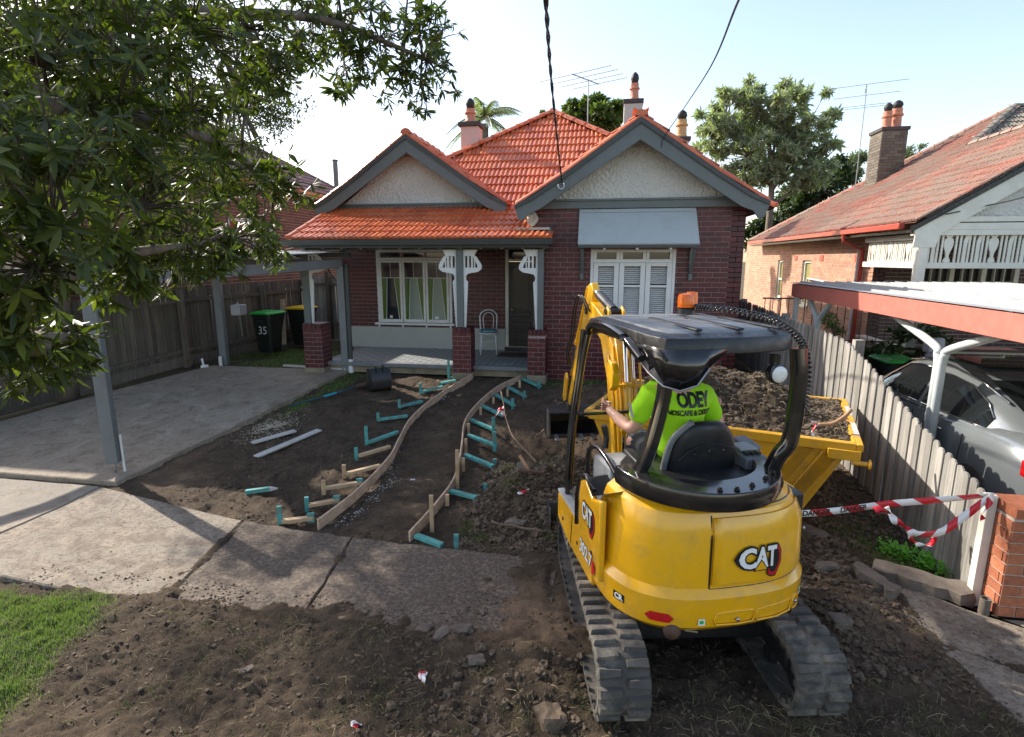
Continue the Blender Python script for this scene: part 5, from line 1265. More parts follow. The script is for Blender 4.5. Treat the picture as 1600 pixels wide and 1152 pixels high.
def ribbon(name, pts, w, label, cat, ups=None, period=.34, n=80, parent=None, twist=None, phase=0):
    s = spline(pts, n); vs = []; uv = []; L = 0
    for i, p in enumerate(s):
        d = (s[min(i + 1, n)] - s[max(i - 1, 0)]).normalized()
        if i: L += (s[i] - s[i - 1]).length
        up = Vector((0, 0, 1)) if ups is None else ups(i / n); r_ = d.cross(up).normalized(); up2 = r_.cross(d).normalized()
        t = twist(i / n) if twist else 0
        up2 = up2 * math.cos(t) + r_ * math.sin(t)
        vs += [p - up2 * w / 2, p + up2 * w / 2]; uv += [(L / period + phase, 0), (L / period + phase, 1)]
    mb = MB(); mb.add(vs, [(2 * i, 2 * i + 2, 2 * i + 3, 2 * i + 1) for i in range(n)])
    if parent is None:
        o = bpy.data.objects.new(name, mb.mesh(name, M['tape'])); COL.objects.link(o); tag(o, label, cat)
    else: o = part(name, mb, M['tape'], parent)
    ul = o.data.uv_layers.new(name='u')
    for lp in o.data.loops: ul.data[lp.index].uv = uv[lp.vertex_index]
    so = o.modifiers.new('t', 'SOLIDIFY'); so.thickness = .0006
    o.data.polygons.foreach_set('use_smooth', [True] * len(o.data.polygons))
    return o
def crumpled(px_, py2, n, size, label, seed):
    p = gp(px_, py2); r = random.Random(seed); pts = [p + Vector((r.uniform(-size, size), r.uniform(-size, size), r.uniform(.01, size * .5))) for _ in range(n)]
    ribbon('torn_tape', pts, .035, label, 'tape', twist=lambda t: 5 * t + seed, n=40, period=.16)
crumpled(663, 1068, 5, .035, 'crumpled scrap of red and white tape on the churned soil', 1)
crumpled(556, 1137, 4, .03, 'tiny scrap of red and white tape near the bottom of the picture', 2)
crumpled(818, 805, 5, .06, 'red and white tape scrap around the foot of the mattock', 4)
p = at_y(785, 640, 7.4); r = random.Random(9)
ribbon('knotted_tape', [p + Vector(v) for v in ((.04, -.1, .06), (0, -.05, .03), (-.10, -.05, -.10), (-.02, -.1, .04), (.06, -.08, -.08), (.0, -.08, -.02))], .04, 'red and white tape knotted round the leaning branch', 'tape', twist=lambda t: 4 * t, n=50, period=.16)
def wrapper(px_, py2, s, lab, seed):
    p = gp(px_, py2); r = random.Random(seed); one('paper_scrap', MB().loft([[p + Vector((i * s, j * s * .6, .012 + r.uniform(0, .02))) for j in (-1, 0, 1)] for i in (-1, -.3, .4, 1)], closed=False), M['chalk'], lab, 'litter')
wrapper(645, 748, .03, 'small white scrap lying on the stick in the path', 1)

# soil clinging along the wall: weeds
# ================================================================== RIGHT SIDE
ftop = [(4.4, .40), (4.8, .47), (5.63, .69), (6.42, .95), (7.34, 1.21), (9, 1.24), (13.5, 1.30), (20, 1.4)]
def lerp_t(T, y):
    if y <= T[0][0]: return T[0][1]
    for (a, b), (c, d) in zip(T[:-1], T[1:]):
        if y <= c: return b + (d - b) * (y - a) / (c - a)
    return T[-1][1]
rf_ = thing('paling_fence', (3.0, 8, -.2), 'pale weathered paling fence stepping down to the orange brick pillar', 'fence')
PR = Pieces('paling'); RP = [(2.965, 4.60), (2.95, 7.32), (3.02, 13.5), (3.05, 19)]
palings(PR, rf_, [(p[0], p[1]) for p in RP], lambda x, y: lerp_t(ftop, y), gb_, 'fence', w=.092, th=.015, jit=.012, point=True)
for (a, b) in zip(RP[:-1], RP[1:]):
    for h in (.25, .85):
        za = max(g(a[1]) + .15, lerp_t(ftop, a[1]) - h); zb = max(g(b[1]) + .15, lerp_t(ftop, b[1]) - h)
        part('rail', MB().beam((a[0] + .04, a[1], za), (b[0] + .04, b[1], zb), .045, .07), M['fence'], rf_)
for y in (7.33, 10.2, 13.2): part('fence_post', MB().bb(3.02, 3.13, y - .05, y + .05, -.3, lerp_t(ftop, y) + .02), M['fence'], rf_, bevel=.006)
PR.build(rf_)
fp2 = one('end_post', MB().bb(2.93, 2.995, 4.50, 4.57, -.5, .43), M['cream'], 'pale painted post between the fence end and orange brick pillar', 'post', bevel=.004)
# orange brick pillar
pil = thing('brick_pillar', (3.2, 4.46, -.45), 'orange brick pillar at the end of the paling fence', 'pillar')
PB = Pieces('brick'); core = part('core', MB().bb(3.004, 3.416, 4.324, 4.596, -.46, .33), M['mortar_old'], pil)
for (P0, U, W_) in (((3.0, 4.32, -.46), (1, 0, 0), .42), ((3.42, 4.32, -.46), (0, 1, 0), .28), ((3.0, 4.60, -.46), (0, -1, 0), .28), ((3.42, 4.60, -.46), (-1, 0, 0), .42)): bricks(PB, core, P0, U, W_, .79, 'brick_orange', proud=.004)
me = PB.mesh('brick_orange', lambda: brick_mesh(M['brick_orange']))
for i in range(4): PB.add(me, Matrix.Translation((3.0 + .42 * (i + .5) / 4, 4.46, .372)) @ Matrix.Diagonal((.42 / 4 - .008, .30, .075, 1)), core)
PB.build(core)
# broken slab and pipe stub at its foot
def bslab(a, b, w, t, label, seed, tilt=.1):
    A, B = gp(*a), gp(*b); d = (B - A).normalized(); s = d.cross(Vector((0, 0, 1))).normalized(); r = random.Random(seed); mb = MB(); top = []; n = 9
    L = (B - A).length; lo = []; 
    for i in range(n): k = i / (n - 1); top.append(A + d * L * k - s * (w / 2 + r.uniform(-.02, .02)))
    for i in range(n): k = 1 - i / (n - 1); lo.append(A + d * L * k + s * (w / 2 * (1 if .12 < k < .9 else .6) + r.uniform(-.03, .03)))
    ring = top + lo; z0, z1 = -.03, t
    R0 = [p + Vector((0, 0, z0)) for p in ring]; R1 = [p + Vector((r.uniform(-.01, .01), r.uniform(-.01, .01), t * .55 + tilt * (p - A).dot(s))) for p in ring]; R2 = [p + (A.lerp(B, .5) - p) * .03 + Vector((0, 0, t + tilt * (p - A).dot(s))) for p in ring]
    mb.loft([R0, R1, R2]); return one('broken_slab', mb, M['stone'], label, 'slab', smooth=False)

bslab((1362, 893), (1522, 938), .17, .11, 'long broken concrete slab lying at the edge of the green weeds', 3, -.15)
bslab((1330, 905), (1400, 935), .16, .09, 'shorter broken slab piece half buried left of the long one', 5, .1)
q = gr(1537, 955); mb = MB(); mb.lathe((q.x, q.y, -.47), [(.036, 0), (.036, .13), (.030, .13), (.028, .02)], 16); pp = one('pipe_stub', mb, M['stone'], 'grey pipe stub standing at the foot of the orange pillar', 'pipe', smooth=True, auto=40)
# weeds
def leafy(mb, c, n, rad, size, seed, up=.6, hgt=.1):
    r = random.Random(seed)
    for _ in range(n):
        a = r.uniform(0, 6.28); q = rad * math.sqrt(r.random()); p = Vector((c[0] + math.cos(a) * q, c[1] + math.sin(a) * q, c[2] + r.uniform(0, hgt)))
        d = Vector((math.cos(a + r.uniform(-.8, .8)), math.sin(a + r.uniform(-.8, .8)), r.uniform(-.1, up))).normalized(); s = d.cross(Vector((r.uniform(-.4, .4), r.uniform(-.4, .4), 1))).normalized(); l = size * r.uniform(.6, 1.3)
        mb.add([p, p + d * l * .35 + s * l * .24, p + d * l * .8 + s * l * .18, p + d * l, p + d * l * .8 - s * l * .18, p + d * l * .35 - s * l * .24], [(0, 1, 2, 3), (0, 3, 4, 5)])
    return mb
def leafmat(name, cols, tr=.35, rough=.45, spec=.5):
    m, nt, bs = nodes(name); r = ramp(nt, rnd(nt), [(i / (len(cols) - 1), c) for i, c in enumerate(cols)])
    nt.links.new(r.outputs[0], bs.inputs['Base Color']); bs.inputs['Roughness'].default_value = rough; bs.inputs['Specular IOR Level'].default_value = spec
    t = N(nt, 'ShaderNodeBsdfTranslucent'); g2 = mixc(nt, 1, r.outputs[0], (1.6, 1.9, .6), 'MULTIPLY'); nt.links.new(g2, t.inputs[0]); mx = N(nt, 'ShaderNodeMixShader'); mx.inputs[0].default_value = tr
    nt.links.new(bs.outputs[0], mx.inputs[1]); nt.links.new(t.outputs[0], mx.inputs[2])
    o = [n for n in nt.nodes if n.type == 'OUTPUT_MATERIAL'][0]; nt.links.new(mx.outputs[0], o.inputs[0]); return m
M['weed'] = leafmat('bright weed leaves', [(.12, .36, .03), (.18, .46, .05), (.24, .52, .08), (.14, .40, .04)])
mb = MB()
for (a, b, n_, rd) in ((1400, 862, 90, .10), (1435, 868, 150, .12), (1470, 885, 190, .13), (1500, 898, 200, .11), (1445, 845, 80, .10), (1520, 905, 90, .06), (1390, 850, 40, .08), (1490, 868, 60, .1)):
    c = gr(a, b); leafy(mb, (c.x, c.y, gz(c.x, c.y)), int(n_ * 1.5), rd * 1.15, .040, a, .9, .10)
one('weed_patch', mb, M['weed'], 'clump of bright green weeds between the slab and the fence', 'weeds', kind='stuff')

# right neighbour ------------------------------------------------------------
NG = -.35
rn_ = thing('orange_brick_house', (7, 14, NG), 'old orange brick house with weathered red tile roof and cream fretwork porch', 'house')
RB = Pieces('brick'); RT = Pieces('tile')
WX = 6.0
holes = [(17.9, 18.6, 1.1, 2.5), (20.9, 21.6, 1.1, 2.5)]
holes = [(a - 14.0, b - 14.0, c, d) for a, b, c, d in ((18.0, 18.75, 1.15, 2.50), (20.7, 21.3, 1.2, 2.50))]
rw = part('side_wall', wallmb((WX, 26, NG), (0, -1, 0), 12.0, 3.2, .25, [(12 - b, 12 - a, c, d) for a, b, c, d in holes]), M['mortar_old'], rn_)
bricks(RB, rw, (WX, 26, NG), (0, -1, 0), 12.0, 3.18, 'brick_old', [(12 - b, 12 - a, c, d) for a, b, c, d in holes], proud=.007)
for a, b, c, d in holes:
    y0w, y1w = 14 + a, 14 + b; zc, zd = NG + c, NG + d
    f_ = part('window', MB().bb(WX + .05, WX + .12, y0w, y0w + .07, zc, zd).bb(WX + .05, WX + .12, y1w - .07, y1w, zc, zd).bb(WX + .05, WX + .12, y0w + .071, y1w - .071, zc, zc + .07).bb(WX + .05, WX + .12, y0w + .071, y1w - .071, zd - .07, zd).bb(WX + .05, WX + .12, y0w + .071, y1w - .071, (zc + zd) / 2 - .025, (zc + zd) / 2 + .025), M['cream'], rn_)
    part('pane', MB().bb(WX + .10, WX + .11, y0w, y1w, zc, zd), M['glass_frost'], f_)
    part('sill', MB().bb(WX - .06, WX + .1, y0w - .05, y1w + .05, zc - .06, zc - .002), M['cream'], f_)
for y in (14.9, 17.2, 19.4): 
    v = part('air_vent', MB().bb(WX - .022, WX - .008, y - .12, y + .12, 2.13, 2.30), M['gutter_red'], rn_)
S_ = .62; GX, GZ = 5.55, 2.85
P1 = Vector((9.03, 16.6, 5.0)); AP2 = Vector((11.18, 18.83, 6.34)); VY0 = 11.55; FY2 = 23.6
part('roof', MB().add([(GX, VY0, GZ), (GX, FY2, GZ), tuple(AP2), tuple(P1), (P1.x, VY0, P1.z)], [(0, 1, 2, 3, 4)]).add([tuple(P1), tuple(AP2), (16, 18.83, 6.34), (18, 16.6 - 1.5, 4.6), (P1.x + 1, 16.0, 4.6)], [(0, 1, 2, 3, 4)]).add([(P1.x, VY0, P1.z), (P1.x, 16.7, P1.z), (P1.x + 4, 16.7, P1.z - 2.4), (P1.x + 4, VY0, P1.z - 2.4)], [(3, 2, 1, 0)]).add([(GX, FY2, GZ), (17, FY2 + .2, GZ), (16, 18.83, 6.34), tuple(AP2)], [(0, 1, 2, 3)]), M['under'], rn_)
rroof = [o for o in rn_.children if o.name.startswith('roof')][0]
Vr = Vector((1, 0, S_)); vL = Vector((P1.x - GX, 0, P1.z - GZ)).length; Vr.normalize()
def keep_r(u, v):
    y = FY2 - u; x = GX + Vr.x * v; z = GZ + Vr.z * v
    if y > FY2 - (FY2 - AP2.y) * (x - GX) / (AP2.x - GX): return False
    if x > P1.x and y < P1.y + (AP2.y - P1.y) * (x - P1.x) / (AP2.x - P1.x): return False
    return x < AP2.x and y > VY0 + .05
tiles(RT, rroof, (GX, FY2, GZ + .02), (0, -1, 0), Vr, FY2 - VY0, (AP2.x - GX) / Vr.x, 'tile_old', keep_r, jit=.008)
Vf = Vector((0, AP2.y - P1.y, AP2.z - P1.z)); Lf = Vf.length * 1.25; Vf.normalize(); O = Vector(P1) - Vf * .25 * Vf.length
tiles(RT, rroof, (P1.x - .2, P1.y - Vf.y * .5, P1.z - Vf.z * .5 + .02), (1, 0, 0), Vf, 4.5, (AP2 - P1).length * 1.1, 'tile_grey', lambda u, v: (P1.x - .2 + u) > P1.x + (AP2.x - P1.x) * (v - .5) / ((AP2.y - P1.y) / Vf.y) and v - .5 < (AP2.y - P1.y) / Vf.y, jit=.008)
ridge(RT, rroof, P1 + Vector((0, 0, .04)), AP2 + Vector((0, 0, .06)), 'tile_grey', .12)
ridge(RT, rroof, (GX, FY2, GZ + .05), AP2 + Vector((0, 0, .06)), 'tile_old', .11)
ridge(RT, rroof, (P1.x, VY0, P1.z + .05), P1 + Vector((0, 0, .05)), 'tile_old', .11)
ridge(RT, rroof, AP2 + Vector((0, 0, .06)), (15, 18.83, 6.40), 'tile_grey', .11)
ridge(RT, rroof, (GX + .02, VY0 + .02, GZ + .05), (P1.x, VY0 + .02, P1.z + .03), 'tile_old', .06)
part('gutter', MB().bb(GX - .11, GX - .0, VY0 + .35, FY2, GZ - .10, GZ + .01), M['gutter_red'], rn_, bevel=.012)
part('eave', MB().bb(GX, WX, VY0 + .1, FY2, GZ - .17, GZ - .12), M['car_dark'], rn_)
dp = part('downpipe', MB().tube([(GX - .05, 14.55, GZ - .1), (GX - .05, 14.55, GZ - .25), (WX - .08, 14.50, GZ - .45), (WX - .08, 14.50, NG)], .05, 10), M['gutter_red'], rn_, smooth=True, auto=40)
part('waste_pipe', MB().tube([(WX - .05, 14.75, 2.5), (WX - .05, 14.75, NG)], .035, 10), M['zinc_post'], rn_, smooth=True, auto=40)
part('waste_pipe', MB().tube([(WX - .06, 14.80, 1.52), (WX - .06, 18.0, 1.62), (WX - .06, 18.02, .6)], .025, 8), M['zinc_post'], rn_, smooth=True, auto=40)
# return wall and porch
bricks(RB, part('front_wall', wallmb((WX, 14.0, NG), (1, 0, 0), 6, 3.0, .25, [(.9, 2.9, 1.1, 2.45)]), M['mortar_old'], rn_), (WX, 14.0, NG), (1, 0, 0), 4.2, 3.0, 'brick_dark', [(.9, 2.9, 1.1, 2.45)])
wf = part('porch_window', MB().bb(6.9, 8.9, 13.93, 14.05, .75, .83).bb(6.9, 8.9, 13.93, 14.05, 2.02, 2.10), M['cream'], rn_)
for x in (6.9, 7.53, 8.16, 8.8): part('mullion', MB().bb(x, x + .09, 13.93, 14.05, .831, 2.019), M['cream'], wf)
part('pane', MB().bb(6.9, 8.9, 14.06, 14.07, .8, 2.1), M['glass'], wf)
for x in (7.0, 7.63, 8.26):
    part('transom_bar', MB().bb(x, x + .53, 13.95, 14.04, 1.60, 1.70), M['cream'], wf); part('lead_bar', MB().bb(x + .16, x + .18, 13.96, 14.03, 1.701, 2.019).bb(x + .35, x + .37, 13.96, 14.03, 1.701, 2.019), M['cream'], wf)
part('balustrade', wallmb((5.74, 11.72, NG), (1, 0, 0), 3.4, .82, .22), M['mortar_old'], rn_)
bal = [o for o in rn_.children if o.name.startswith('balustrade')][0]
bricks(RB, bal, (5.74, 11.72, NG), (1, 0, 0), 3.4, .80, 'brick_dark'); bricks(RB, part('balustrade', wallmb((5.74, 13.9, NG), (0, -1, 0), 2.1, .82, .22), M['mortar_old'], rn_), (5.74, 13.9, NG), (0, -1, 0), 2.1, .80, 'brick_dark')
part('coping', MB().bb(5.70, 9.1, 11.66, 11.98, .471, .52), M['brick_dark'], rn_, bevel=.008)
part('porch_post', MB().bb(5.72, 5.87, 11.64, 11.79, .522, 2.64), M['cream'], rn_, bevel=.006)
part('porch_post', MB().bb(8.9, 9.05, 11.64, 11.79, .522, 2.64), M['cream'], rn_, bevel=.006)
part('porch_floor', MB().bb(5.75, 9.2, 11.75, 14, NG, -.02), M['stone'], rn_)
part('porch_ceiling', MB().bb(5.75, 9.6, 11.75, 14, 2.62, 2.66), M['cream'], rn_)
part('porch_beam', MB().bb(5.88, 8.9, 11.68, 11.76, 2.02, 2.13), M['cream'], rn_, bevel=.005); part('porch_beam', MB().bb(5.6, 9.2, 11.66, 11.78, 2.62, 2.72), M['cream'], rn_, bevel=.005)
part('porch_beam', MB().bb(5.74, 5.82, 11.80, 13.98, 2.02, 2.13), M['cream'], rn_, bevel=.005)
part('porch_beam', MB().bb(5.74, 5.82, 11.80, 13.98, 2.55, 2.64), M['cream'], rn_, bevel=.005)
vase = [(.02, 0), (.05, .01), (.045, .05), (.022, .10), (.028, .17), (.06, .27), (.072, .36), (.06, .42), (.035, .44), (.03, .455), (.05, .47), (.05, .489)]
def valance(x0, x1, fn):
    x = x0; k = 0
    while x < x1:
        m_ = k % 9
        if m_ in (4,):
            P = vase + [(-a, b) for a, b in vase[::-1]]; fn([(x + .05 + a * 1.15, b) for a, b in P]); x += .16
        else:
            if m_ in (1, 7): fn([(x - .01, 0), (x + .05, 0), (x + .05, .33), (x + .075, .489), (x + .02, .489), (x - .01, .40)])
            else: fn([(x, 0), (x + .034, 0), (x + .034, .489), (x, .489)])
            x += .072
        k += 1
def fslat(P): part('valance_slat', MB().prism(P, (0, 11.735, 2.131), (1, 0, 0), (0, 0, 1), .025), M['cream'], rn_)
valance(5.90, 8.88, fslat)
def sslat(P): part('valance_slat', MB().prism([(a, b * .84) for a, b in P], (5.79, 0, 2.131), (0, 1, 0), (0, 0, 1), .025), M['cream'], rn_)
valance(11.85, 13.9, sslat)
# porch gable: verge board, dark underside, wall
VB = Vector((GX - .02, VY0, GZ - .02)); VT_ = Vector((P1.x, VY0, P1.z))
pg = part('gable', MB().prism([(5.75, 2.95), (9.6, 2.95), (9.6, 5.0), (P1.x, 5.0)], (0, 11.74, 0), (1, 0, 0), (0, 0, 1), -.08), M['roughcast'], rn_)
part('bargeboard', MB().prism([(GX + .02, GZ - .10), (GX + .6, GZ + .27), (P1.x + .1, P1.z - .02), (P1.x + .1, P1.z - .34), (6.6, 3.02), (6.25, 2.80), (6.02, 2.60), (5.98, 2.40), (5.60, 2.40), (5.62, 2.60)], (0, 11.63, 0), (1, 0, 0), (0, 0, 1), -.04), M['cream'], pg, bevel=.004)
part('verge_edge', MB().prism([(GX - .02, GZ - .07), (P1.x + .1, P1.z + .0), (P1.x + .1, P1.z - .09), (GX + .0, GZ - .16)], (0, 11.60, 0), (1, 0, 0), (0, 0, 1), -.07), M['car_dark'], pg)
part('gable_trim', MB().bb(6.0, 9.4, 11.655, 11.70, 2.86, 2.95), M['cream'], pg); part('gable_trim', MB().bb(5.98, 9.4, 11.66, 11.70, 2.722, 2.84), M['cream'], pg)
RB.build(rn_); RT.build(rroof)
# chimney of dark brick
chimney(rn_, (8.35, 19.6, 4.0), .70, .80, 1.95, 'ch_dark' if 'ch_dark' in M else 'render_base', [(-.12, -.05, .13, .50, 'pot', True), (.20, .1, .15, .60, 'pot', True)], capw=.04)
chim = [o for o in rn_.children if o.name.startswith('chimney')][0]; m_ch = brickmat('sooty chimney brick', [(.13, .11, .09), (.19, .165, .13), (.09, .075, .06)], .9, .6)
chim.data.materials[0] = m_ch; M['ch_brick'] = m_ch; CB = Pieces('brick')
bricks(CB, chim, (8.0, 19.2, 4.0), (1, 0, 0), .70, 1.9, 'ch_brick', proud=.01); bricks(CB, chim, (8.0, 20.0, 4.0), (0, -1, 0), .80, 1.9, 'ch_brick', proud=.01); CB.limit = 90; CB.build(chim)

# TV aerials
def aerial(loc, h, arms, rz, label):
    t = thing('tv_aerial', loc, label, 'aerial', 'television aerials on the roofs', rz=rz)
    part('mast', MB().tube([(0, 0, 0), (0, 0, h)], .014, 8), M['alu'], t)
    part('boom_bar', MB().tube([(-.02, -.75, h - .05), (-.02, .55, h + .02)], .013, 6), M['alu'], t)
    for (y, l, dz) in arms: part('dipole', MB().tube([(-l, y, h + dz), (l, y, h + dz)], .008, 6), M['alu'], t)
    return t
p = at_y(918, 195, 15.0); aerial((p.x, 15, p.z - .6), 1.65, [(-.72, 1.0, -.05), (-.3, .95, -.02), (.1, .88, .0), (.5, .8, .02)], R(-28), 'large television aerial on a mast behind the orange roof')
p = at_y(1340, 262, 20.5); aerial((p.x, 20.5, p.z - 1.0), 3.35, [(-.6, 1.05, .0), (-.2, .9, -.22), (.1, .75, -.45), (.4, .55, -.45)], R(-20), 'tall television aerial beside the dark brick chimney')

# right carport with red fascia
rc = thing('carport', (4.7, 7.5, -.4), 'carport with salmon red fascia beam over the silver car', 'carport')
part('fascia_beam', MB().bb(3.36, 3.41, 2.6, 10.95, 1.525, 1.755), M['red_beam'], rc, bevel=.004)
part('fascia_beam', MB().bb(3.411, 6.6, 10.90, 10.95, 1.525, 1.755), M['red_beam'], rc, bevel=.004)
mb = MB(); n = 60; prof = []
x0_, x1_ = 3.34, 6.7
for i in range(17):
    xb = x0_ + (x1_ - x0_) * i / 17; w_ = (x1_ - x0_) / 17
    prof += [(xb, 1.775), (xb + w_ * .80, 1.775), (xb + w_ * .84, 1.800), (xb + w_ * .95, 1.800)]
prof.append((x1_, 1.775))
mb.loft([[(x, y, z + .0) for x, z in prof] for y in (2.5, 5, 8, 11.0)], closed=False)
rs_ = part('roof_sheet', mb, M['zinc'], rc); so = rs_.modifiers.new('t', 'SOLIDIFY'); so.thickness = .004
for i in range(34):
    r_ = random.Random(i); part('roof_screw', MB().cyl((x0_ + .2 * (int(r_.random() * 16) + .45) , 3.5 + (i % 7) * 1.1, 1.78), (x0_ + .2 * (int(r_.random() * 16) + .45), 3.5 + (i % 7) * 1.1, 1.79), .012, seg=6), M['cowl'], rs_) if False else None
def ypost(x, y, zs, a, b, parent):
    for s, yy in ((-1, a), (1, b)):
        pts = [(x, y + s * .035, -.45), (x, y + s * .035, zs), (x, y + s * .06, zs + .10), (x, y + s * .16, zs + .19), (x, yy, 1.52)]
        q = [Vector(p) for p in pts]; s2 = [q[0]] + spline(q[1:], 16); part('post', MB().tube(s2, .042, 14), M['zinc_post'], parent, smooth=True)
ypost(3.52, 6.45, 1.10, 5.62, 7.55, rc); ypost(3.52, 10.0, 1.10, 9.5, 10.5, rc); ypost(6.3, 8.6, 1.10, 7.8, 9.4, rc)
part('post', MB().cyl((3.43, 10.85, -.2), (3.43, 10.85, 1.52), .045, seg=14), M['zinc_post'], rc, smooth=True, auto=40)
part('rafter', MB().bb(3.42, 6.6, 5.6, 5.66, 1.60, 1.72), M['red_beam'], rc); part('rafter', MB().bb(3.42, 6.6, 7.5, 7.56, 1.60, 1.72), M['red_beam'], rc)
# driveway of the neighbour
nd = part('side_driveway', MB().bb(3.55, 5.7, 1.5, 11.6, -.52, -.415), M['conc_mid'], None); nd['kind'] = 'structure'
# rusty gate rails behind carport
gt_ = thing('side_gate', (4.6, 11.6, -.2), 'thin rusty side gate between the carport and the brick wall', 'gate')
for z in (.55, 1.40): part('rail', MB().beam((3.2, 12.2, z), (5.9, 12.2, z), .02, .03), M['rust'], gt_)
for i in range(18): part('bar', MB().cyl((3.25 + i * .155, 12.2, .0), (3.25 + i * .155, 12.2, 1.42), .008, seg=6), M['rust'], gt_)
# office chair
p = at_y(1496, 560, 10.2); oc = thing('office_chair', (5.75, 10.35, -.42), 'pale lilac high backed office chair standing behind the silver car', 'chair', rz=R(-150))
rg = [[(x * w_ , -.22 + dy + .05 * (z - .55), z) for x, dy in ((-.5, 0), (-.4, -.05), (.4, -.05), (.5, 0), (.4, .06), (-.4, .06))] for z, w_ in ((.50, .46), (.56, .52), (.90, .50), (1.0, .48), (1.04, .45))]
part('backrest', MB().loft(rg), M['plum'], oc, smooth=True, auto=50); rg = [[(x * w_, -.25 + dy, z) for x, dy in ((-.5, 0), (-.4, -.05), (.4, -.05), (.5, 0), (.4, .06), (-.4, .06))] for z, w_ in ((1.05, .44), (1.10, .50), (1.22, .49), (1.27, .40))]
part('headrest', MB().loft(rg), M['plum'], oc, smooth=True, auto=50)
part('seat', MB().bb(-.25, .25, -.2, .28, .42, .53), M['plum'], oc, bevel=.04, segs=3); part('gas_stem', MB().cyl((0, 0, .1), (0, 0, .42), .03), M['car_dark'], oc)
for k in range(5): a = k * 1.2566; part('leg', MB().beam((0, 0, .12), (.3 * math.cos(a), .3 * math.sin(a), .06), .05, .04), M['car_dark'], oc)
for s in (-1, 1): part('armrest', MB().tube([(s * .27, -.2, .55), (s * .29, -.15, .72), (s * .29, .15, .72), (s * .27, .2, .5)], .018, 8), M['car_dark'], oc, smooth=True)
bin_((4.75, 9.9, -.42), R(180), 'bin_green', 'green lidded wheelie bin behind the paling fence beside the carport', None, 1.05)

# silver sedan ---------------------------------------------------------------
car = thing('parked_sedan', (4.52, 4.95, -.42), 'silver grey sedan parked under the red beam carport', 'car', rz=0)
# station: y, [ (x, z) ... from sill to centre top of body ]
def body_ring(y, zs, w, zb, zsh, ztop):
    h = [(w * .90, zs), (w * .985, zs + .14), (w, zb), (w * .985, (zb + zsh) / 2 + .03), (w * .955, zsh), (w * .82, ztop - .02), (w * .45, ztop), (0, ztop + .01)]
    return [(x, y, z) for x, z in h] + [(-x, y, z) for x, z in h[-2::-1]]
ST = [(.0, .40, .62, .52, .70, .80), (.06, .26, .78, .50, .84, .95), (.25, .22, .86, .50, .90, 1.02), (.60, .20, .90, .50, .93, 1.06), (1.2, .18, .915, .50, .93, 1.02), (2.2, .18, .92, .50, .91, .95), (3.3, .18, .915, .50, .88, .93), (3.9, .19, .90, .50, .82, .88), (4.35, .22, .82, .48, .72, .78), (4.62, .32, .60, .46, .60, .64)]
bd = part('body', MB().loft([body_ring(*s) for s in ST]), M['car_paint'], car, smooth=True, auto=50)
def gh_ring(y, wb, wt, zb, zt):
    h = [(wb, zb), (wb - (wb - wt) * .55, zb + (zt - zb) * .60), (wt, zt - .04), (wt * .88, zt), (wt * .4, zt + .022), (0, zt + .028)]
    return [(x, y, z) for x, z in h] + [(-x, y, z) for x, z in h[-2::-1]]
GH = [(.50, .70, .60, .99, 1.03), (.95, .80, .62, .97, 1.22), (1.45, .85, .64, .95, 1.38), (1.9, .86, .65, .94, 1.435), (2.4, .86, .65, .93, 1.44), (2.75, .85, .63, .92, 1.38), (3.25, .83, .62, .91, 1.12), (3.50, .80, .62, .90, .97)]
ghm = part('cabin', MB().loft([gh_ring(*s) for s in GH]), M['car_paint'], car, smooth=True, auto=45)
def on_side(y, k, s, off=.006):
    """point on the side glass plane: y along the car, k up"""
    for (a, b) in zip(GH[:-1], GH[1:]):
        if a[0] <= y <= b[0]:
            t = (y - a[0]) / (b[0] - a[0]); v = [a[i] + (b[i] - a[i]) * t for i in range(1, 5)]; break
    wb, wt, zb, zt = v
    if k < .6: x = wb - (wb - wt) * .55 * (k / .6)
    else: x = wb - (wb - wt) * .55 - ((wb - (wb - wt) * .55) - wt) * (k - .6) / .33
    return Vector((s * (x + off), y, zb + (zt - zb) * k))
for s in (-1, 1):
    for nm, ys, k0, k1 in (('rear_side_window', [.98, 1.15, 1.45, 1.75, 2.02], .10, .84), ('front_side_window', [2.10, 2.4, 2.7, 3.0, 3.12], .10, .84)):
        mb = MB(); r0 = []
        for y in ys:
            kk = k1
            if nm == 'rear_side_window' and y < 1.1: kk = .45
            if nm == 'rear_side_window' and 1.1 <= y < 1.2: kk = .72
            if nm == 'front_side_window' and y > 3.05: kk = .3
            if nm == 'front_side_window' and 2.95 < y < 3.05: kk = .60
            r0.append([on_side(y, k0 + (kk - k0) * q / 4, s, .007) for q in range(5)])
        mb.loft(r0, closed=False); o = part(nm, mb, M['glass_car'], car, smooth=True)
        lo = [on_side(y, k0 - .02, s, .010) for y in ys]; part('chrome_strip', MB().tube([q[0] + Vector((s * .004, 0, -.01)) for q in r0], .008, 6), M['chrome'], o, smooth=True)
        part('chrome_strip', MB().tube([q[-1] + Vector((s * .003, 0, .008)) for q in r0], .008, 6), M['chrome'], o, smooth=True)
part('rear_window', MB().loft([[(x * wx, y, z) for x in (-1, -.5, 0, .5, 1)] for wx, y, z in ((.60, .56, 1.085), (.60, .95, 1.258), (.58, 1.36, 1.395))], closed=False), M['glass_car'], car, smooth=True)
part('windscreen', MB().loft([[(x * wx, y, z) for x in (1, .5, 0, -.5, -1)] for wx, y, z in ((.60, 3.42, 1.02), (.60, 3.1, 1.215), (.58, 2.82, 1.385))], closed=False), M['glass_car'], car, smooth=True)
part('sunroof', MB().bb(-.40, .40, 1.75, 2.45, 1.462, 1.472), M['glass_car'], car, bevel=.003)
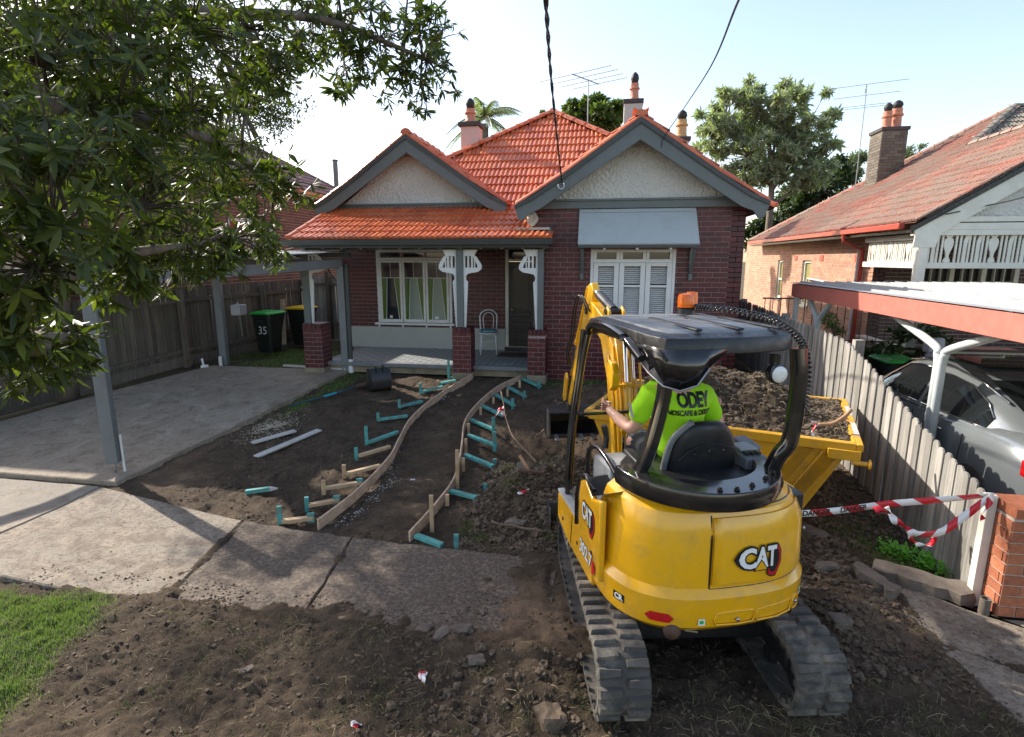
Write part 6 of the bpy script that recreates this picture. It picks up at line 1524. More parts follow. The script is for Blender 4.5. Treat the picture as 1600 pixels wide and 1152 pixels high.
for s in (-1, 1):
    part('roof_rail', MB().tube([on_side(y, .97, s, .0) + Vector((0, 0, .015)) for y in (1.0, 1.4, 1.9, 2.4, 2.8)], .012, 8), M['chrome'], car, smooth=True)
    tl_ = part('tail_light', MB().loft([[(s * .46, -.012, .74), (s * .46, -.012, .86)], [(s * .66, .03, .72), (s * .68, .03, .90)], [(s * .80, .10, .70), (s * .82, .10, .90)], [(s * .872, .32, .76), (s * .860, .34, .89)]], closed=False), M['red_lens'], car, smooth=True)
    sl = tl_.modifiers.new('t', 'SOLIDIFY'); sl.thickness = .03; sl.offset = 0
    part('head_light', MB().bb(s * .5 - .16, s * .5 + .16, 4.42, 4.52, .60, .70), M['lamp_lens'], car, bevel=.02)
    part('door_mirror', MB().blob((s * .98, 3.05, 1.0), .10, 2, .05, 1, (.7, .7, .8)), M['car_paint'], car, smooth=True)
    for y in (1.55, 2.55): part('door_handle', MB().tube([(s * .918, y - .10, .83), (s * .945, y - .05, .84), (s * .945, y + .05, .84), (s * .918, y + .10, .83)], .012, 8), M['chrome'], car, smooth=True)
    for y in (2.06, 1.12): part('door_gap', MB().tube([(s * .921, y, .35), (s * .924, y, .6), (s * .905, y, .88)], .004, 5), M['car_dark'], car)
    for y in (.92, 3.72):
        wh = part('wheel', MB().lathe((s * .80, y, .32), [(.20, s * -.08), (.30, s * -.10), (.325, s * -.06), (.325, s * .08), (.30, s * .115), (.21, s * .12), (.20, s * .10)], 28, 'x'), M['rubber'], car, smooth=True, auto=50)
        part('rim', MB().lathe((s * .80, y, .32), [(.20, s * .085), (.19, s * .10), (.05, s * .115), (.01, s * .118)], 28, 'x'), M['steel'], wh, smooth=True, auto=50)
part('number_plate', MB().bb(-.19, .19, -.025, -.012, .66, .77), M['white'], car, bevel=.003); part('bumper', MB().bb(-.62, .62, -.03, .10, .36, .50), M['car_dark'], car, bevel=.03)
# ================================================================== TREES BEHIND, PLANTS
def foliage_mb(clumps, n, size, seed, droop=.3, asp=.30):
    """leaves spread through clump volumes: clumps = [(x,y,z,r,squash)]"""
    r = np.random.default_rng(seed); W = np.array([c[3] ** 2 for c in clumps]); W = W / W.sum()
    idx = r.choice(len(clumps), n, p=W); C_ = np.array([[c[0], c[1], c[2]] for c in clumps])[idx]; rad = np.array([c[3] for c in clumps])[idx]; sq = np.array([c[4] if len(c) > 4 else .8 for c in clumps])[idx]
    v = r.normal(size=(n, 3)); v /= np.linalg.norm(v, axis=1)[:, None]; q = rad * (r.random(n) ** .42); p = C_ + v * q[:, None] * np.stack([np.ones(n), np.ones(n), sq], 1)
    d = r.normal(size=(n, 3)); d[:, 2] -= droop; d /= np.linalg.norm(d, axis=1)[:, None]
    s = np.cross(d, r.normal(size=(n, 3))); s /= np.linalg.norm(s, axis=1)[:, None]
    l = size * r.uniform(.6, 1.4, n)[:, None]
    V = np.stack([p, p + d * l * .45 + s * l * asp * .5, p + d * l, p + d * l * .45 - s * l * asp * .5], 1).reshape(-1, 3)
    mb = MB(); mb.v = V.tolist(); mb.f = [(4 * i, 4 * i + 1, 4 * i + 2, 4 * i + 3) for i in range(n)]; mb.m = [0] * n
    return mb
def mesh_from(mb, name, mats): return mb.mesh(name, mats)
def sub_clumps(big, n, frac, seed):
    r = random.Random(seed); out = []
    for (x, y, z, R0, sq) in big:
        for _ in range(n):
            v = Vector((r.gauss(0, 1), r.gauss(0, 1), r.gauss(0, 1))).normalized() * R0 * r.uniform(.45, 1.12)
            out.append((x + v.x, y + v.y, z + v.z * sq, R0 * frac * r.uniform(.6, 1.3), .7))
    return out
M['bark'] = simple('grey brown bark', (.15, .12, .095), .95, vary=.35, scale=8, bmp=.7, bscale=20, stretch=(3, 3, 1))
M['bark_pale'] = simple('pale gum bark', (.30, .26, .22), .9, vary=.35, scale=5, bmp=.4, stretch=(3, 3, 1))
def tree(name, loc, clumps, leafs, label, n, size, limbs, r0, mat, bark='bark', grp=None, seed=1, asp=.3, droop=.3, sub=(9, .34)):
    t = thing(name, loc, label, 'tree', grp)
    sc_ = sub_clumps(clumps, sub[0], sub[1], seed)
    tr = MB(); tr.tube(spline([Vector(p) for p in limbs[0]], 14), [r0 * (1 - .6 * i / 14) for i in range(15)], 10); part('trunk', tr, M[bark], t, smooth=True)
    r = random.Random(seed)
    for lb in limbs[1:]: part('limb', MB().tube(spline([Vector(p) for p in lb], 10), [r0 * .5 * (1 - .8 * i / 10) for i in range(11)], 7), M[bark], t, smooth=True)
    tw = MB(); base = Vector(limbs[0][-1]); nodes_ = [Vector(p) for lb in limbs for p in lb[1:]]
    for c in sc_:
        p = Vector(c[:3]); q = min(nodes_, key=lambda k: (k - p).length); m_ = q.lerp(p, .5) + Vector((r.uniform(-.2, .2), r.uniform(-.2, .2), r.uniform(-.3, .1))) * .6
        tw.tube([q, m_, p], [r0 * .16, r0 * .10, r0 * .03], 5, cap=False)
    o = part('branches', tw, M[bark], t, smooth=True); o['kind'] = 'stuff'
    f = part('crown', foliage_mb(sc_, n, size, seed, droop, asp), mat, t); f['kind'] = 'stuff'
    return t
M['leaf_gum'] = leafmat('grey green gum leaves', [(.22, .25, .19), (.29, .31, .25), (.16, .19, .14), (.34, .36, .29), (.24, .28, .17)], .40, .5)
M['leaf_mid'] = leafmat('mid green leaves', [(.05, .09, .015), (.10, .15, .03), (.035, .065, .012), (.14, .18, .04)], .3)
M['leaf_dark'] = leafmat('dark green leaves', [(.025, .045, .012), (.04, .07, .018), (.02, .035, .01), (.06, .09, .025)], .2)
M['leaf_olive'] = leafmat('pale olive leaves', [(.12, .16, .08), (.17, .21, .11), (.09, .12, .06)], .25)
def W(px_, py2, Y): p = at_y(px_, py2, Y); return (p.x, p.y, p.z)
def cl(px_, py2, Y, rp, sq=.8): p = at_y(px_, py2, Y); return (p.x, p.y, p.z, rp * Y / 867 * .97, sq)
Y = 27
tree('gum_tree', (W(1200, 330, Y)[0], Y, 0), [cl(1140, 175, Y, 45), cl(1195, 165, Y, 55), cl(1245, 185, Y, 48), cl(1115, 215, Y, 32), cl(1270, 230, Y, 36), cl(1190, 230, Y, 55), cl(1240, 265, Y, 40), cl(1165, 270, Y, 35), cl(1275, 270, Y, 25)], None,
     'tall airy grey green gum tree behind the bungalow', 34000, .26, [[(W(1200, 330, Y)[0], Y, 0), W(1203, 335, Y), W(1205, 280, Y), W(1200, 215, Y), W(1185, 160, Y)], [W(1205, 300, Y), W(1235, 255, Y), W(1255, 200, Y)], [W(1204, 290, Y), W(1170, 245, Y), W(1130, 190, Y)], [W(1205, 320, Y), W(1245, 295, Y), W(1280, 250, Y)], [W(1203, 260, Y), W(1215, 210, Y), W(1230, 170, Y)]], .16, M['leaf_gum'], 'bark', seed=3, asp=.26, droop=.4, sub=(40, .125))
Y = 30
tree('dark_tree', (W(1270, 330, Y)[0], Y, 0), [cl(1285, 300, Y, 40), cl(1250, 325, Y, 45), cl(1210, 345, Y, 35), cl(1300, 265, Y, 22), cl(1185, 365, Y, 25)], None,
     'dark dense tree low behind the gum tree', 14000, .28, [[(W(1270, 330, Y)[0], Y, 0), W(1270, 340, Y), W(1275, 290, Y)]], .3, M['leaf_dark'], seed=5)
Y = 33
tree('olive_tree', (W(1330, 300, Y)[0], Y, 0), [cl(1325, 275, Y, 26), cl(1335, 250, Y, 20), cl(1425, 240, Y, 20), cl(1415, 262, Y, 22), cl(1350, 300, Y, 30)], None,
     'pale olive coloured tree showing behind the dark brick chimney', 12000, .2, [[(W(1335, 300, Y)[0], Y, 0), W(1335, 310, Y), W(1332, 260, Y)], [W(1340, 310, Y), W(1380, 280, Y), W(1420, 250, Y)]], .25, M['leaf_olive'], seed=6, asp=.25)
Y = 24
tree('bushy_tree', (W(925, 200, Y)[0], Y, 0), [cl(900, 175, Y, 24), cl(930, 165, Y, 26), cl(958, 172, Y, 20), cl(925, 195, Y, 38)], None,
     'bushy green tree rising behind the television aerial', 12000, .2, [[(W(925, 200, Y)[0], Y, 0), W(925, 220, Y), W(928, 175, Y)]], .22, M['leaf_mid'], seed=7, asp=.45)
Y = 26
tree('small_tree', (W(862, 200, Y)[0], Y, 0), [cl(856, 182, Y, 10), cl(850, 192, Y, 14)], None, 'small treetop peeping over the orange ridge left of the overhead cable', 2500, .18, [[(W(858, 200, Y)[0], Y, 0), W(858, 215, Y), W(857, 190, Y)]], .15, M['leaf_mid'], seed=8, asp=.45)
# the line of dark trees between the houses on the left, hidden behind the street tree
Y = 19
tree('shade_tree', (-7.9, 17.5, 0), [(-8.3, 17.5, 5.6, 1.5, .8), (-7.6, 17.8, 4.4, 1.3, .8)], None, 'dark tree standing between the two houses on the left', 5000, .2, [[(-7.9, 17.5, 0), (-7.9, 17.5, 3), (-8.0, 17.5, 5)]], .2, M['leaf_dark'], seed=9) if False else None
# palm
Y = 24; pb = at_y(757, 186, Y)
pt = thing('palm_tree', (pb.x, Y, 0), 'feathery palm tree rising behind the pink chimney', 'tree')
part('trunk', MB().tube([(pb.x, Y, 0), (pb.x, Y, pb.z - .2)], [.22, .16], 10), M['bark'], pt, smooth=True)
M['palm'] = leafmat('pale palm fronds', [(.16, .20, .13), (.24, .28, .19), (.10, .14, .08)], .3)
r = random.Random(3)
for k in range(17):
    a = k * 2.4 + .3; el = r.uniform(.2, 1.35) if k > 4 else r.uniform(-.3, .4); L = r.uniform(1.7, 2.2); c0 = Vector((pb.x, Y, pb.z)); pts = []
    for i in range(11):
        t = i / 10; h = Vector((math.cos(a), math.sin(a), 0)); pts.append(c0 + h * (math.cos(el) * L * t + .25 * t * t) + Vector((0, 0, math.sin(el) * L * t - 1.25 * t * t * (1.3 - .3 * math.sin(el)))))
    mb = MB(); mb.tube(pts, [.03 * (1 - t / 11) + .006 for t in range(11)], 5, cap=False); n_ = 40
    for i in range(2, n_):
        t = i / n_ * 10; j = min(int(t), 9); p = pts[j].lerp(pts[j + 1], t - j); d = (pts[j + 1] - pts[j]).normalized(); s = d.cross(Vector((0, 0, 1))).normalized()
        for sg in (-1, 1):
            ll = .55 * math.sin(math.pi * min(.97, i / n_ * .9 + .12)); e = p + (s * sg * .8 + d * .6 + Vector((0, 0, -.55 - r.random() * .3))).normalized() * ll
            mb.add([p, p + d * .045, e], [(0, 1, 2)])
    part('frond', mb, M['palm'], pt)
# shrubs beside the neighbour's porch
def shrub(name, c, clumps, n, size, mat, label, asp=.5, seed=1):
    t = thing(name, c, label, 'shrub')
    tw = MB()
    for (x, y, z, r_, s) in clumps: tw.tube([(c[0], c[1], c[2]), (x, y, z)], [.02, .008], 5)
    part('stems', tw, M['bark'], t)['kind'] = 'stuff'; part('leaves', foliage_mb(sub_clumps(clumps, 5, .5, seed), n, size, seed, .1, asp), mat, t)['kind'] = 'stuff'
p = at_y(1362, 515, 10.3); shrub('glossy_shrub', (p.x, p.y, -.4), [(p.x - .15, p.y, .6, .35, .9), (p.x + .25, p.y + .2, .75, .35, .9), (p.x + .1, p.y, .25, .4, 1)], 900, .14, M['leaf_dark'], 'dark glossy shrub under the carport beside the porch', .45, 2)
p = at_y(1305, 500, 13); shrub('thin_shrub', (p.x, p.y, -.4), [(p.x, p.y, .9, .35, 1), (p.x + .2, p.y, .4, .35, 1)], 1500, .07, M['leaf_mid'], 'thin twiggy shrub against the orange brick wall behind the fence', .3, 4)
p = at_y(1450, 500, 11.2); shrub('glossy_shrub', (p.x, p.y, -.4), [(p.x, p.y, .8, .35, .9), (p.x + .1, p.y, .4, .35, 1)], 600, .14, M['leaf_dark'], 'dark shrub just right of the cream porch post', .45, 5)
p = at_y(1598, 560, 10.5); shrub('flowering_shrub', (p.x, p.y, -.4), [(p.x, p.y, .3, .28, .9), (p.x, p.y, .0, .25, 1)], 800, .06, M['leaf_mid'], 'small light green shrub at the right edge behind the car', .4, 6)
# overhead cables
def cable(pts, r_, label, twist=False):
    s = spline(pts, 70); t = thing('overhead_cable', tuple(s[-1]), label, 'cable')
    if twist:
        for k in (0, 1):
            q = [p + Vector((math.cos(i * 1.1 + k * math.pi), 0, math.sin(i * 1.1 + k * math.pi))) * r_ * .85 for i, p in enumerate(s)]
            part('strand', MB().tube(q, r_ * .8, 6), M['cable'], t, smooth=True)
    else: part('strand', MB().tube(s, r_, 6), M['cable'], t, smooth=True)
    return t
e = at_y(877, 290, 9.7)
c1 = cable([at_d(851, -60, 2.6), at_d(853, 0, 3.0), at_d(862, 130, 5.2), at_d(873, 240, 8.2), e + Vector((0, 0, .12)), e + Vector((0, 0, .02))], .010, 'thick twisted black cable hanging from above to the right hand gable', True)
part('cable_loop', MB().tube([e + Vector((.05 * math.cos(a), -.01, .0 + .06 * math.sin(a))) for a in [i * .5 - 3.4 for i in range(9)]], .009, 8), M['zinc_post'], c1, smooth=True)
e2 = at_y(1037, 218, 9.7)
c2 = cable([at_d(1160, -10, 2.6), at_d(1150, 10, 3.0), at_d(1110, 105, 5), at_d(1068, 170, 8), e2 + Vector((0, 0, .03)), e2 + Vector((-.03, 0, -.12))], .007, 'thin black cable running down to the right side of the gable')
e3 = at_y(1478, 335, 11.5)
cable([at_d(1700, 270, 5), at_d(1600, 308, 8), at_d(1540, 322, 10), e3], .012, 'thin black cable reaching the cream gable of the right hand house')
# ================================================================== SKIP BIN
SKG = g(5.8)
sa, sb = at_z(1128, 660, .58), at_z(1338, 692, .58)
sdir = (sb - sa).normalized(); SYAW = R(-17)
skip = thing('skip_bin', (sb.x, sb.y, SKG), 'yellow steel skip bin heaped with soil beside the paling fence', 'skip bin', rz=SYAW)
# local: x to the right end (x=0 is the right top rim), y away from the street, z up from ground
SH = .58 - SKG
TL, WD = 2.5, 1.75
def trap(y): return [(-TL + .45, y, .06), (-.42, y, .06), (0, y, SH), (-TL, y, SH)]
part('side_panel', MB().prism([(-TL + .42, .06), (-.45, .06), (-.02, SH - .02), (-TL + .02, SH - .02)], (0, 0, 0), (1, 0, 0), (0, 0, 1), .012), M['skip_paint'], skip)
part('side_panel', MB().prism([(-TL + .42, .06), (-.45, .06), (-.02, SH - .02), (-TL + .02, SH - .02)], (0, WD, 0), (1, 0, 0), (0, 0, 1), .012), M['skip_paint'], skip)
part('end_panel', MB().add([(-.45, 0, .06), (0, 0, SH), (0, WD, SH), (-.45, WD, .06), (-.465, 0, .07), (-.015, 0, SH), (-.015, WD, SH), (-.465, WD, .07)], [(0, 1, 2, 3)[::-1], (4, 5, 6, 7), (0, 4, 5, 1), (3, 2, 6, 7), (1, 5, 6, 2)]), M['skip_paint'], skip)
part('end_panel', MB().add([(-TL + .42, 0, .06), (-TL, 0, SH), (-TL, WD, SH), (-TL + .42, WD, .06), (-TL + .435, 0, .07), (-TL + .015, 0, SH), (-TL + .015, WD, SH), (-TL + .435, WD, .07)], [(0, 1, 2, 3), (4, 5, 6, 7)[::-1], (0, 4, 5, 1), (3, 2, 6, 7), (1, 5, 6, 2)]), M['skip_paint'], skip)
part('floor', MB().bb(-TL + .42, -.45, 0, WD, .04, .06), M['skip_paint'], skip)
part('rim', MB().bb(-TL, .0, -.05, .03, SH - .09, SH), M['skip_paint'], skip, bevel=.008)
part('rim', MB().bb(-TL, .0, WD - .03, WD + .05, SH - .09, SH), M['skip_paint'], skip, bevel=.008)
part('rim', MB().bb(.0, .055, -.05, WD + .05, SH - .07, SH), M['skip_paint'], skip, bevel=.008)
part('rim', MB().bb(-TL - .05, -TL, -.05, WD + .05, SH - .07, SH), M['skip_paint'], skip, bevel=.008)
for x in (-.42, -.20): # slanting stiffening ribs of the side
    part('rib', MB().prism([(x - .48, .07), (x - .38, .07), (x + .10, SH - .095), (x - .03, SH - .095)], (0, -.045, 0), (1, 0, 0), (0, 0, 1), -.0).beam((x - .40, -.02, .07), (x + .02, -.02, SH - .10), .035, .14, (1, 0, 0)), M['skip_paint'], skip, bevel=.006)
part('rib', MB().beam((-TL + .9, -.02, .07), (-TL + .8, -.02, SH - .10), .035, .06, (1, 0, 0)), M['skip_paint'], skip, bevel=.006)
lg = part('lifting_lug', MB().bb(-.22, .04, -.075, -.052, SH - .155, SH - .06), M['skip_paint'], skip, bevel=.006)
part('lug_pin', MB().tube([(-.02, -.06, SH - .17), (.10, -.06, SH - .17)], .022, 12).lathe((.10, -.06, SH - .17), [(.022, 0), (.045, .005), (.045, .02), (.02, .03)], 14, 'x'), M['skip_paint'], lg, smooth=True, auto=40)
for x in (-.75, -1.45): part('hook_bar', MB().tube([(x - .16, -.012, SH - .26), (x - .16, -.04, SH - .26), (x + .16, -.04, SH - .27), (x + .16, -.012, SH - .27)], .008, 8), M['skip_paint'], skip, smooth=True)
for (x, z, s) in ((-1.05, SH - .27, .06), (-.62, SH - .36, .045), (-.5, SH - .28, .03), (-.95, SH - .40, .025)):
    r = random.Random(int(x * -100)); pts = [(x + s * r.uniform(.6, 1.3) * math.cos(a), z + s * 1.3 * r.uniform(.6, 1.3) * math.sin(a)) for a in [i * .63 for i in range(10)]]
    part('worn_patch', MB().prism(pts, (0, -.0145, 0), (1, 0, 0), (0, 0, 1), .0015), M['grey_light'], skip)
# rim scratches: bare primer on the far rim
part('worn_patch', MB().bb(.004, .05, .25, .7, SH + .001, SH + .0025), M['white_board'], skip); part('worn_patch', MB().bb(.004, .05, 1.0, 1.4, SH + .001, SH + .0025), M['white_board'], skip)
# the heap of soil: its own top-level thing
def heap_h(u, v):
    """u along the skip 0..1 from left, v across 0..1"""
    e = min(u, 1 - u) * 2.2; e2 = min(v, 1 - v) * 2.2
    h = .04 + .40 * sstep(0, .8, e) * sstep(0, .7, e2) * (1.15 - .65 * u)
    return h
MS = Matrix.Translation((sb.x, sb.y, SKG)) @ Matrix.Rotation(SYAW, 4, 'Z')
mb = MB(); nu, nv = 110, 80; V_ = []
for j in range(nv + 1):
    for i in range(nu + 1):
        u, v = i / nu, j / nv; p = MS @ Vector((-TL + .03 + (TL - .06) * u, .03 + (WD - .06) * v, SH - .06))
        h = heap_h(u, v); n_ = (.10 * gnoise(p.x, p.y, 2.6, 70) + .07 * gnoise(p.x, p.y, 6, 71) + .045 * gnoise(p.x, p.y, 14, 72) + .02 * gnoise(p.x, p.y, 34, 73)) * min(1, h * 5)
        V_.append((p.x, p.y, p.z + h + n_))
mb.add(V_, [(j * (nu + 1) + i, j * (nu + 1) + i + 1, (j + 1) * (nu + 1) + i + 1, (j + 1) * (nu + 1) + i) for j in range(nv) for i in range(nu)])
hv = V_
heap = bpy.data.objects.new('soil_heap', mb.mesh('soil_heap', SOILM)); COL.objects.link(heap); tag(heap, 'heap of dark soil and torn turf piled high in the yellow skip', 'soil heap', kind='stuff'); heap.data.polygons.foreach_set('use_smooth', [True] * len(heap.data.polygons))
def on_heap(r):
    i = r.randrange(len(hv)); q = hv[i]; return q
r = random.Random(21); mb = MB()
for k in range(3200):
    q = on_heap(r); s = .008 + .03 * r.random() ** 3; mb.blob((q[0] + r.uniform(-.01, .01), q[1] + r.uniform(-.01, .01), q[2] + s * .3), s, 1, .4, k * .3, (1, 1, .75))
one('heap_clods', mb, M['clod'], 'lumps of soil lying on the heap in the skip', 'soil crumbs', kind='stuff')
mb = MB(); mg = MB()
for k in range(2600):
    q = on_heap(r); a = r.uniform(0, 6.28); l = r.uniform(.03, .12); p = Vector(q); e = p + Vector((math.cos(a) * l, math.sin(a) * l, r.uniform(-.02, .05)))
    if gnoise(q[0], q[1], 4, 44) > -.05 or k % 5 == 0: mb.tube([p, p.lerp(e, .5) + Vector((0, 0, r.uniform(0, .03))), e], [.0018, .002, .0008], 3, cap=False)
for k in range(4200):
    q = on_heap(r)
    if gnoise(q[0], q[1], 3.2, 55) < .12: continue
    a = r.uniform(0, 6.28); l = r.uniform(.02, .06); p = Vector(q); e = p + Vector((math.cos(a) * l, math.sin(a) * l, r.uniform(.0, .05))); s = Vector((-math.sin(a), math.cos(a), 0)) * .003
    mg.add([p - s, p + s, e], [(0, 1, 2)])
one('heap_roots', mb, M['straw'], 'straw coloured roots tangled over the heap in the skip', 'straw', kind='stuff')
one('heap_turf', mg, M['grass_dry'], 'torn green turf scraps on the heap in the skip', 'grass', kind='stuff')
q = at_z(1325, 655, .72); mb = MB()
e0, e1 = at_z(1298, 662, .66), at_z(1330, 640, .80)
branch('twig', [e0 + Vector((-.12, 0, -.02)), e0, e0.lerp(e1, .6) + Vector((.02, 0, -.01)), e1], .020, .016, 'pale bent root sticking out over the skip rim', 'root', 'handle_wood')
p = at_z(1272, 668, .72); r2 = random.Random(4)
ribbon('torn_tape', [p + Vector((0, 0, -.09)), p + Vector((-.01, 0, -.03)), p + Vector((.02, .01, .03)), p + Vector((-.03, 0, .05))], .03, 'scrap of red and white tape hanging on the skip rim', 'tape', twist=lambda t: 3 * t, n=30, period=.14)

# ================================================================== EXCAVATOR
EXC = Vector((.56, 3.80, -.45)); EH = R(19.5); TH_ = R(11.5) - EH
ex = thing('mini_excavator', EXC, 'yellow and black tracked mini excavator with open canopy seen from behind', 'excavator', rz=EH)
YP, BG, BP = M['yellow_paint'], M['black_gloss'], M['black_plastic']
RT_ = Matrix.Rotation(TH_, 4, 'Z')
def tr(mb): mb.v = [tuple(RT_ @ Vector(p)) for p in mb.v]; return mb
TLn, TR_, TWd = .97, .215, .30      # half length, end radius, belt width
def stad(s, R0, half):
    """point and outward direction on the belt path at arc length s (y,z)"""
    st = 2 * (half - R0); pr = 2 * st + 2 * math.pi * R0; s %= pr
    cz = TR_ + .02
    if s < st: return (-(half - R0) + s, cz + R0, 0, 1)             # top, going forward
    s -= st
    if s < math.pi * R0: a = s / R0; return (half - R0 + R0 * math.sin(a), cz + R0 * math.cos(a), math.sin(a), math.cos(a))
    s -= math.pi * R0
    if s < st: return ((half - R0) - s, cz - R0, 0, -1)
    s -= st; a = s / R0; return (-(half - R0) - R0 * math.sin(a), cz - R0 * math.cos(a), -math.sin(a), -math.cos(a))
PERI = 4 * (TLn - TR_) + 2 * math.pi * TR_
for sx in (-1, 1):
    cx = sx * .565 - .02
    rings = []; n = 96
    for i in range(n):
        y, z, ny_, nz_ = stad(PERI * i / n, TR_, TLn); x0_, x1_ = cx - TWd / 2, cx + TWd / 2; t = .035
        rings.append([(x0_, y - ny_ * .012, z - nz_ * .012), (x0_ + .012, y, z), (x1_ - .012, y, z), (x1_, y - ny_ * .012, z - nz_ * .012), (x1_, y - ny_ * t, z - nz_ * t), (x0_, y - ny_ * t, z - nz_ * t)])
    rings.append(rings[0]); mb = MB().loft(rings, cap=False)
    tk = part('track', tr(mb), M['rubber_dry'], ex, smooth=True, auto=40)
    # lugs
    lug = MB().loft([[(-.068, -.031, -.002), (.068, -.022, -.002), (.068, .026, -.002), (-.068, .035, -.002)], [(-.060, -.022, .026), (.060, -.014, .026), (.060, .018, .026), (-.060, .026, .026)]])
    lme = lug.mesh('tread_lug', M['rubber_dry']); NL = 46
    for k in range(NL):
        for side, off in ((-1, 0), (1, .5)):
            s = PERI * (k + off) / NL; y, z, ny_, nz_ = stad(s, TR_, TLn)
            nn = Vector((0, ny_, nz_)); U = Vector((1, 0, 0)) * (1 if side < 0 else -1); Vv_ = nn.cross(U)
            m_ = RT_ @ Matrix.Translation((cx + side * .082, y, z)) @ basis(U, Vv_, nn, (0, 0, 0)); inst('tread_lug', lme, m_, tk)
    gl = MB().bb(-.012, .012, -.018, .018, -.06, -.035).mesh('guide_block', M['rubber'])
    for k in range(NL):
        y, z, ny_, nz_ = stad(PERI * k / NL, TR_, TLn); nn = Vector((0, ny_, nz_)); inst('guide_block', gl, RT_ @ Matrix.Translation((cx - sx * .02 * 0, y, z)) @ basis((1, 0, 0), nn.cross(Vector((1, 0, 0))), nn, (0, 0, 0)), tk)
        inst('belt_slot', gl, RT_ @ Matrix.Translation((cx - .145, y, z)) @ basis((1, 0, 0), nn.cross(Vector((1, 0, 0))), nn, (0, 0, 0)) @ Matrix.Diagonal((.35, 1.0, 1, 1)), tk)
    tf = part('track_frame', tr(MB().bb(cx - .07, cx + .07, -TLn + .28, TLn - .28, .15, .30)), M['black_plastic'], ex, bevel=.02)
    part('sprocket', tr(MB().lathe((cx - .05, -TLn + TR_ + .0, TR_ + .02), [(.12, 0), (.165, .01), (.165, .09), (.12, .10)], 18, 'x')), M['black_plastic'], ex, smooth=True, auto=40)
    part('idler', tr(MB().lathe((cx - .05, TLn - TR_, TR_ + .02), [(.10, 0), (.165, .01), (.165, .09), (.10, .10)], 20, 'x')), M['black_plastic'], ex, smooth=True, auto=40)
    for y in (-.45, -.15, .15, .45): part('roller', tr(MB().lathe((cx - .06, y, .105), [(.055, 0), (.06, .12)], 14, 'x')), M['black_plastic'], ex, smooth=True, auto=40)
part('undercarriage', tr(MB().bb(-.50, .50, -.38, .42, .16, .40).cyl((0, 0, .38), (0, 0, .50), .30, seg=28)), M['black_plastic'], ex, bevel=.02)
bl = part('dozer_blade', tr(MB().loft([[(x, y, z) for y, z in ((1.42, .03), (1.37, .10), (1.355, .22), (1.40, .33), (1.43, .33), (1.385, .22), (1.40, .10), (1.45, .03))] for x in (-.78, .78)])), M['black_plastic'], ex, bevel=.004)
for s in (-1, 1): part('end_plate', tr(MB().bb(s * .78 - .008, s * .78 + .008, 1.26, 1.46, .03, .34)), M['black_plastic'], bl, bevel=.004)
part('end_edge', tr(MB().bb(-.788, -.772, 1.245, 1.258, .06, .34)), M['steel'], bl); part('sticker', tr(MB().bb(-.70, -.66, 1.345, 1.352, .14, .24)), M['leaf_sticker'] if 'leaf_sticker' in M else M['grass'], bl)
for s in (-1, 1): part('blade_arm', tr(MB().beam((s * .30, .40, .22), (s * .34, 1.38, .16), .06, .10)), M['black_plastic'], ex, bevel=.006)
# upper body -----------------------------------------------------------------
ZB, ZT = .45, 1.25
HWL, HWR, RR_ = .665, .70, .72
def plan(a, k=1.0, inset=0.0, e=.72):
    """rear outline: a from -90 (left side) over 0 (rear) to 90 (right side)"""
    t = R(a); s, c = math.sin(t), math.cos(t)
    w = (HWL if s < 0 else HWR) - inset; r_ = RR_ - inset - .10
    return (math.copysign(abs(s) ** e, s) * w * k, -.10 - (abs(c) ** e) * r_ * k)
def band(a0, a1, prof, n=28):
    rings = []
    for i in range(n + 1):
        a = a0 + (a1 - a0) * i / n; rings.append([(*plan(a, 1, ins), z) for ins, z in prof])
    return rings
CW = [(.14, ZB - .02), (.06, ZB), (.012, ZB + .05), (.0, ZB + .12), (.0, ZB + .24), (.022, ZB + .275), (.035, ZB + .29), (.05, 1.08), (.09, 1.19), (.15, 1.235), (.30, 1.25), (.55, 1.25)]
cw = part('counterweight', MB().loft(band(-90, 90, CW, 44), closed=False), YP, ex, smooth=True, auto=28)
# raised engine door
cwd = [(.030, ZB + .31), (.018, ZB + .32), (.030, 1.07), (.068, 1.165), (.078, 1.165)]
dr0 = band(-6, 62, cwd, 20)
door_ = part('engine_door', MB().loft(dr0, closed=False), YP, ex, smooth=True, auto=35); so = door_.modifiers.new('t', 'SOLIDIFY'); so.thickness = .012; so.offset = 1
part('door_seam', MB().tube([(*plan(-7, 1, .036), ZB + .29)] + [(*plan(-7, 1, .035 + (z - .75) * .04), z) for z in (.85, .95, 1.05)] + [(*plan(-7, 1, .085), 1.17), (*plan(-7, 1, .15), 1.24)], .006, 6), M['decal_black'], cw)
part('door_seam', MB().tube([(*plan(a, 1, .034), ZB + .285) for a in range(-7, 66, 6)], .004, 6), M['decal_black'], cw)
part('door_seam', MB().tube([(*plan(a, 1, .108), 1.205) for a in range(-7, 66, 6)], .004, 6), M['decal_black'], cw)
# body core filling between (dark)
part('chassis', MB().bb(-.58, .62, -.45, .68, ZB - .03, .62).bb(-.25, .62, -.45, .15, .62, 1.18), M['black_plastic'], ex, bevel=.01)
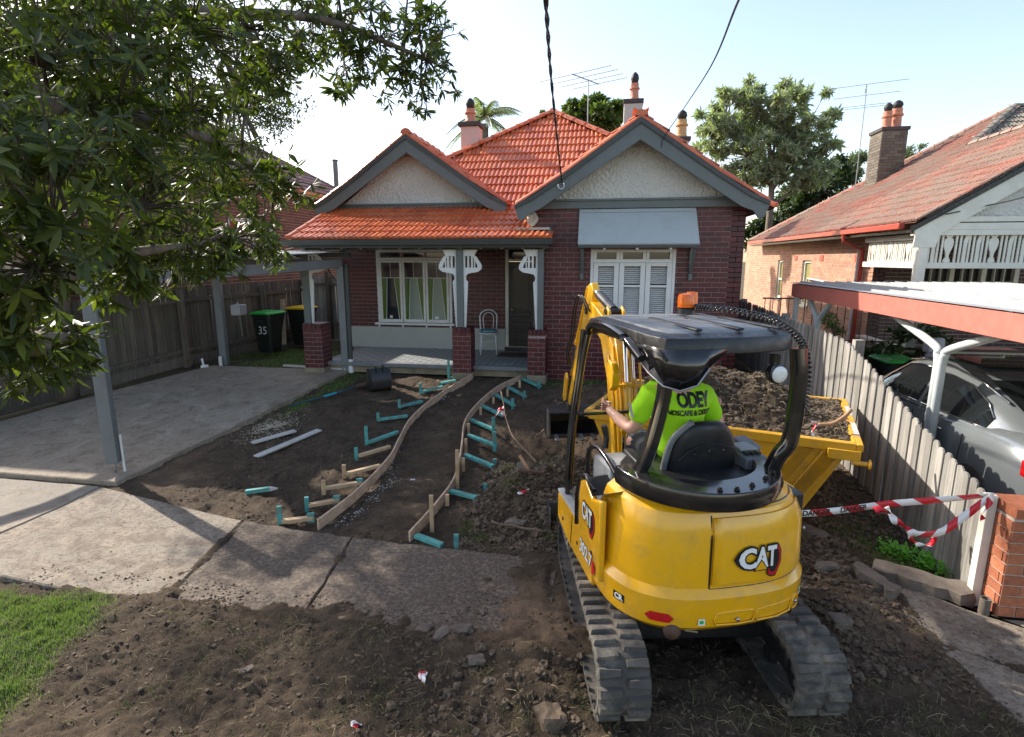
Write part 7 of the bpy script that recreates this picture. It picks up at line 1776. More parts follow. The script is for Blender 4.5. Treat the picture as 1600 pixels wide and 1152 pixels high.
# left side
YF = .80
lower = [(YF, .52), (YF - .02, .76), (.20, .80), (-.18, .80), (-.18, .46), (.3, .44)]
part('side_skirt', MB().prism([(a, b) for a, b in [(-.12, .46), (.45, .47), (YF - .02, .53), (YF, .60), (YF - .01, .755), (.17, .765), (-.12, .765)]], (-.67, 0, 0), (0, 1, 0), (0, 0, 1), .05), YP, ex, bevel=.012)
part('skirt_seam', MB().beam((-.6715, .40, .50), (-.6715, .36, .75), .004, .006), M['decal_black'], ex)
sp = part('side_panel', MB().prism([(.155, .775), (.165, .98), (.13, 1.13), (.03, 1.17), (-.12, 1.10), (-.30, 1.16), (-.30, .60), (-.12, .775)], (-.688, 0, 0), (0, 1, 0), (0, 0, 1), .045), YP, ex, bevel=.014)
part('panel_guard', MB().tube([(-.69, .19, .77), (-.69, .20, .99), (-.685, .155, 1.155), (-.68, .035, 1.20), (-.66, -.10, 1.15)], .016, 8), BG, ex, smooth=True)
part('panel_top', MB().loft([[(-.68, y, z), (-.45, y + .02, z + .02)] for y, z in ((.10, 1.15), (.03, 1.175), (-.12, 1.115), (-.3, 1.2))], closed=False), BP, ex)
part('front_panel', MB().bb(-.64, .66, YF - .06, YF - .02, .52, .75), YP, ex, bevel=.012)
# floor with hexagonal mat
part('floor', MB().bb(-.62, .60, .16, YF - .03, .755, .785), M['grey_plastic'], ex, bevel=.006)
part('step_edge', MB().bb(-.675, -.605, .17, YF - .02, .768, .792), M['grey_light'], ex, bevel=.005)
mt = part('floor_mat', MB().bb(-.60, -.20, .18, YF - .06, .787, .793), M['mat_dirty'], ex)
hexm = MB().prism([(.034 * math.cos(i * 1.0472), .034 * math.sin(i * 1.0472)) for i in range(6)], (0, 0, 0), (1, 0, 0), (0, 1, 0), .006).mesh('mat_hexagon', M['mat_dirty'])
for i in range(7):
    for j in range(9): inst('mat_hexagon', hexm, Matrix.Translation((-.57 + i * .056, .22 + j * .062 + (i % 2) * .031, .7935)), mt)
# right hand hood
rh = MB(); hs = []
for y, w0, zt in ((-.30, .10, 1.19), (-.05, .12, 1.20), (.25, .14, 1.19), (.50, .20, 1.12), (.62, .30, 1.02), (.66, .32, .80)):
    hs.append([(.70, y, .50), (.705, y, zt - .16), (.66, y, zt - .03), (.60, y, zt), (w0 + .12, y, zt + .01), (w0 + .08, y, zt - .02), (w0 + .08, y, .50)])
rh.loft(hs); hd = part('right_hood', rh, YP, ex, smooth=True, auto=30, bevel=.006)
for y in (-.2, .05, .35): part('hood_bolt', MB().cyl((.58, y, 1.205), (.58, y, 1.213), .014, seg=10), M['cowl'], hd)
part('hood_seam', MB().tube([(.24, -.12, 1.217), (.60, -.14, 1.207), (.68, -.14, 1.15), (.709, -.14, 1.0)], .004, 6), M['decal_black'], hd)
# black ROPS ring behind the seat
rg = []
for i in range(25):
    a = -88 + 166 * i / 24; t = R(a); r0_, r1_ = .53, .30; x, y = math.sin(t), math.cos(t)
    rg.append([(x * .53 - .03, -.18 - y * .56, 1.24), (x * .545 - .03, -.18 - y * .575, 1.30), (x * .53 - .03, -.18 - y * .56, 1.355), (x * .40 - .03, -.18 - y * .37, 1.36), (x * .40 - .03, -.18 - y * .37, 1.22)])
part('rops_base', MB().loft(rg), BG, ex, smooth=True, auto=40, bevel=.006)
part('rear_deck', MB().bb(-.42, .40, -.46, -.10, 1.05, 1.255).loft([[(math.cos(i * .2618) * .46 - .03, -.18 + math.sin(i * .2618) * .48, z_) for i in range(24)] for z_ in (1.253, 1.275)]), M['black_plastic'], ex, bevel=.02)
for (x, y) in ((.24, -.58), (.33, -.52), (-.12, -.69), (-.02, -.70), (.10, -.66)): part('ring_bolt', MB().lathe((x, y, 1.357), [(.016, 0), (.018, .008), (.010, .012), (.010, .025)], 10), BG, ex, smooth=True, auto=40)
# canopy
def sq_tube(pts, w, d, mat, name='canopy_post', parent=ex, bevel=.010):
    s = spline(pts, 18); rings = []
    for i, p in enumerate(s):
        dd_ = (s[min(i + 1, 18)] - s[max(i - 1, 0)]).normalized(); a = dd_.cross(Vector((0, 1, 0)))
        if a.length < .2: a = dd_.cross(Vector((0, 0, 1)))
        a.normalize(); b = a.cross(dd_).normalized(); rings.append([p + a * w / 2 * i_ + b * d / 2 * j_ for i_, j_ in ((-1, -.6), (-.6, -1), (.6, -1), (1, -.6), (1, .6), (.6, 1), (-.6, 1), (-1, .6))])
    return part(name, MB().loft(rings), mat, parent, smooth=True, auto=50)
ZR = 2.20
sq_tube([(-.46, -.30, 1.30), (-.40, -.34, 1.50), (-.33, -.34, 1.80), (-.31, -.34, 2.03)], .075, .09, BG)
sq_tube([(.40, -.40, 1.33), (.42, -.44, 1.45), (.47, -.46, 1.56), (.49, -.46, 1.9), (.48, -.44, 2.12)], .085, .09, BG)
sq_tube([(-.60, .74, .78), (-.57, .76, 1.3), (-.50, .80, 1.8), (-.47, .80, 2.10)], .06, .055, BG)
sq_tube([(-.63, .66, .78), (-.60, .66, 1.3), (-.53, .68, 1.8), (-.49, .66, 2.08)], .035, .05, BG)
sq_tube([(.42, .74, .80), (.42, .76, 1.4), (.42, .80, 2.10)], .07, .06, BG)
part('cross_bar', MB().tube([(-.58, .76, 1.42), (.42, .76, 1.42)], .014, 8), BG, ex)
part('post_reflector', MB().bb(-.50, -.485, .60, .76, .85, 1.9), M['olive_strip'] if 'olive_strip' in M else M['bin_green'], ex) if False else None
# roof shell: plan outline with rounded corners, domed
def roof_ring(k, z, dz=0):
    P = [(-.43, -.30), (-.44, .70), (-.42, .88), (-.33, .95), (.34, .97), (.46, .90), (.51, .75), (.515, -.25), (.48, -.38), (.36, -.46), (.10, -.50), (-.28, -.50), (-.39, -.46)]
    c = (.04, .22); out = []
    for x, y in P: out.append((c[0] + (x - c[0]) * k, c[1] + (y - c[1]) * k, z - (.045 if y > .8 else 0) * (1 if dz else .4)))
    return out
rf2 = part('canopy_roof', MB().loft([roof_ring(.93, ZR - .10, 1), roof_ring(1.0, ZR - .09, 1), roof_ring(1.0, ZR - .035, 1), roof_ring(.975, ZR + .0), roof_ring(.90, ZR + .015), roof_ring(.55, ZR + .028), roof_ring(.15, ZR + .03)]), BP, ex, smooth=True, auto=32, bevel=.004)
part('roof_panel', MB().loft([roof_ring(.84, ZR + .017), roof_ring(.82, ZR + .028), roof_ring(.3, ZR + .040)]), M['grey_plastic'], rf2, smooth=True, auto=40)
for x in (-.15, .12, .38): part('roof_rib', MB().bb(x - .02, x + .02, -.40, .30, ZR + .030, ZR + .046), BP, rf2, bevel=.012)
# deep corner shroud at the rear left
mb = MB(); mb.loft([[(-.41, -.05, 2.05), (-.41, -.30, 1.97), (-.38, -.44, 1.92), (-.30, -.49, 1.90), (-.20, -.50, 1.93), (-.13, -.50, 2.03)], [(-.43, .10, ZR - .06), (-.435, -.32, ZR - .06), (-.39, -.48, ZR - .06), (-.28, -.515, ZR - .06), (-.14, -.515, ZR - .06), (-.02, -.515, ZR - .06)]], closed=False)
sh = part('corner_shroud', mb, BG, rf2, smooth=True, auto=50); so = sh.modifiers.new('t', 'SOLIDIFY'); so.thickness = .014
part('shroud_edge', MB().tube([(-.41, -.05, 2.05), (-.41, -.30, 1.97), (-.38, -.44, 1.92), (-.30, -.495, 1.90), (-.20, -.505, 1.93), (-.13, -.505, 2.03)], .006, 6), M['alu'], sh, smooth=True)
# roof side arch on the left (rolled bar)
sq_tube([(-.45, .78, 2.06), (-.455, .70, 2.14), (-.46, .35, 2.18), (-.46, -.02, 2.14), (-.44, -.25, 2.05)], .05, .05, BG, 'roof_rail')
lp = part('work_lamp', MB().lathe((.28, -.53, 1.99), [(.045, .03), (.058, .02), (.058, -.02), (.052, -.028)], 20, 'y'), BG, ex, smooth=True, auto=40)
part('lens', MB().lathe((.28, -.562, 1.99), [(.050, 0), (.046, -.006), (.02, -.010)], 20, 'y'), M['lamp_lens'], lp, smooth=True)
part('lamp_bracket', MB().bb(.26, .30, -.53, -.48, 2.04, 2.10), BG, lp)
bc = part('beacon_base', MB().lathe((.27, .60, ZR + .03), [(.07, 0), (.065, .04), (.05, .05)], 18), BP, ex, smooth=True, auto=40)
part('beacon', MB().lathe((.27, .60, ZR + .082), [(.062, 0), (.064, .07), (.055, .10), (.02, .108)], 18), M['orange_lens'], bc, smooth=True, auto=45)
part('beacon', MB().lathe((.38, .72, ZR + .07), [(.045, 0), (.045, .09), (.04, .12), (.0, .125)], 14), M['orange_lens'], bc, smooth=True, auto=45)
# coiled hose across the roof and down the right post
hp = spline([Vector(v) for v in ((.32, .58, ZR + .085), (.38, .42, ZR + .09), (.44, .10, ZR + .085), (.49, -.15, ZR + .06), (.525, -.34, ZR - .01), (.535, -.44, ZR - .12), (.535, -.48, 1.90), (.53, -.47, 1.75))], 50)
cp_ = []
for i in range(620):
    t = i / 620 * 50; j = min(int(t), 49); p = hp[j].lerp(hp[j + 1], t - j); d = (hp[j + 1] - hp[j]).normalized(); a = d.cross(Vector((.3, .2, 1))).normalized(); b = a.cross(d); w_ = i * .46; cp_.append(p + (a * math.cos(w_) + b * math.sin(w_)) * .020)
part('coiled_hose', MB().tube(cp_, .0065, 5), BG, ex, smooth=True)
part('indicator', MB().bb(-.40, -.26, .90, .93, ZR - .135, ZR - .10), M['orange_lens'], rf2, bevel=.006)
# seat
def seat_back():
    rings = []
    for z, w, t, y in ((.96, .44, .12, -.06), (1.06, .49, .13, -.08), (1.20, .525, .12, -.10), (1.37, .505, .11, -.12), (1.49, .44, .10, -.14), (1.565, .33, .09, -.15), (1.605, .20, .06, -.155)):
        rings.append([(.07 + x * w / 2, y + yy * t - .12 * 0, z) for x, yy in ((-1, -.1), (-.85, -.55), (-.4, -.75), (.4, -.75), (.85, -.55), (1, -.1), (.95, .3), (.5, .35), (-.5, .35), (-.95, .3))])
    return rings
st_ = part('seat', MB().loft(seat_back()), M['vinyl'], ex, smooth=True, auto=60); sb_ = st_.modifiers.new('s', 'SUBSURF'); sb_.levels = 2; sb_.render_levels = 2
part('seat_bolster', MB().tube(spline([(-.175, -.10, 1.06), (-.195, -.12, 1.24), (-.185, -.14, 1.38), (-.148, -.16, 1.505), (-.03, -.17, 1.605)], 14), .022, 8), M['grey_plastic'], st_, smooth=True)
part('seat_seam', MB().tube(spline([(-.13, -.205, 1.36), (-.05, -.215, 1.43), (.10, -.215, 1.46), (.26, -.205, 1.42)], 12), .004, 6), M['vinyl'], st_)
for x in (-.03, .07, .17): part('rivet', MB().lathe((x, -.222, 1.40 + .02 * (x > 0)), [(.006, 0), (.005, -.003)], 8, 'y'), M['steel'], st_)
part('seat_cushion', MB().bb(-.15, .29, -.02, .42, .96, 1.06), M['vinyl'], ex, bevel=.03, segs=3)
part('seat_box', MB().bb(-.22, .33, -.12, .30, .79, .96), BP, ex, bevel=.02)
sbk = part('seat_belt', MB().tube([(-.21, -.12, 1.06), (-.23, -.10, 1.12)], .010, 6), M['grey_plastic'], ex); part('belt_buckle', MB().box((-.235, -.11, 1.15), (.035, .03, .09), Matrix.Rotation(.3, 3, 'Y')), simple('orange buckle', (.7, .28, .02), .4), sbk, bevel=.008)
# left console, grab frame, levers
part('left_console', MB().loft([[(-.52, y0, z), (-.30, y0, z), (-.30, y1, z), (-.52, y1, z)] for z, y0, y1 in ((.80, .02, .30), (.95, -.02, .36), (1.12, -.02, .38), (1.22, .00, .36), (1.25, .04, .30))]), M['grey_light'], ex, bevel=.02)
part('console_side', MB().bb(-.50, -.28, -.26, -.03, .80, 1.22), BP, ex, bevel=.03)
part('grab_frame', MB().tube(spline([(-.545, .34, .80), (-.555, .38, 1.12), (-.55, .36, 1.26), (-.52, .25, 1.31), (-.50, -.02, 1.24), (-.50, -.18, 1.14), (-.52, -.22, .95)], 30), .017, 8), BG, ex, smooth=True)
part('arm_pad', MB().beam((-.36, -.14, 1.33), (-.36, .10, 1.34), .07, .03), BP, ex, bevel=.012)
def lever(x, y, z, top, name='joystick'):
    t = part(name, MB().tube([(x, y, z), (x + .01, y + .01, z + top * .5)], .022, 10), BP, ex, smooth=True, auto=40)
    part('grip', MB().tube([(x + .01, y + .01, z + top * .5), (x + .0, y + .02, z + top * .8), (x - .01, y + .02, z + top)], [.020, .026, .022], 10), BP, t, smooth=True, auto=50)
lever(-.40, .44, 1.24, .17); lever(.46, .38, 1.24, .17)
for x in (-.16, -.08, .06, .14): part('travel_lever', MB().tube([(x, .66, .80), (x, .68, 1.15), (x - .01, .66, 1.24)], .010, 8), BG, ex, smooth=True)
part('lever_console', MB().bb(-.24, .22, .62, .74, .79, .90), M['grey_plastic'], ex, bevel=.02)
part('right_console', MB().bb(.34, .54, -.02, .48, 1.0, 1.24), M['grey_plastic'], ex, bevel=.02)
rb = part('battery_box', MB().box((.42, -.10, 1.30), (.16, .26, .12), Matrix.Rotation(.1, 3, 'X')), M['grey_plastic'], ex, bevel=.010); part('box_top', MB().box((.42, -.06, 1.372), (.13, .14, .02)), M['grey_light'], rb, bevel=.004)
part('battery_box', MB().box((.54, .10, 1.30), (.12, .20, .11), Matrix.Rotation(.1, 3, 'X')), M['grey_plastic'], ex, bevel=.010)
for i in range(3): part('switch', MB().bb(.365 + i * .04, .39 + i * .04, -.19, -.14, 1.355, 1.372), M['glass'], rb)
# decals -----------------------------------------------------------------
def warp_rear(a_c, z_c, ins, sx=1.0, sz=1.0, off=.0):
    """map flat decal coordinates on the curved rear"""
    p0, p1 = plan(a_c - .5, 1, ins), plan(a_c + .5, 1, ins); L = math.hypot(p1[0] - p0[0], p1[1] - p0[1])
    def f(x, y, d):
        a = a_c + x * sx / L
        q = plan(a, 1, ins - d - off); z = z_c + y * sz
        k = (z - .75) * .04 if z > .75 else 0
        q = plan(a, 1, ins + k - d - off)
        return (q[0], q[1], z)
    return f
def decal_poly(P, f, mat, parent, d=.002, name='logo_shape', depth=.0012):
    # subdivide outline fan so that it follows the curve
    mb = MB(); n = len(P); cx = sum(p[0] for p in P) / n; cy = sum(p[1] for p in P) / n; vs = []; fs = []
    Q = []
    for i in range(n):
        a, b = P[i], P[(i + 1) % n]
        for k in range(4): t = k / 4; Q.append((a[0] + (b[0] - a[0]) * t, a[1] + (b[1] - a[1]) * t))
    m_ = len(Q); rows = 5
    for j in range(rows): s = 1 - j / rows; vs += [f(cx + (x - cx) * s, cy + (y - cy) * s, d) for x, y in Q]
    vs.append(f(cx, cy, d))
    for j in range(rows - 1):
        for i in range(m_): k = (i + 1) % m_; fs.append((j * m_ + i, j * m_ + k, (j + 1) * m_ + k, (j + 1) * m_ + i))
    for i in range(m_): fs.append(((rows - 1) * m_ + i, (rows - 1) * m_ + (i + 1) % m_, len(vs) - 1))
    mb.add(vs, fs); return part(name, mb, mat, parent)
def cat_logo(f, parent, h):
    """the machine maker's badge: white letters, yellow triangle, black outline, red hexagon"""
    w = h * 1.75
    base = [(-w * .50, -h * .50), (-w * .50, h * .50), (w * .44, h * .50), (w * .44, -h * .50)]
    hexo = [(w * .12, -h * .50), (w * .10, -h * .80), (w * .22, -h * .98), (w * .42, -h * .98), (w * .62, -h * .35), (w * .62, h * .22), (w * .50, h * .56), (w * .20, h * .56)]
    decal_poly([(x * 1.0, y) for x, y in hexo], f, M['decal_black'], parent, .0012, 'logo_outline')
    decal_poly([(w * .15, -h * .40), (w * .14, -h * .78), (w * .24, -h * .92), (w * .41, -h * .92), (w * .59, -h * .33), (w * .59, h * .20), (w * .48, h * .50), (w * .25, h * .48)], f, M['decal_red'], parent, .0020, 'logo_hexagon')
    decal_poly([(w * .16, -h * .38), (w * .22, -h * .74), (w * .38, -h * .74), (w * .52, -h * .30), (w * .52, h * .15), (w * .42, h * .44), (w * .22, h * .44)], f, M['decal_black'], parent, .0028, 'logo_shape')
    back = text_mb('CAT', h * 1.32, (0, 0, 0), (1, 0, 0), (0, 0, 1), .0004, h * .135, warp=lambda x, y, d: f(x * 1.0 - w * .09, y, .0034 + d), spacing=.98, xs=.66); part('lettering_outline', back, M['decal_black'], parent)
    text = text_mb('CAT', h * 1.30, (0, 0, 0), (1, 0, 0), (0, 0, 1), .0006, h * .045, warp=lambda x, y, d: f(x * 1.0 - w * .09, y, .0046 + d), spacing=.98, xs=.66); part('lettering', text, M['decal_white'], parent)
    decal_poly([(-w * .30, -h * .58), (w * .13, -h * .58), (-w * .09, -h * .02)], f, M['decal_black'], parent, .0062, 'logo_outline')
    decal_poly([(-w * .25, -h * .53), (w * .08, -h * .53), (-w * .09, -h * .10)], f, YP, parent, .0070, 'logo_triangle')
fr = warp_rear(10, .915, .018, 1, 1, .008)
cat_logo(fr, cw, .132)
# side logo on the left panel: x of the flat decal runs towards the rear
fs_ = lambda x, y, d: (-.690 - d, -.07 - x, .95 + y - .0 * x)
cat_logo(fs_, sp, .125)
f2 = lambda x, y, d: (-.672 - d, .10 - x, .62 + y)
part('lettering', text_mb('302.7', .135, (0, 0, 0), (1, 0, 0), (0, 0, 1), .0006, .003, warp=lambda x, y, d: (-.6735 - d, .02 - x, .63 + y), xs=.9), M['decal_white'], sp)
part('lettering_shadow', text_mb('302.7', .135, (0, 0, 0), (1, 0, 0), (0, 0, 1), .0003, .009, warp=lambda x, y, d: (-.6722 - d, .02 - x, .63 + y), xs=.9), M['decal_black'], sp)
decal_poly([(-.02, -.05), (.02, -.05), (.045, 0), (.03, .05), (-.02, .04)], lambda x, y, d: (-.6722 - d, -.135 - x, .61 + y), M['decal_red'], sp, .001)
fcr = warp_rear(-62, .60, .0, 1, 1, .002)
decal_poly([(-.045, -.025), (.045, -.025), (.045, .025), (-.045, .025)], fcr, M['decal_black'], cw, .001, 'badge'); part('lettering', text_mb('CR', .05, (0, 0, 0), (1, 0, 0), (0, 0, 1), .0004, .002, warp=lambda x, y, d: fcr(x, y, .003 + d)), M['decal_white'], cw)
frr = warp_rear(-33, .565, .0, 1, 1, .001); decal_poly([(-.085, 0), (-.05, -.028), (.06, -.030), (.085, .0), (.055, .028), (-.05, .030)], frr, M['red_lens'], cw, .002, 'reflector')
frr = warp_rear(75, .60, .0, 1, 1, .001); decal_poly([(-.05, -.03), (.05, -.03), (.05, .03), (-.05, .03)], frr, M['red_lens'], cw, .002, 'reflector')
for a, z in ((-10, .545), (44, .60)):
    f4 = warp_rear(a, z, .0, 1, 1, .001); decal_poly([(-.02, -.02), (.02, -.02), (.02, .022), (-.02, .022)], f4, M['decal_white'], cw, .002, 'sticker'); decal_poly([(-.012, -.010), (.012, -.010), (.012, .012), (-.012, .012)], f4, M['bin_green'], cw, .003, 'sticker_mark')
# recesses in the lower counterweight
def recess(a0, a1, z0, z1, name='recess'):
    mb = MB(); n = 8
    mb.loft([[(*plan(a0 + (a1 - a0) * i / n, 1, ins), z) for ins, z in ((-.004, z1), (-.010, z1 - .006), (.010, z1 - .012), (.012, z0 + .006), (-.006, z0))] for i in range(n + 1)], closed=False); return part(name, mb, YP, cw, smooth=True, auto=25)
for a0, a1 in ((-4, 6), (8, 30), (33, 39)):
    P_ = []
    for (aa, zz) in [(a0, .52), (a0 + (a1 - a0) * .5, .515), (a1, .52), (a1 + .8, .555), (a1, .595), (a0 + (a1 - a0) * .5, .60), (a0, .595), (a0 - .8, .555)]: P_.append((*plan(aa, 1, -.002), zz))
    part('moulded_edge', MB().tube(P_, .006, 6, closed=True), YP, cw, smooth=True)
for a, z in ((1, .545), (36, .56)): q = plan(a, 1, -.004); part('bolt', MB().lathe((q[0], q[1], z), [(.013, .006), (.012, -.006), (.006, -.010)], 10, 'y'), M['steel'], cw, smooth=True)
q = plan(52, 1, .012); q2 = plan(60, 1, .012); flk = warp_rear(57, .965, .022, 1, 1, .004); decal_poly([(-.035, -.05), (.035, -.05), (.035, .05), (-.025, .05)], flk, BP, cw, .006, 'latch'); qk = flk(0, 0, .012); part('latch_button', MB().blob(qk, .012, 2, 0, 1), M['steel'], cw, smooth=True)
qe = plan(-24, 1, .015); part('exhaust_outlet', MB().tube([(qe[0], qe[1] + .06, .475), (qe[0] - .01, qe[1] - .012, .47)], [.045, .05], 14), M['rust'], cw, smooth=True)
part('soot_mark', MB().tube([(qe[0] + .09, qe[1] + .03, .445), (qe[0] + .17, qe[1] + .02, .43)], .006, 6), M['straw'], cw)
for (y, z) in ((.62, .60), (.22, .60), (-.10, .70)): part('panel_latch', MB().cyl((-.671, y, z), (-.678, y, z), .014, seg=10), M['rust'], ex)
# boom, stick, bucket -----------------------------------------------------
AB = (-.08, .82); AY = R(-2.5)
def A(x, y, z):
    if z > 1.5: z = 1.5 + (z - 1.5) * .90
    c, s = math.cos(AY), math.sin(AY); return Vector((AB[0] + x * c - y * s, AB[1] + x * s + y * c, z))
def amb(mb): mb.v = [tuple(A(p[0], p[1], p[2])) for p in mb.v]; return mb
part('swing_post', amb(MB().bb(-.11, .11, -.08, .14, .40, .78).cyl((0, 0, .38), (0, 0, .82), .08, seg=16)), YP, ex, bevel=.02)
def plate(side_pts, w, name, mat=YP, bevel=.010, parent=ex, x=0): return part(name, amb(MB().prism(side_pts, (x - w / 2, 0, 0), (0, 1, 0), (0, 0, 1), w)), mat, parent, bevel=bevel)
boom = plate([(-.02, .70), (.10, .66), (.22, 1.10), (.40, 1.62), (.62, 1.96), (1.16, 2.16), (1.18, 2.26), (.98, 2.32), (.55, 2.20), (.26, 1.96), (.10, 1.50), (-.02, 1.0)], .13, 'boom')
part('boom_side_line', amb(MB().tube([(-.075, .02, 1.0), (-.075, .16, 1.5), (-.075, .33, 1.86)], .010, 6)), YP, boom, smooth=True)
def hyd(p0, p1, r, frac, par, nm='boom_cylinder'):
    p0, p1 = Vector(p0), Vector(p1); m_ = p0.lerp(p1, frac)
    c = part(nm, amb(MB().tube([p0, m_], r, 14)), YP, par, smooth=True, auto=40); part('rod', amb(MB().tube([m_, p1], r * .5, 12)), M['chrome'], c, smooth=True, auto=40); part('gland', amb(MB().tube([m_ - (p1 - p0).normalized() * .05, m_ + (p1 - p0).normalized() * .01], r * 1.18, 14)), YP, c, smooth=True, auto=40)
    return c
hyd((.02, -.09, .74), (.02, .20, 2.02), .040, .70, ex)
hyd((.105, -.05, .76), (.105, .24, 1.95), .024, .75, ex, 'hose_guard')
for x in (-.035, .06, .145): part('hydraulic_line', amb(MB().tube([(x, -.07, .76), (x, .02, 1.3), (x, .16, 1.82), (x, .3, 2.08)], .011, 6)), YP, boom, smooth=True)
for z, y in ((1.62, .08), (1.25, -.02), (1.0, -.055)): part('line_clamp', amb(MB().bb(-.06, .16, y - .02, y + .02, z - .015, z + .015)), YP, boom, bevel=.004)
for s in (-1, 1): part('cylinder_lug', amb(MB().prism([(.36, 2.02), (.50, 2.12), (.50, 2.24), (.43, 2.33), (.36, 2.28)], (s * .065 - .012, 0, 0), (0, 1, 0), (0, 0, 1), .024)), YP, boom, bevel=.008)
part('pivot_pin', amb(MB().cyl((-.09, .44, 2.27), (.09, .44, 2.27), .030, seg=14)), M['cowl'], boom, smooth=True, auto=40)
part('lug_guard', amb(MB().prism([(-.03, 1.60), (-.10, 1.66), (-.11, 1.78), (-.04, 1.86), (.04, 1.88)], (-.17, 0, 0), (0, 1, 0), (0, 0, 1), .06)), YP, boom, bevel=.01)
# stick cylinder (dark) from the lug to the stick top
hc = part('stick_cylinder', amb(MB().tube([(0, .46, 2.28), (0, .92, 2.40)], .045, 14)), BP, ex, smooth=True, auto=40); part('rod', amb(MB().tube([(0, .90, 2.395), (0, 1.13, 2.45)], .024, 12)), M['chrome'], hc, smooth=True)
stick = plate([(1.05, 2.20), (1.02, 2.44), (1.10, 2.52), (1.19, 2.50), (1.34, 2.20), (1.94, 1.08), (1.98, .98), (1.88, .96), (1.36, 1.78), (1.14, 2.10)], .075, 'stick')
part('pivot_pin', amb(MB().cyl((-.08, 1.12, 2.21), (.08, 1.12, 2.21), .04, seg=14)), M['cowl'], stick, smooth=True, auto=40)
hyd((-.0, 1.28, 2.46), (0, 2.0, 1.30), .032, .62, ex, 'bucket_cylinder')
for k, (x, o) in enumerate(((-.08, 0), (-.095, .04), (-.085, .08))): part('hose', amb(MB().tube(spline([(x, .95 + o, 2.22), (x - .05, 1.08 + o, 2.38), (x - .06, 1.25 + o, 2.24), (x - .045, 1.42 + o, 1.9), (x - .07, 1.5 + o, 1.66), (x - .02, 1.58 + o, 1.5)], 24), .009, 6)), BP, ex, smooth=True)
for s in (-1, 1): part('bucket_link', amb(MB().prism([(1.90, 1.28), (1.96, 1.34), (2.04, 1.30), (2.12, 1.02), (2.06, .96), (1.98, 1.0)], (s * .06 - .01, 0, 0), (0, 1, 0), (0, 0, 1), .02)), YP, ex, bevel=.006)
part('quick_hitch', amb(MB().bb(-.06, .06, 1.90, 2.14, .84, .98)), BP, ex, bevel=.02)
BK = [(1.95 + (a - 1.95) * .8, .92 + (b - .90) * .72) for a, b in [(1.80, .86), (2.16, .88), (2.26, .78), (2.24, .56), (2.10, .42), (1.92, .38), (1.72, .50)]]
BI = [(1.95 + (a - 1.95) * .8, .92 + (b - .90) * .72) for a, b in [(1.80, .83), (2.14, .85), (2.22, .77), (2.21, .58), (2.09, .455), (1.93, .415), (1.74, .52)]]
bkt = part('bucket', amb(MB().loft([[(x, y, z) for y, z in BK + BI[::-1]] for x in (-.28, .28)])), BP, ex, bevel=.004)
for s in (-1, 1): part('side_plate', amb(MB().prism([(a, b) for a, b in BK], (s * .285 - .008, 0, 0), (0, 1, 0), (0, 0, 1), .016)), BP, bkt)
part('side_cutter', amb(MB().prism([(1.75, .62), (1.82, .91), (1.87, .93), (1.83, .62)], (-.315, 0, 0), (0, 1, 0), (0, 0, 1), .022)), M['stone'], bkt, bevel=.004)
for i in range(4): part('tooth', amb(MB().beam((-.22 + i * .147, 1.78, .635), (-.22 + i * .147, 1.66, .60), .05, .03)), M['steel'], bkt, bevel=.004)
# ================================================================== DRIVER
pr = thing('person', EXC + Vector((0, 0, .13)), 'person in bright yellow green shirt seated on the excavator seen from behind', 'person', rz=EH)
def skin_body(name, verts, edges, radii, mat, parent, sub=2, root=0):
    me = bpy.data.meshes.new(name); me.from_pydata([tuple(v) for v in verts], edges, []); o = bpy.data.objects.new(name, me); COL.objects.link(o); attach(o, parent)
    sk_ = o.modifiers.new('skin', 'SKIN'); sk_.use_smooth_shade = True
    for i, r_ in enumerate(radii): me.skin_vertices[0].data[i].radius = r_ if isinstance(r_, tuple) else (r_, r_)
    me.skin_vertices[0].data[root].use_root = True
    s = o.modifiers.new('sub', 'SUBSURF'); s.levels = sub; s.render_levels = sub
    dg = bpy.context.evaluated_depsgraph_get(); m2 = bpy.data.meshes.new_from_object(o.evaluated_get(dg)); o.modifiers.clear(); o.data = m2; m2.materials.clear(); m2.materials.append(mat)
    m2.polygons.foreach_set('use_smooth', [True] * len(m2.polygons)); return o
PXx = .0
V = []; Ed = []; Rd = []
def addv(p, r, frm=None):
    V.append(Vector(p)); Rd.append(r); i = len(V) - 1
    if frm is not None: Ed.append((frm, i))
    return i
pel = addv((.02, .12, 1.14), (.165, .12)); ab = addv((.01, .11, 1.30), (.15, .11), pel); chst = addv((-.01, .10, 1.48), (.17, .12), ab); nk0 = addv((-.02, .10, 1.64), (.11, .085), chst); nk = addv((-.03, .11, 1.72), (.062, .062), nk0); n2_ = addv((-.03, .13, 1.80), (.060, .062), nk)
hd0 = addv((-.03, .15, 1.90), (.078, .092), n2_); hd1 = addv((-.03, .16, 1.99), (.080, .098), hd0); hd2 = addv((-.03, .15, 2.06), (.055, .07), hd1)
ls = addv((-.20, .10, 1.60), .066, nk0); le = addv((-.31, .14, 1.34), .050, ls); lm = addv((-.36, .27, 1.375), .046, le); lw = addv((-.385, .39, 1.41), .031, lm); lh = addv((-.39, .44, 1.425), (.040, .030), lw)
rs = addv((.17, .10, 1.58), .066, nk0); re = addv((.31, .10, 1.34), .050, rs); rm_ = addv((.38, .22, 1.36), .044, re); rw_ = addv((.42, .32, 1.39), .031, rm_); rh_ = addv((.45, .37, 1.41), (.040, .030), rw_)
for s in (-1, 1):
    h_ = addv((.04 + s * .10, .18, 1.12), .10, pel); kn = addv((.02 + s * .15, .55, 1.14), .068, h_); an = addv((.02 + s * .15, .60, .88), .045, kn); ft = addv((.02 + s * .16, .70, .835), (.045, .035), an)
body = skin_body('body', V, Ed, Rd, M['skin'], pr)
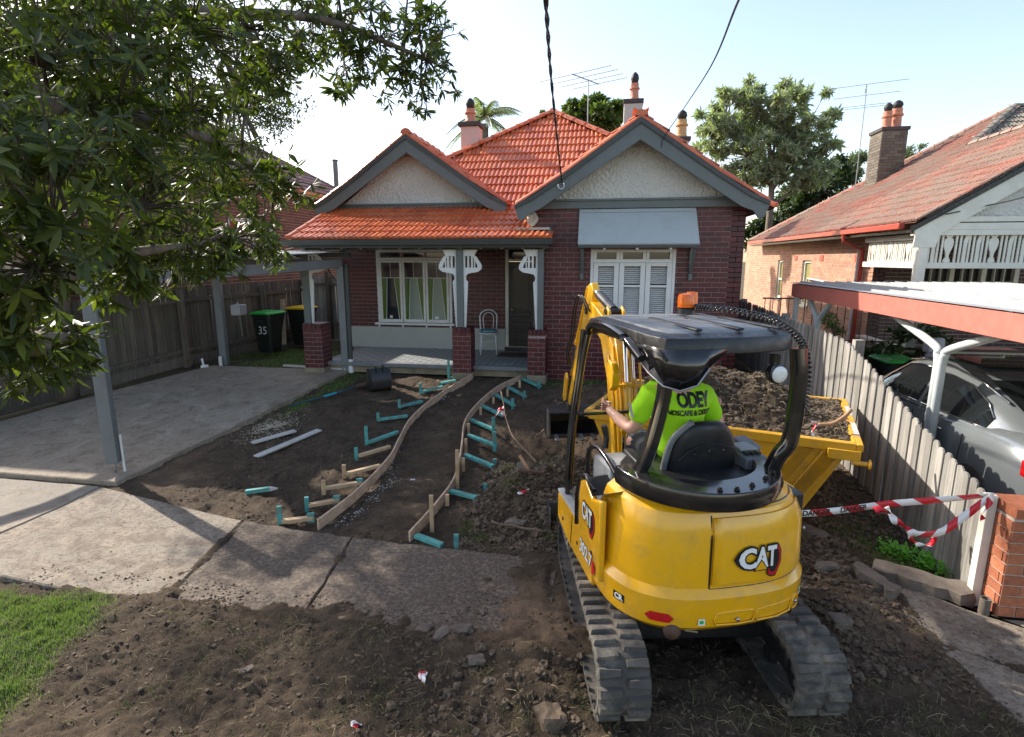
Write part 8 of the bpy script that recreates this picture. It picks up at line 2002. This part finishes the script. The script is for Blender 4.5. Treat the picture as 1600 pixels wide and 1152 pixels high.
# fingers
def finger(pts, rr, nm='finger'): part(nm, MB().tube(spline(pts, 8), [rr * (1 - .03 * i) for i in range(9)], 8), M['skin'], body, smooth=True)
for hx, hy, hz_, sg in ((-.395, .455, 1.43, 1), (.455, .385, 1.415, -1)):
    for k, (L, dz) in enumerate(((.055, .028), (.062, .009), (.058, -.010), (.046, -.028))):
        finger([(hx + sg * .025, hy - .01, hz_ + dz), (hx + sg * .018, hy + .030, hz_ + dz), (hx - sg * .005, hy + .042 * L / .055, hz_ + dz), (hx - sg * .028, hy + .030, hz_ + dz), (hx - sg * .030, hy + .012, hz_ + dz)], .0095)
    finger([(hx - sg * .01, hy - .03, hz_ + .025), (hx - sg * .03, hy - .005, hz_ + .045), (hx - sg * .02, hy + .025, hz_ + .055)], .011, 'thumb')
# shirt: a second surface a little larger, ending at sleeves and neck
V2 = []; E2 = []; R2 = []
def a2(p, r, frm=None):
    V2.append(Vector(p)); R2.append(r); i = len(V2) - 1
    if frm is not None: E2.append((frm, i))
    return i
s0 = a2((.02, .115, 1.08), (.195, .150)); s1 = a2((.01, .11, 1.26), (.185, .140), s0); s2 = a2((-.01, .10, 1.46), (.205, .145), s1); s3 = a2((-.02, .10, 1.62), (.145, .110), s2); s4 = a2((-.028, .105, 1.70), (.078, .074), s3)
for pts in (((-.215, .10, 1.60), (-.27, .12, 1.48), (-.30, .135, 1.39)), ((.18, .10, 1.58), (.25, .10, 1.46), (.29, .10, 1.38))):
    k1 = a2(pts[0], .092, s3); k2 = a2(pts[1], .080, k1); k3 = a2(pts[2], .074, k2)
shirt = skin_body('shirt', V2, E2, R2, M['hivis'], pr)
tx = bpy.data.textures.new('folds', 'CLOUDS'); tx.noise_scale = .09; dm = shirt.modifiers.new('folds', 'DISPLACE'); dm.texture = tx; dm.strength = .022; dm.mid_level = .5
part('collar', MB().loft([[(-.03 + math.cos(a) * r_ * 1.05, .108 + math.sin(a) * r_, z + .012 * math.sin(a)) for a in [i * 2 * math.pi / 18 for i in range(18)]] for r_, z in ((.098, 1.675), (.085, 1.73), (.078, 1.735), (.080, 1.69))], cap=False), M['navy'], pr, smooth=True)
part('hair', MB().blob((-.03, .145, 2.0), .100, 3, .05, 3, (.92, 1.12, 1.0)), M['hair'], pr, smooth=True)
part('trousers', MB().tube([(-.06, .15, 1.10), (-.10, .54, 1.14)], [.125, .085], 14).tube([(-.10, .54, 1.14), (-.13, .60, .90)], [.085, .07], 12).tube([(.14, .15, 1.10), (.16, .54, 1.14)], [.125, .085], 14).tube([(.16, .54, 1.14), (.17, .60, .90)], [.085, .07], 12), M['navy'], pr, smooth=True)
for s in (-1, 1): part('boot', MB().blob((.02 + s * .15, .66, .84), .075, 2, .05, 2, (.7, 1.5, .65)), M['rust'], pr, smooth=True)
for s in (-1, 1): part('ear', MB().blob((-.03 + s * .088, .15, 1.93), .026, 2, .1, 3, (.4, .8, 1.2)), M['skin'], body, smooth=True)
part('nose', MB().blob((-.03, .262, 1.925), .018, 2, .1, 3, (.8, 1, 1.2)), M['skin'], body, smooth=True)
for s in (-1, 1): part('eye', MB().blob((-.03 + s * .032, .236, 1.955), .012, 2, 0, 3), M['decal_white'], body, smooth=True)
part('mouth', MB().tube([(-.055, .238, 1.885), (-.03, .248, 1.882), (-.005, .238, 1.885)], .006, 6), simple('lips', (.42, .16, .13), .5), body, smooth=True)
part('earmuff', MB().blob((-.135, .10, 1.70), .035, 2, .05, 1, (.6, 1, 1.3)), M['decal_white'], pr, smooth=True)
part('reflective_patch', MB().prism([(-.03, -.05), (.0, -.055), (.012, .05), (-.018, .055)], (-.352, .07, 1.50), (.35, -.93, 0), (-.3, 0, 1), .002), M['grey_light'], pr)
# lettering on the back, pressed on the shirt surface
from mathutils.bvhtree import BVHTree
dg = bpy.context.evaluated_depsgraph_get(); ev = shirt.evaluated_get(dg); em = ev.to_mesh()
bvh = BVHTree.FromPolygons([v.co.copy() for v in em.vertices], [tuple(p.vertices) for p in em.polygons])
def on_back(x0, z0, rot=0):
    c, s = math.cos(rot), math.sin(rot)
    def f(x, y, d):
        X = x0 + x * c - y * s; Z = z0 + x * s + y * c; h = bvh.ray_cast(Vector((X, -1, Z)), Vector((0, 1, 0)))
        yy = h[0].y if h[0] is not None else -.03
        return (X, yy - .0055 - d, Z)
    return f
def subtext(s, size, f, bold, sp=1.0, xs=1.0):
    import bmesh
    mb = text_mb(s, size, (0, 0, 0), (1, 0, 0), (0, 0, 1), .0004, bold, warp=lambda x, y, d: (x, y, d), spacing=sp, xs=xs)
    me = mb.mesh('t', M['decal_black']); b = bmesh.new(); b.from_mesh(me); bmesh.ops.triangulate(b, faces=b.faces[:])
    for _ in range(3):
        es = [e for e in b.edges if e.calc_length() > .012]
        if es: bmesh.ops.subdivide_edges(b, edges=es, cuts=1); bmesh.ops.triangulate(b, faces=[x for x in b.faces if len(x.verts) > 4])
    m2 = MB(); m2.add([f(*v.co) for v in b.verts], [tuple(v.index for v in x.verts) for x in b.faces]) if not b.verts.index_update() else None; b.free(); bpy.data.meshes.remove(me); return m2
part('lettering', subtext('ODEY', .130, on_back(.035, 1.585, R(0)), .0055, .92, .70), M['decal_black'], shirt)
part('lettering', subtext('LANDSCAPE & DESIGN', .050, on_back(.0, 1.505, R(0)), .0020, 1.0, .74), M['decal_black'], shirt)
M['faded_print'] = simple('faded grey green print', (.27, .58, .03), .8, bmp=0)
fb = on_back(-.165, 1.60); part('printed_emblem', MB().add([fb(.045 * math.cos(i * .524), .05 * math.sin(i * .524), 0) for i in range(12)] + [fb(.034 * math.cos(i * .524), .038 * math.sin(i * .524), 0) for i in range(12)], [(i, (i + 1) % 12, 12 + (i + 1) % 12, 12 + i) for i in range(12)]), M['faded_print'], shirt)
ev.to_mesh_clear()
# ================================================================== BARRIER TAPE
ta = at_y(1246, 803, 4.15); tb = at_y(1385, 787, 4.45); tc = at_y(1545, 774, 4.50)
tp = thing('barrier_tape', tuple(tc), 'red and white tape printed DANGER stretched from the fence end to the machine', 'barrier tape')
pts = [Vector((.95, 4.1, ta.z - .02)), ta, ta.lerp(tb, .5) + Vector((0, 0, -.012)), tb + Vector((0, 0, -.005)), tb.lerp(tc, .5) + Vector((0, 0, -.005)), tc]
ribbon('tape', pts, .055, None, None, parent=tp, period=.30, n=90, twist=lambda t: 2.0 * max(0, t - .75), phase=.2)
sp_t = spline(pts, 200); cum = [0]
for p, q in zip(sp_t[:-1], sp_t[1:]): cum.append(cum[-1] + (q - p).length)
import bisect
def on_tape(L0):
    def f(x, y, d):
        l = min(max(L0 + x, 0), cum[-1] - 1e-4); i = bisect.bisect_right(cum, l) - 1; t = (l - cum[i]) / (cum[i + 1] - cum[i]); p = sp_t[i].lerp(sp_t[i + 1], t)
        dd_ = (sp_t[i + 1] - sp_t[i]).normalized(); n_ = Vector((dd_.y, -dd_.x, 0)).normalized(); u_ = n_.cross(dd_); u_ = u_ if u_.z > 0 else -u_
        return p + u_ * y + n_ * (.003 + d)
    return f
i_ta = min(range(201), key=lambda i: (sp_t[i] - ta).length)
for dl, tx_ in ((.16, 'DANGER'), (.50, 'DANGER')): part('lettering', text_mb(tx_, .058, (0, 0, 0), (1, 0, 0), (0, 0, 1), .0004, .0014, warp=on_tape(cum[i_ta] + dl), xs=1.05), M['decal_black'], tp)
t2 = thing('barrier_tape', tuple(tc), 'drooping loop of red and white tape hanging below the stretched one', 'barrier tape')
P_ = [tc + Vector((0, -.01, -.01)), at_y(1500, 812, 4.42), at_y(1468, 832, 4.36), at_y(1430, 834, 4.30), at_y(1405, 818, 4.28), at_y(1380, 800, 4.30), at_y(1363, 794, 4.32)]
ribbon('tape', P_, .06, None, None, parent=t2, period=.22, n=80, twist=lambda t: .4 * math.sin(t * 9) + (0 if t < .5 else (t - .5) * 16))
ribbon('tape', [at_y(1385, 792, 4.33), at_y(1400, 812, 4.30), at_y(1418, 832, 4.30), at_y(1428, 848, 4.36), at_y(1452, 852, 4.40), at_y(1462, 838, 4.38)], .035, None, None, parent=t2, period=.22, n=60, twist=lambda t: 14 * t)
t3 = ribbon('tape_end', [tc + Vector((.01, -.02, .03)), tc + Vector((-.01, -.03, -.05)), tc + Vector((-.05, -.03, -.14)), tc + Vector((-.03, -.03, -.19))], .045, 'short end of red and white tape hanging down at the fence end', 'tape', period=.14, n=30, twist=lambda t: 3 * t)
# ================================================================== STREET TREE WHOSE BRANCHES HANG INTO THE VIEW
M['leaf_street'] = leafmat('glossy dark green leaves', [(.030, .045, .012), (.045, .062, .015), (.07, .09, .018), (.035, .050, .013), (.12, .14, .025), (.050, .068, .016)], .36, .48, .35)
M['leaf_lit'] = M['leaf_street']
M['seed'] = simple('small ochre buds', (.17, .13, .035), .7, vary=.4, scale=40)
M['twig'] = simple('brown twigs', (.075, .055, .035), .9, vary=.3)
st = thing('street_tree', (-4.6, 1.2, -.5), 'leafy street tree hanging over the top left of the view', 'tree')
lf = MB().add([(0, 0, 0), (.105, .33, .012), (.105, .62, .0), (0, 1, -.06), (-.105, .62, .0), (-.105, .33, .012), (0, .33, -.025), (0, .66, -.035)],
              [(0, 1, 6), (1, 2, 7, 6), (2, 3, 7), (0, 6, 5), (6, 7, 4, 5), (7, 3, 4)])
lfm = lf.mesh('leaf', M['leaf_street']); lfm.polygons.foreach_set('use_smooth', [True] * 6); lfv = np.array(lf.v)
r = random.Random(12)
trunk = [(-4.6, 1.2, -.5), (-4.55, 1.3, 1.0), (-4.4, 1.5, 2.4), (-4.1, 1.9, 3.6), (-3.9, 2.3, 4.6)]
part('trunk', MB().tube(spline(trunk, 14), [.22 - .008 * i for i in range(15)], 12), M['bark'], st, smooth=True)
# clumps: (px, py, distance, radius in px, number of twigs)
CL = [(60, 60, 2.2, 120, 34), (200, 40, 2.6, 120, 34), (330, 60, 3.0, 110, 32), (60, 190, 1.9, 110, 28), (190, 170, 2.4, 110, 34), (300, 150, 2.8, 85, 24), (410, 60, 3.3, 85, 24), (430, 120, 3.4, 40, 10), (385, 140, 3.2, 38, 8),
      (80, 300, 1.8, 110, 26), (210, 280, 2.4, 110, 32), (330, 260, 3.0, 85, 26), (410, 300, 3.4, 62, 20), (455, 290, 3.6, 38, 12), (390, 370, 3.3, 52, 16), (290, 360, 2.9, 80, 22), (180, 380, 2.3, 85, 22), (60, 410, 1.8, 95, 20), (300, 420, 3.0, 45, 12), (240, 420, 2.7, 60, 16), (350, 405, 3.2, 40, 12), (170, 430, 2.4, 55, 14), (420, 390, 3.5, 32, 8),
      (40, 540, 2.0, 60, 12), (110, 520, 2.2, 50, 10), (100, 570, 2.2, 35, 6), (20, 480, 1.9, 60, 10), (30, 590, 2.1, 28, 4),
      (520, 30, 3.9, 62, 20), (590, 60, 4.1, 62, 22), (650, 30, 4.3, 62, 20), (670, 100, 4.3, 46, 15), (630, 130, 4.2, 45, 15), (565, 110, 4.0, 45, 12), (690, 50, 4.4, 34, 9), (540, 140, 3.9, 26, 5), (480, 20, 3.7, 45, 10), (655, 165, 4.3, 24, 5), (490, 95, 3.6, 26, 6), (705, 145, 4.4, 18, 3),
      (130, -60, 2.6, 130, 22), (330, -60, 3.2, 130, 22), (520, -60, 3.9, 110, 16), (640, -50, 4.3, 80, 10), (-80, 120, 2.0, 110, 16), (-80, 330, 1.9, 110, 14), (-60, 500, 2.0, 80, 10)]
Vs = []; Fs = []; off = 0; twigs = MB(); buds = MB(); leaves = []
def put_whorl(c, ax, n, L, rr_):
    ax = ax.normalized(); u = ax.cross(Vector((.3, .2, 1))).normalized(); v = ax.cross(u)
    for k in range(n):
        a = k * 2.4 + rr_.uniform(-.3, .3); el = rr_.uniform(-.15, 1.0); d = (u * math.cos(a) + v * math.sin(a)) * math.cos(el) + ax * math.sin(el); d.z -= .25; d += Vector((rr_.gauss(0, .22), rr_.gauss(0, .22), rr_.gauss(0, .22))); d.normalize()
        s = d.cross(ax + Vector((rr_.uniform(-.3, .3),) * 3)).normalized(); nn = s.cross(d).normalized(); l = L * rr_.uniform(.45, 1.25)
        o = c + ax * rr_.uniform(-.03, .015) * (L / .1)
        leaves.append((o, s, d, nn, l))
limbs = [[(-4.1, 1.9, 3.6), at_d(-100, 150, 2.3), at_d(120, 170, 2.4), at_d(330, 220, 3.0), at_d(430, 290, 3.5)], [(-3.9, 2.3, 4.6), at_d(100, -20, 2.8), at_d(300, 20, 3.2), at_d(500, 30, 3.8), at_d(660, 90, 4.3)], [(-4.4, 1.5, 2.4), at_d(-60, 420, 2.0), at_d(60, 440, 1.95), at_d(180, 400, 2.3), at_d(320, 380, 3.0)], [(-4.4, 1.5, 2.4), at_d(-40, 520, 2.0), at_d(60, 530, 2.05), at_d(140, 525, 2.25)]]
LN = []
for lb in limbs:
    s = spline(lb, 20); LN += s[4:]; part('limb', MB().tube(s, [.065 * (1 - .043 * i) + .004 for i in range(21)], 9), M['bark'], st, smooth=True)
for (px_, py2, D, rp, nt_) in CL:
    c = at_d(px_, py2, D); rad = rp / 867 * D
    near = min(LN, key=lambda q: (q - c).length); hub = near.lerp(c, .6)
    twigs.tube([near, near.lerp(hub, .5) + Vector((0, 0, .03)), hub], [.012, .010, .007], 5, cap=False)
    for k in range(int(nt_ * 1.25)):
        w3 = Vector((r.gauss(0, 1), r.gauss(0, 1), r.gauss(0, 1))).normalized() * rad * r.random() ** .45; w3.y *= 1.3
        tip = c + w3; ax = (tip - hub) + Vector((0, 0, -.15)); ax = ax.normalized() * .8 + Vector((r.gauss(0, .4), r.gauss(0, .4), r.gauss(0, .4)))
        twigs.tube([hub, hub.lerp(tip, .5) + Vector((r.uniform(-.03, .03), r.uniform(-.03, .03), .02)), tip], [.005, .004, .002], 4, cap=False)
        L = .088
        put_whorl(tip, ax, r.randint(9, 13), L, r)
        if r.random() < .6:
            t2_ = tip - ax.normalized() * r.uniform(.06, .10) + Vector((r.uniform(-.03, .03),) * 3); put_whorl(t2_, ax, r.randint(6, 9), L, r)
        if r.random() < .35 and D < 3.2:
            for q in range(9): buds.blob(tip + Vector((r.gauss(0, .010), r.gauss(0, .010), r.gauss(0, .008))), .0035, 1, .1, q)
cam_p = Vector((0, 0, CZ)); fwd = ray(800, 576)
def key(l): return (l[0] - cam_p).length + (100 if not (-.95 < (l[0].x + .3) / max(.1, l[0].y) < .6) or (l[0] - cam_p).dot(ray(0, 300).normalized()) < .3 * (l[0] - cam_p).length else 0)
leaves.sort(key=key)
for (o, s, d, nn, l) in leaves[:300]:
    inst('leaf', lfm, Matrix.Translation(o) @ basis(s, d, nn, (0, 0, 0)) @ Matrix.Diagonal((l, l, l, 1)), st)
rest = leaves[300:]; n = len(rest)
O_ = np.array([tuple(q[0]) for q in rest]); S3 = np.array([tuple(q[1]) for q in rest]); D3 = np.array([tuple(q[2]) for q in rest]); N3 = np.array([tuple(q[3]) for q in rest]); L3 = np.array([q[4] for q in rest])
VV = O_[:, None, :] + L3[:, None, None] * (lfv[None, :, 0:1] * S3[:, None, :] + lfv[None, :, 1:2] * D3[:, None, :] + lfv[None, :, 2:3] * N3[:, None, :])
fm = MB(); fm.v = VV.reshape(-1, 3).tolist(); fm.f = [tuple(i + 8 * k for i in f) for k in range(n) for f in lf.f]; fm.m = [0] * len(fm.f)
o = part('leaf', fm, M['leaf_street'], st, smooth=True); o['kind'] = 'stuff'
o = part('twigs', twigs, M['twig'], st, smooth=True); o['kind'] = 'stuff'
o = part('bud_clusters', buds, M['seed'], st, smooth=True); o['kind'] = 'stuff'
# a second tree further back on the left, whose crown shades the garden and the driveway
SC = [(-6.0, 8.8, 4.9, 1.2, .8), (-7.3, 8.6, 4.6, 1.5, .8), (-7.0, 7.2, 5.6, 1.6, .8), (-8.6, 7.4, 4.8, 1.6, .8), (-6.2, 7.6, 6.6, 1.4, .8), (-7.9, 9.6, 5.4, 1.5, .8), (-6.5, 9.8, 6.0, 1.3, .8), (-9.0, 8.6, 6.4, 1.6, .8), (-5.9, 8.3, 3.7, .7, .7), (-6.9, 7.9, 3.5, .9, .6), (-7.6, 6.6, 4.0, .9, .8)]
tree('shade_tree', (-9.2, 8.0, -.2), SC, None, 'spreading tree behind the hanging branches, growing by the left fence', 60000, .085, [[(-9.2, 8.0, -.2), (-8.95, 7.9, 1.6), (-8.3, 7.8, 3.2), (-7.6, 7.8, 4.6), (-7.1, 7.8, 6.0)], [(-8.3, 7.8, 3.2), (-7.3, 8.4, 4.1), (-6.1, 8.9, 4.9)], [(-8.3, 7.8, 3.2), (-7.9, 7.0, 4.0), (-7.7, 6.6, 4.6)], [(-8.95, 7.9, 2.0), (-9.2, 8.5, 4.2), (-9.0, 8.8, 6.2)]], .17, M['leaf_street'], seed=21, asp=.26, droop=.6, sub=(16, .30))
for o in bpy.data.objects:
    if '_local' in o: del o['_local']
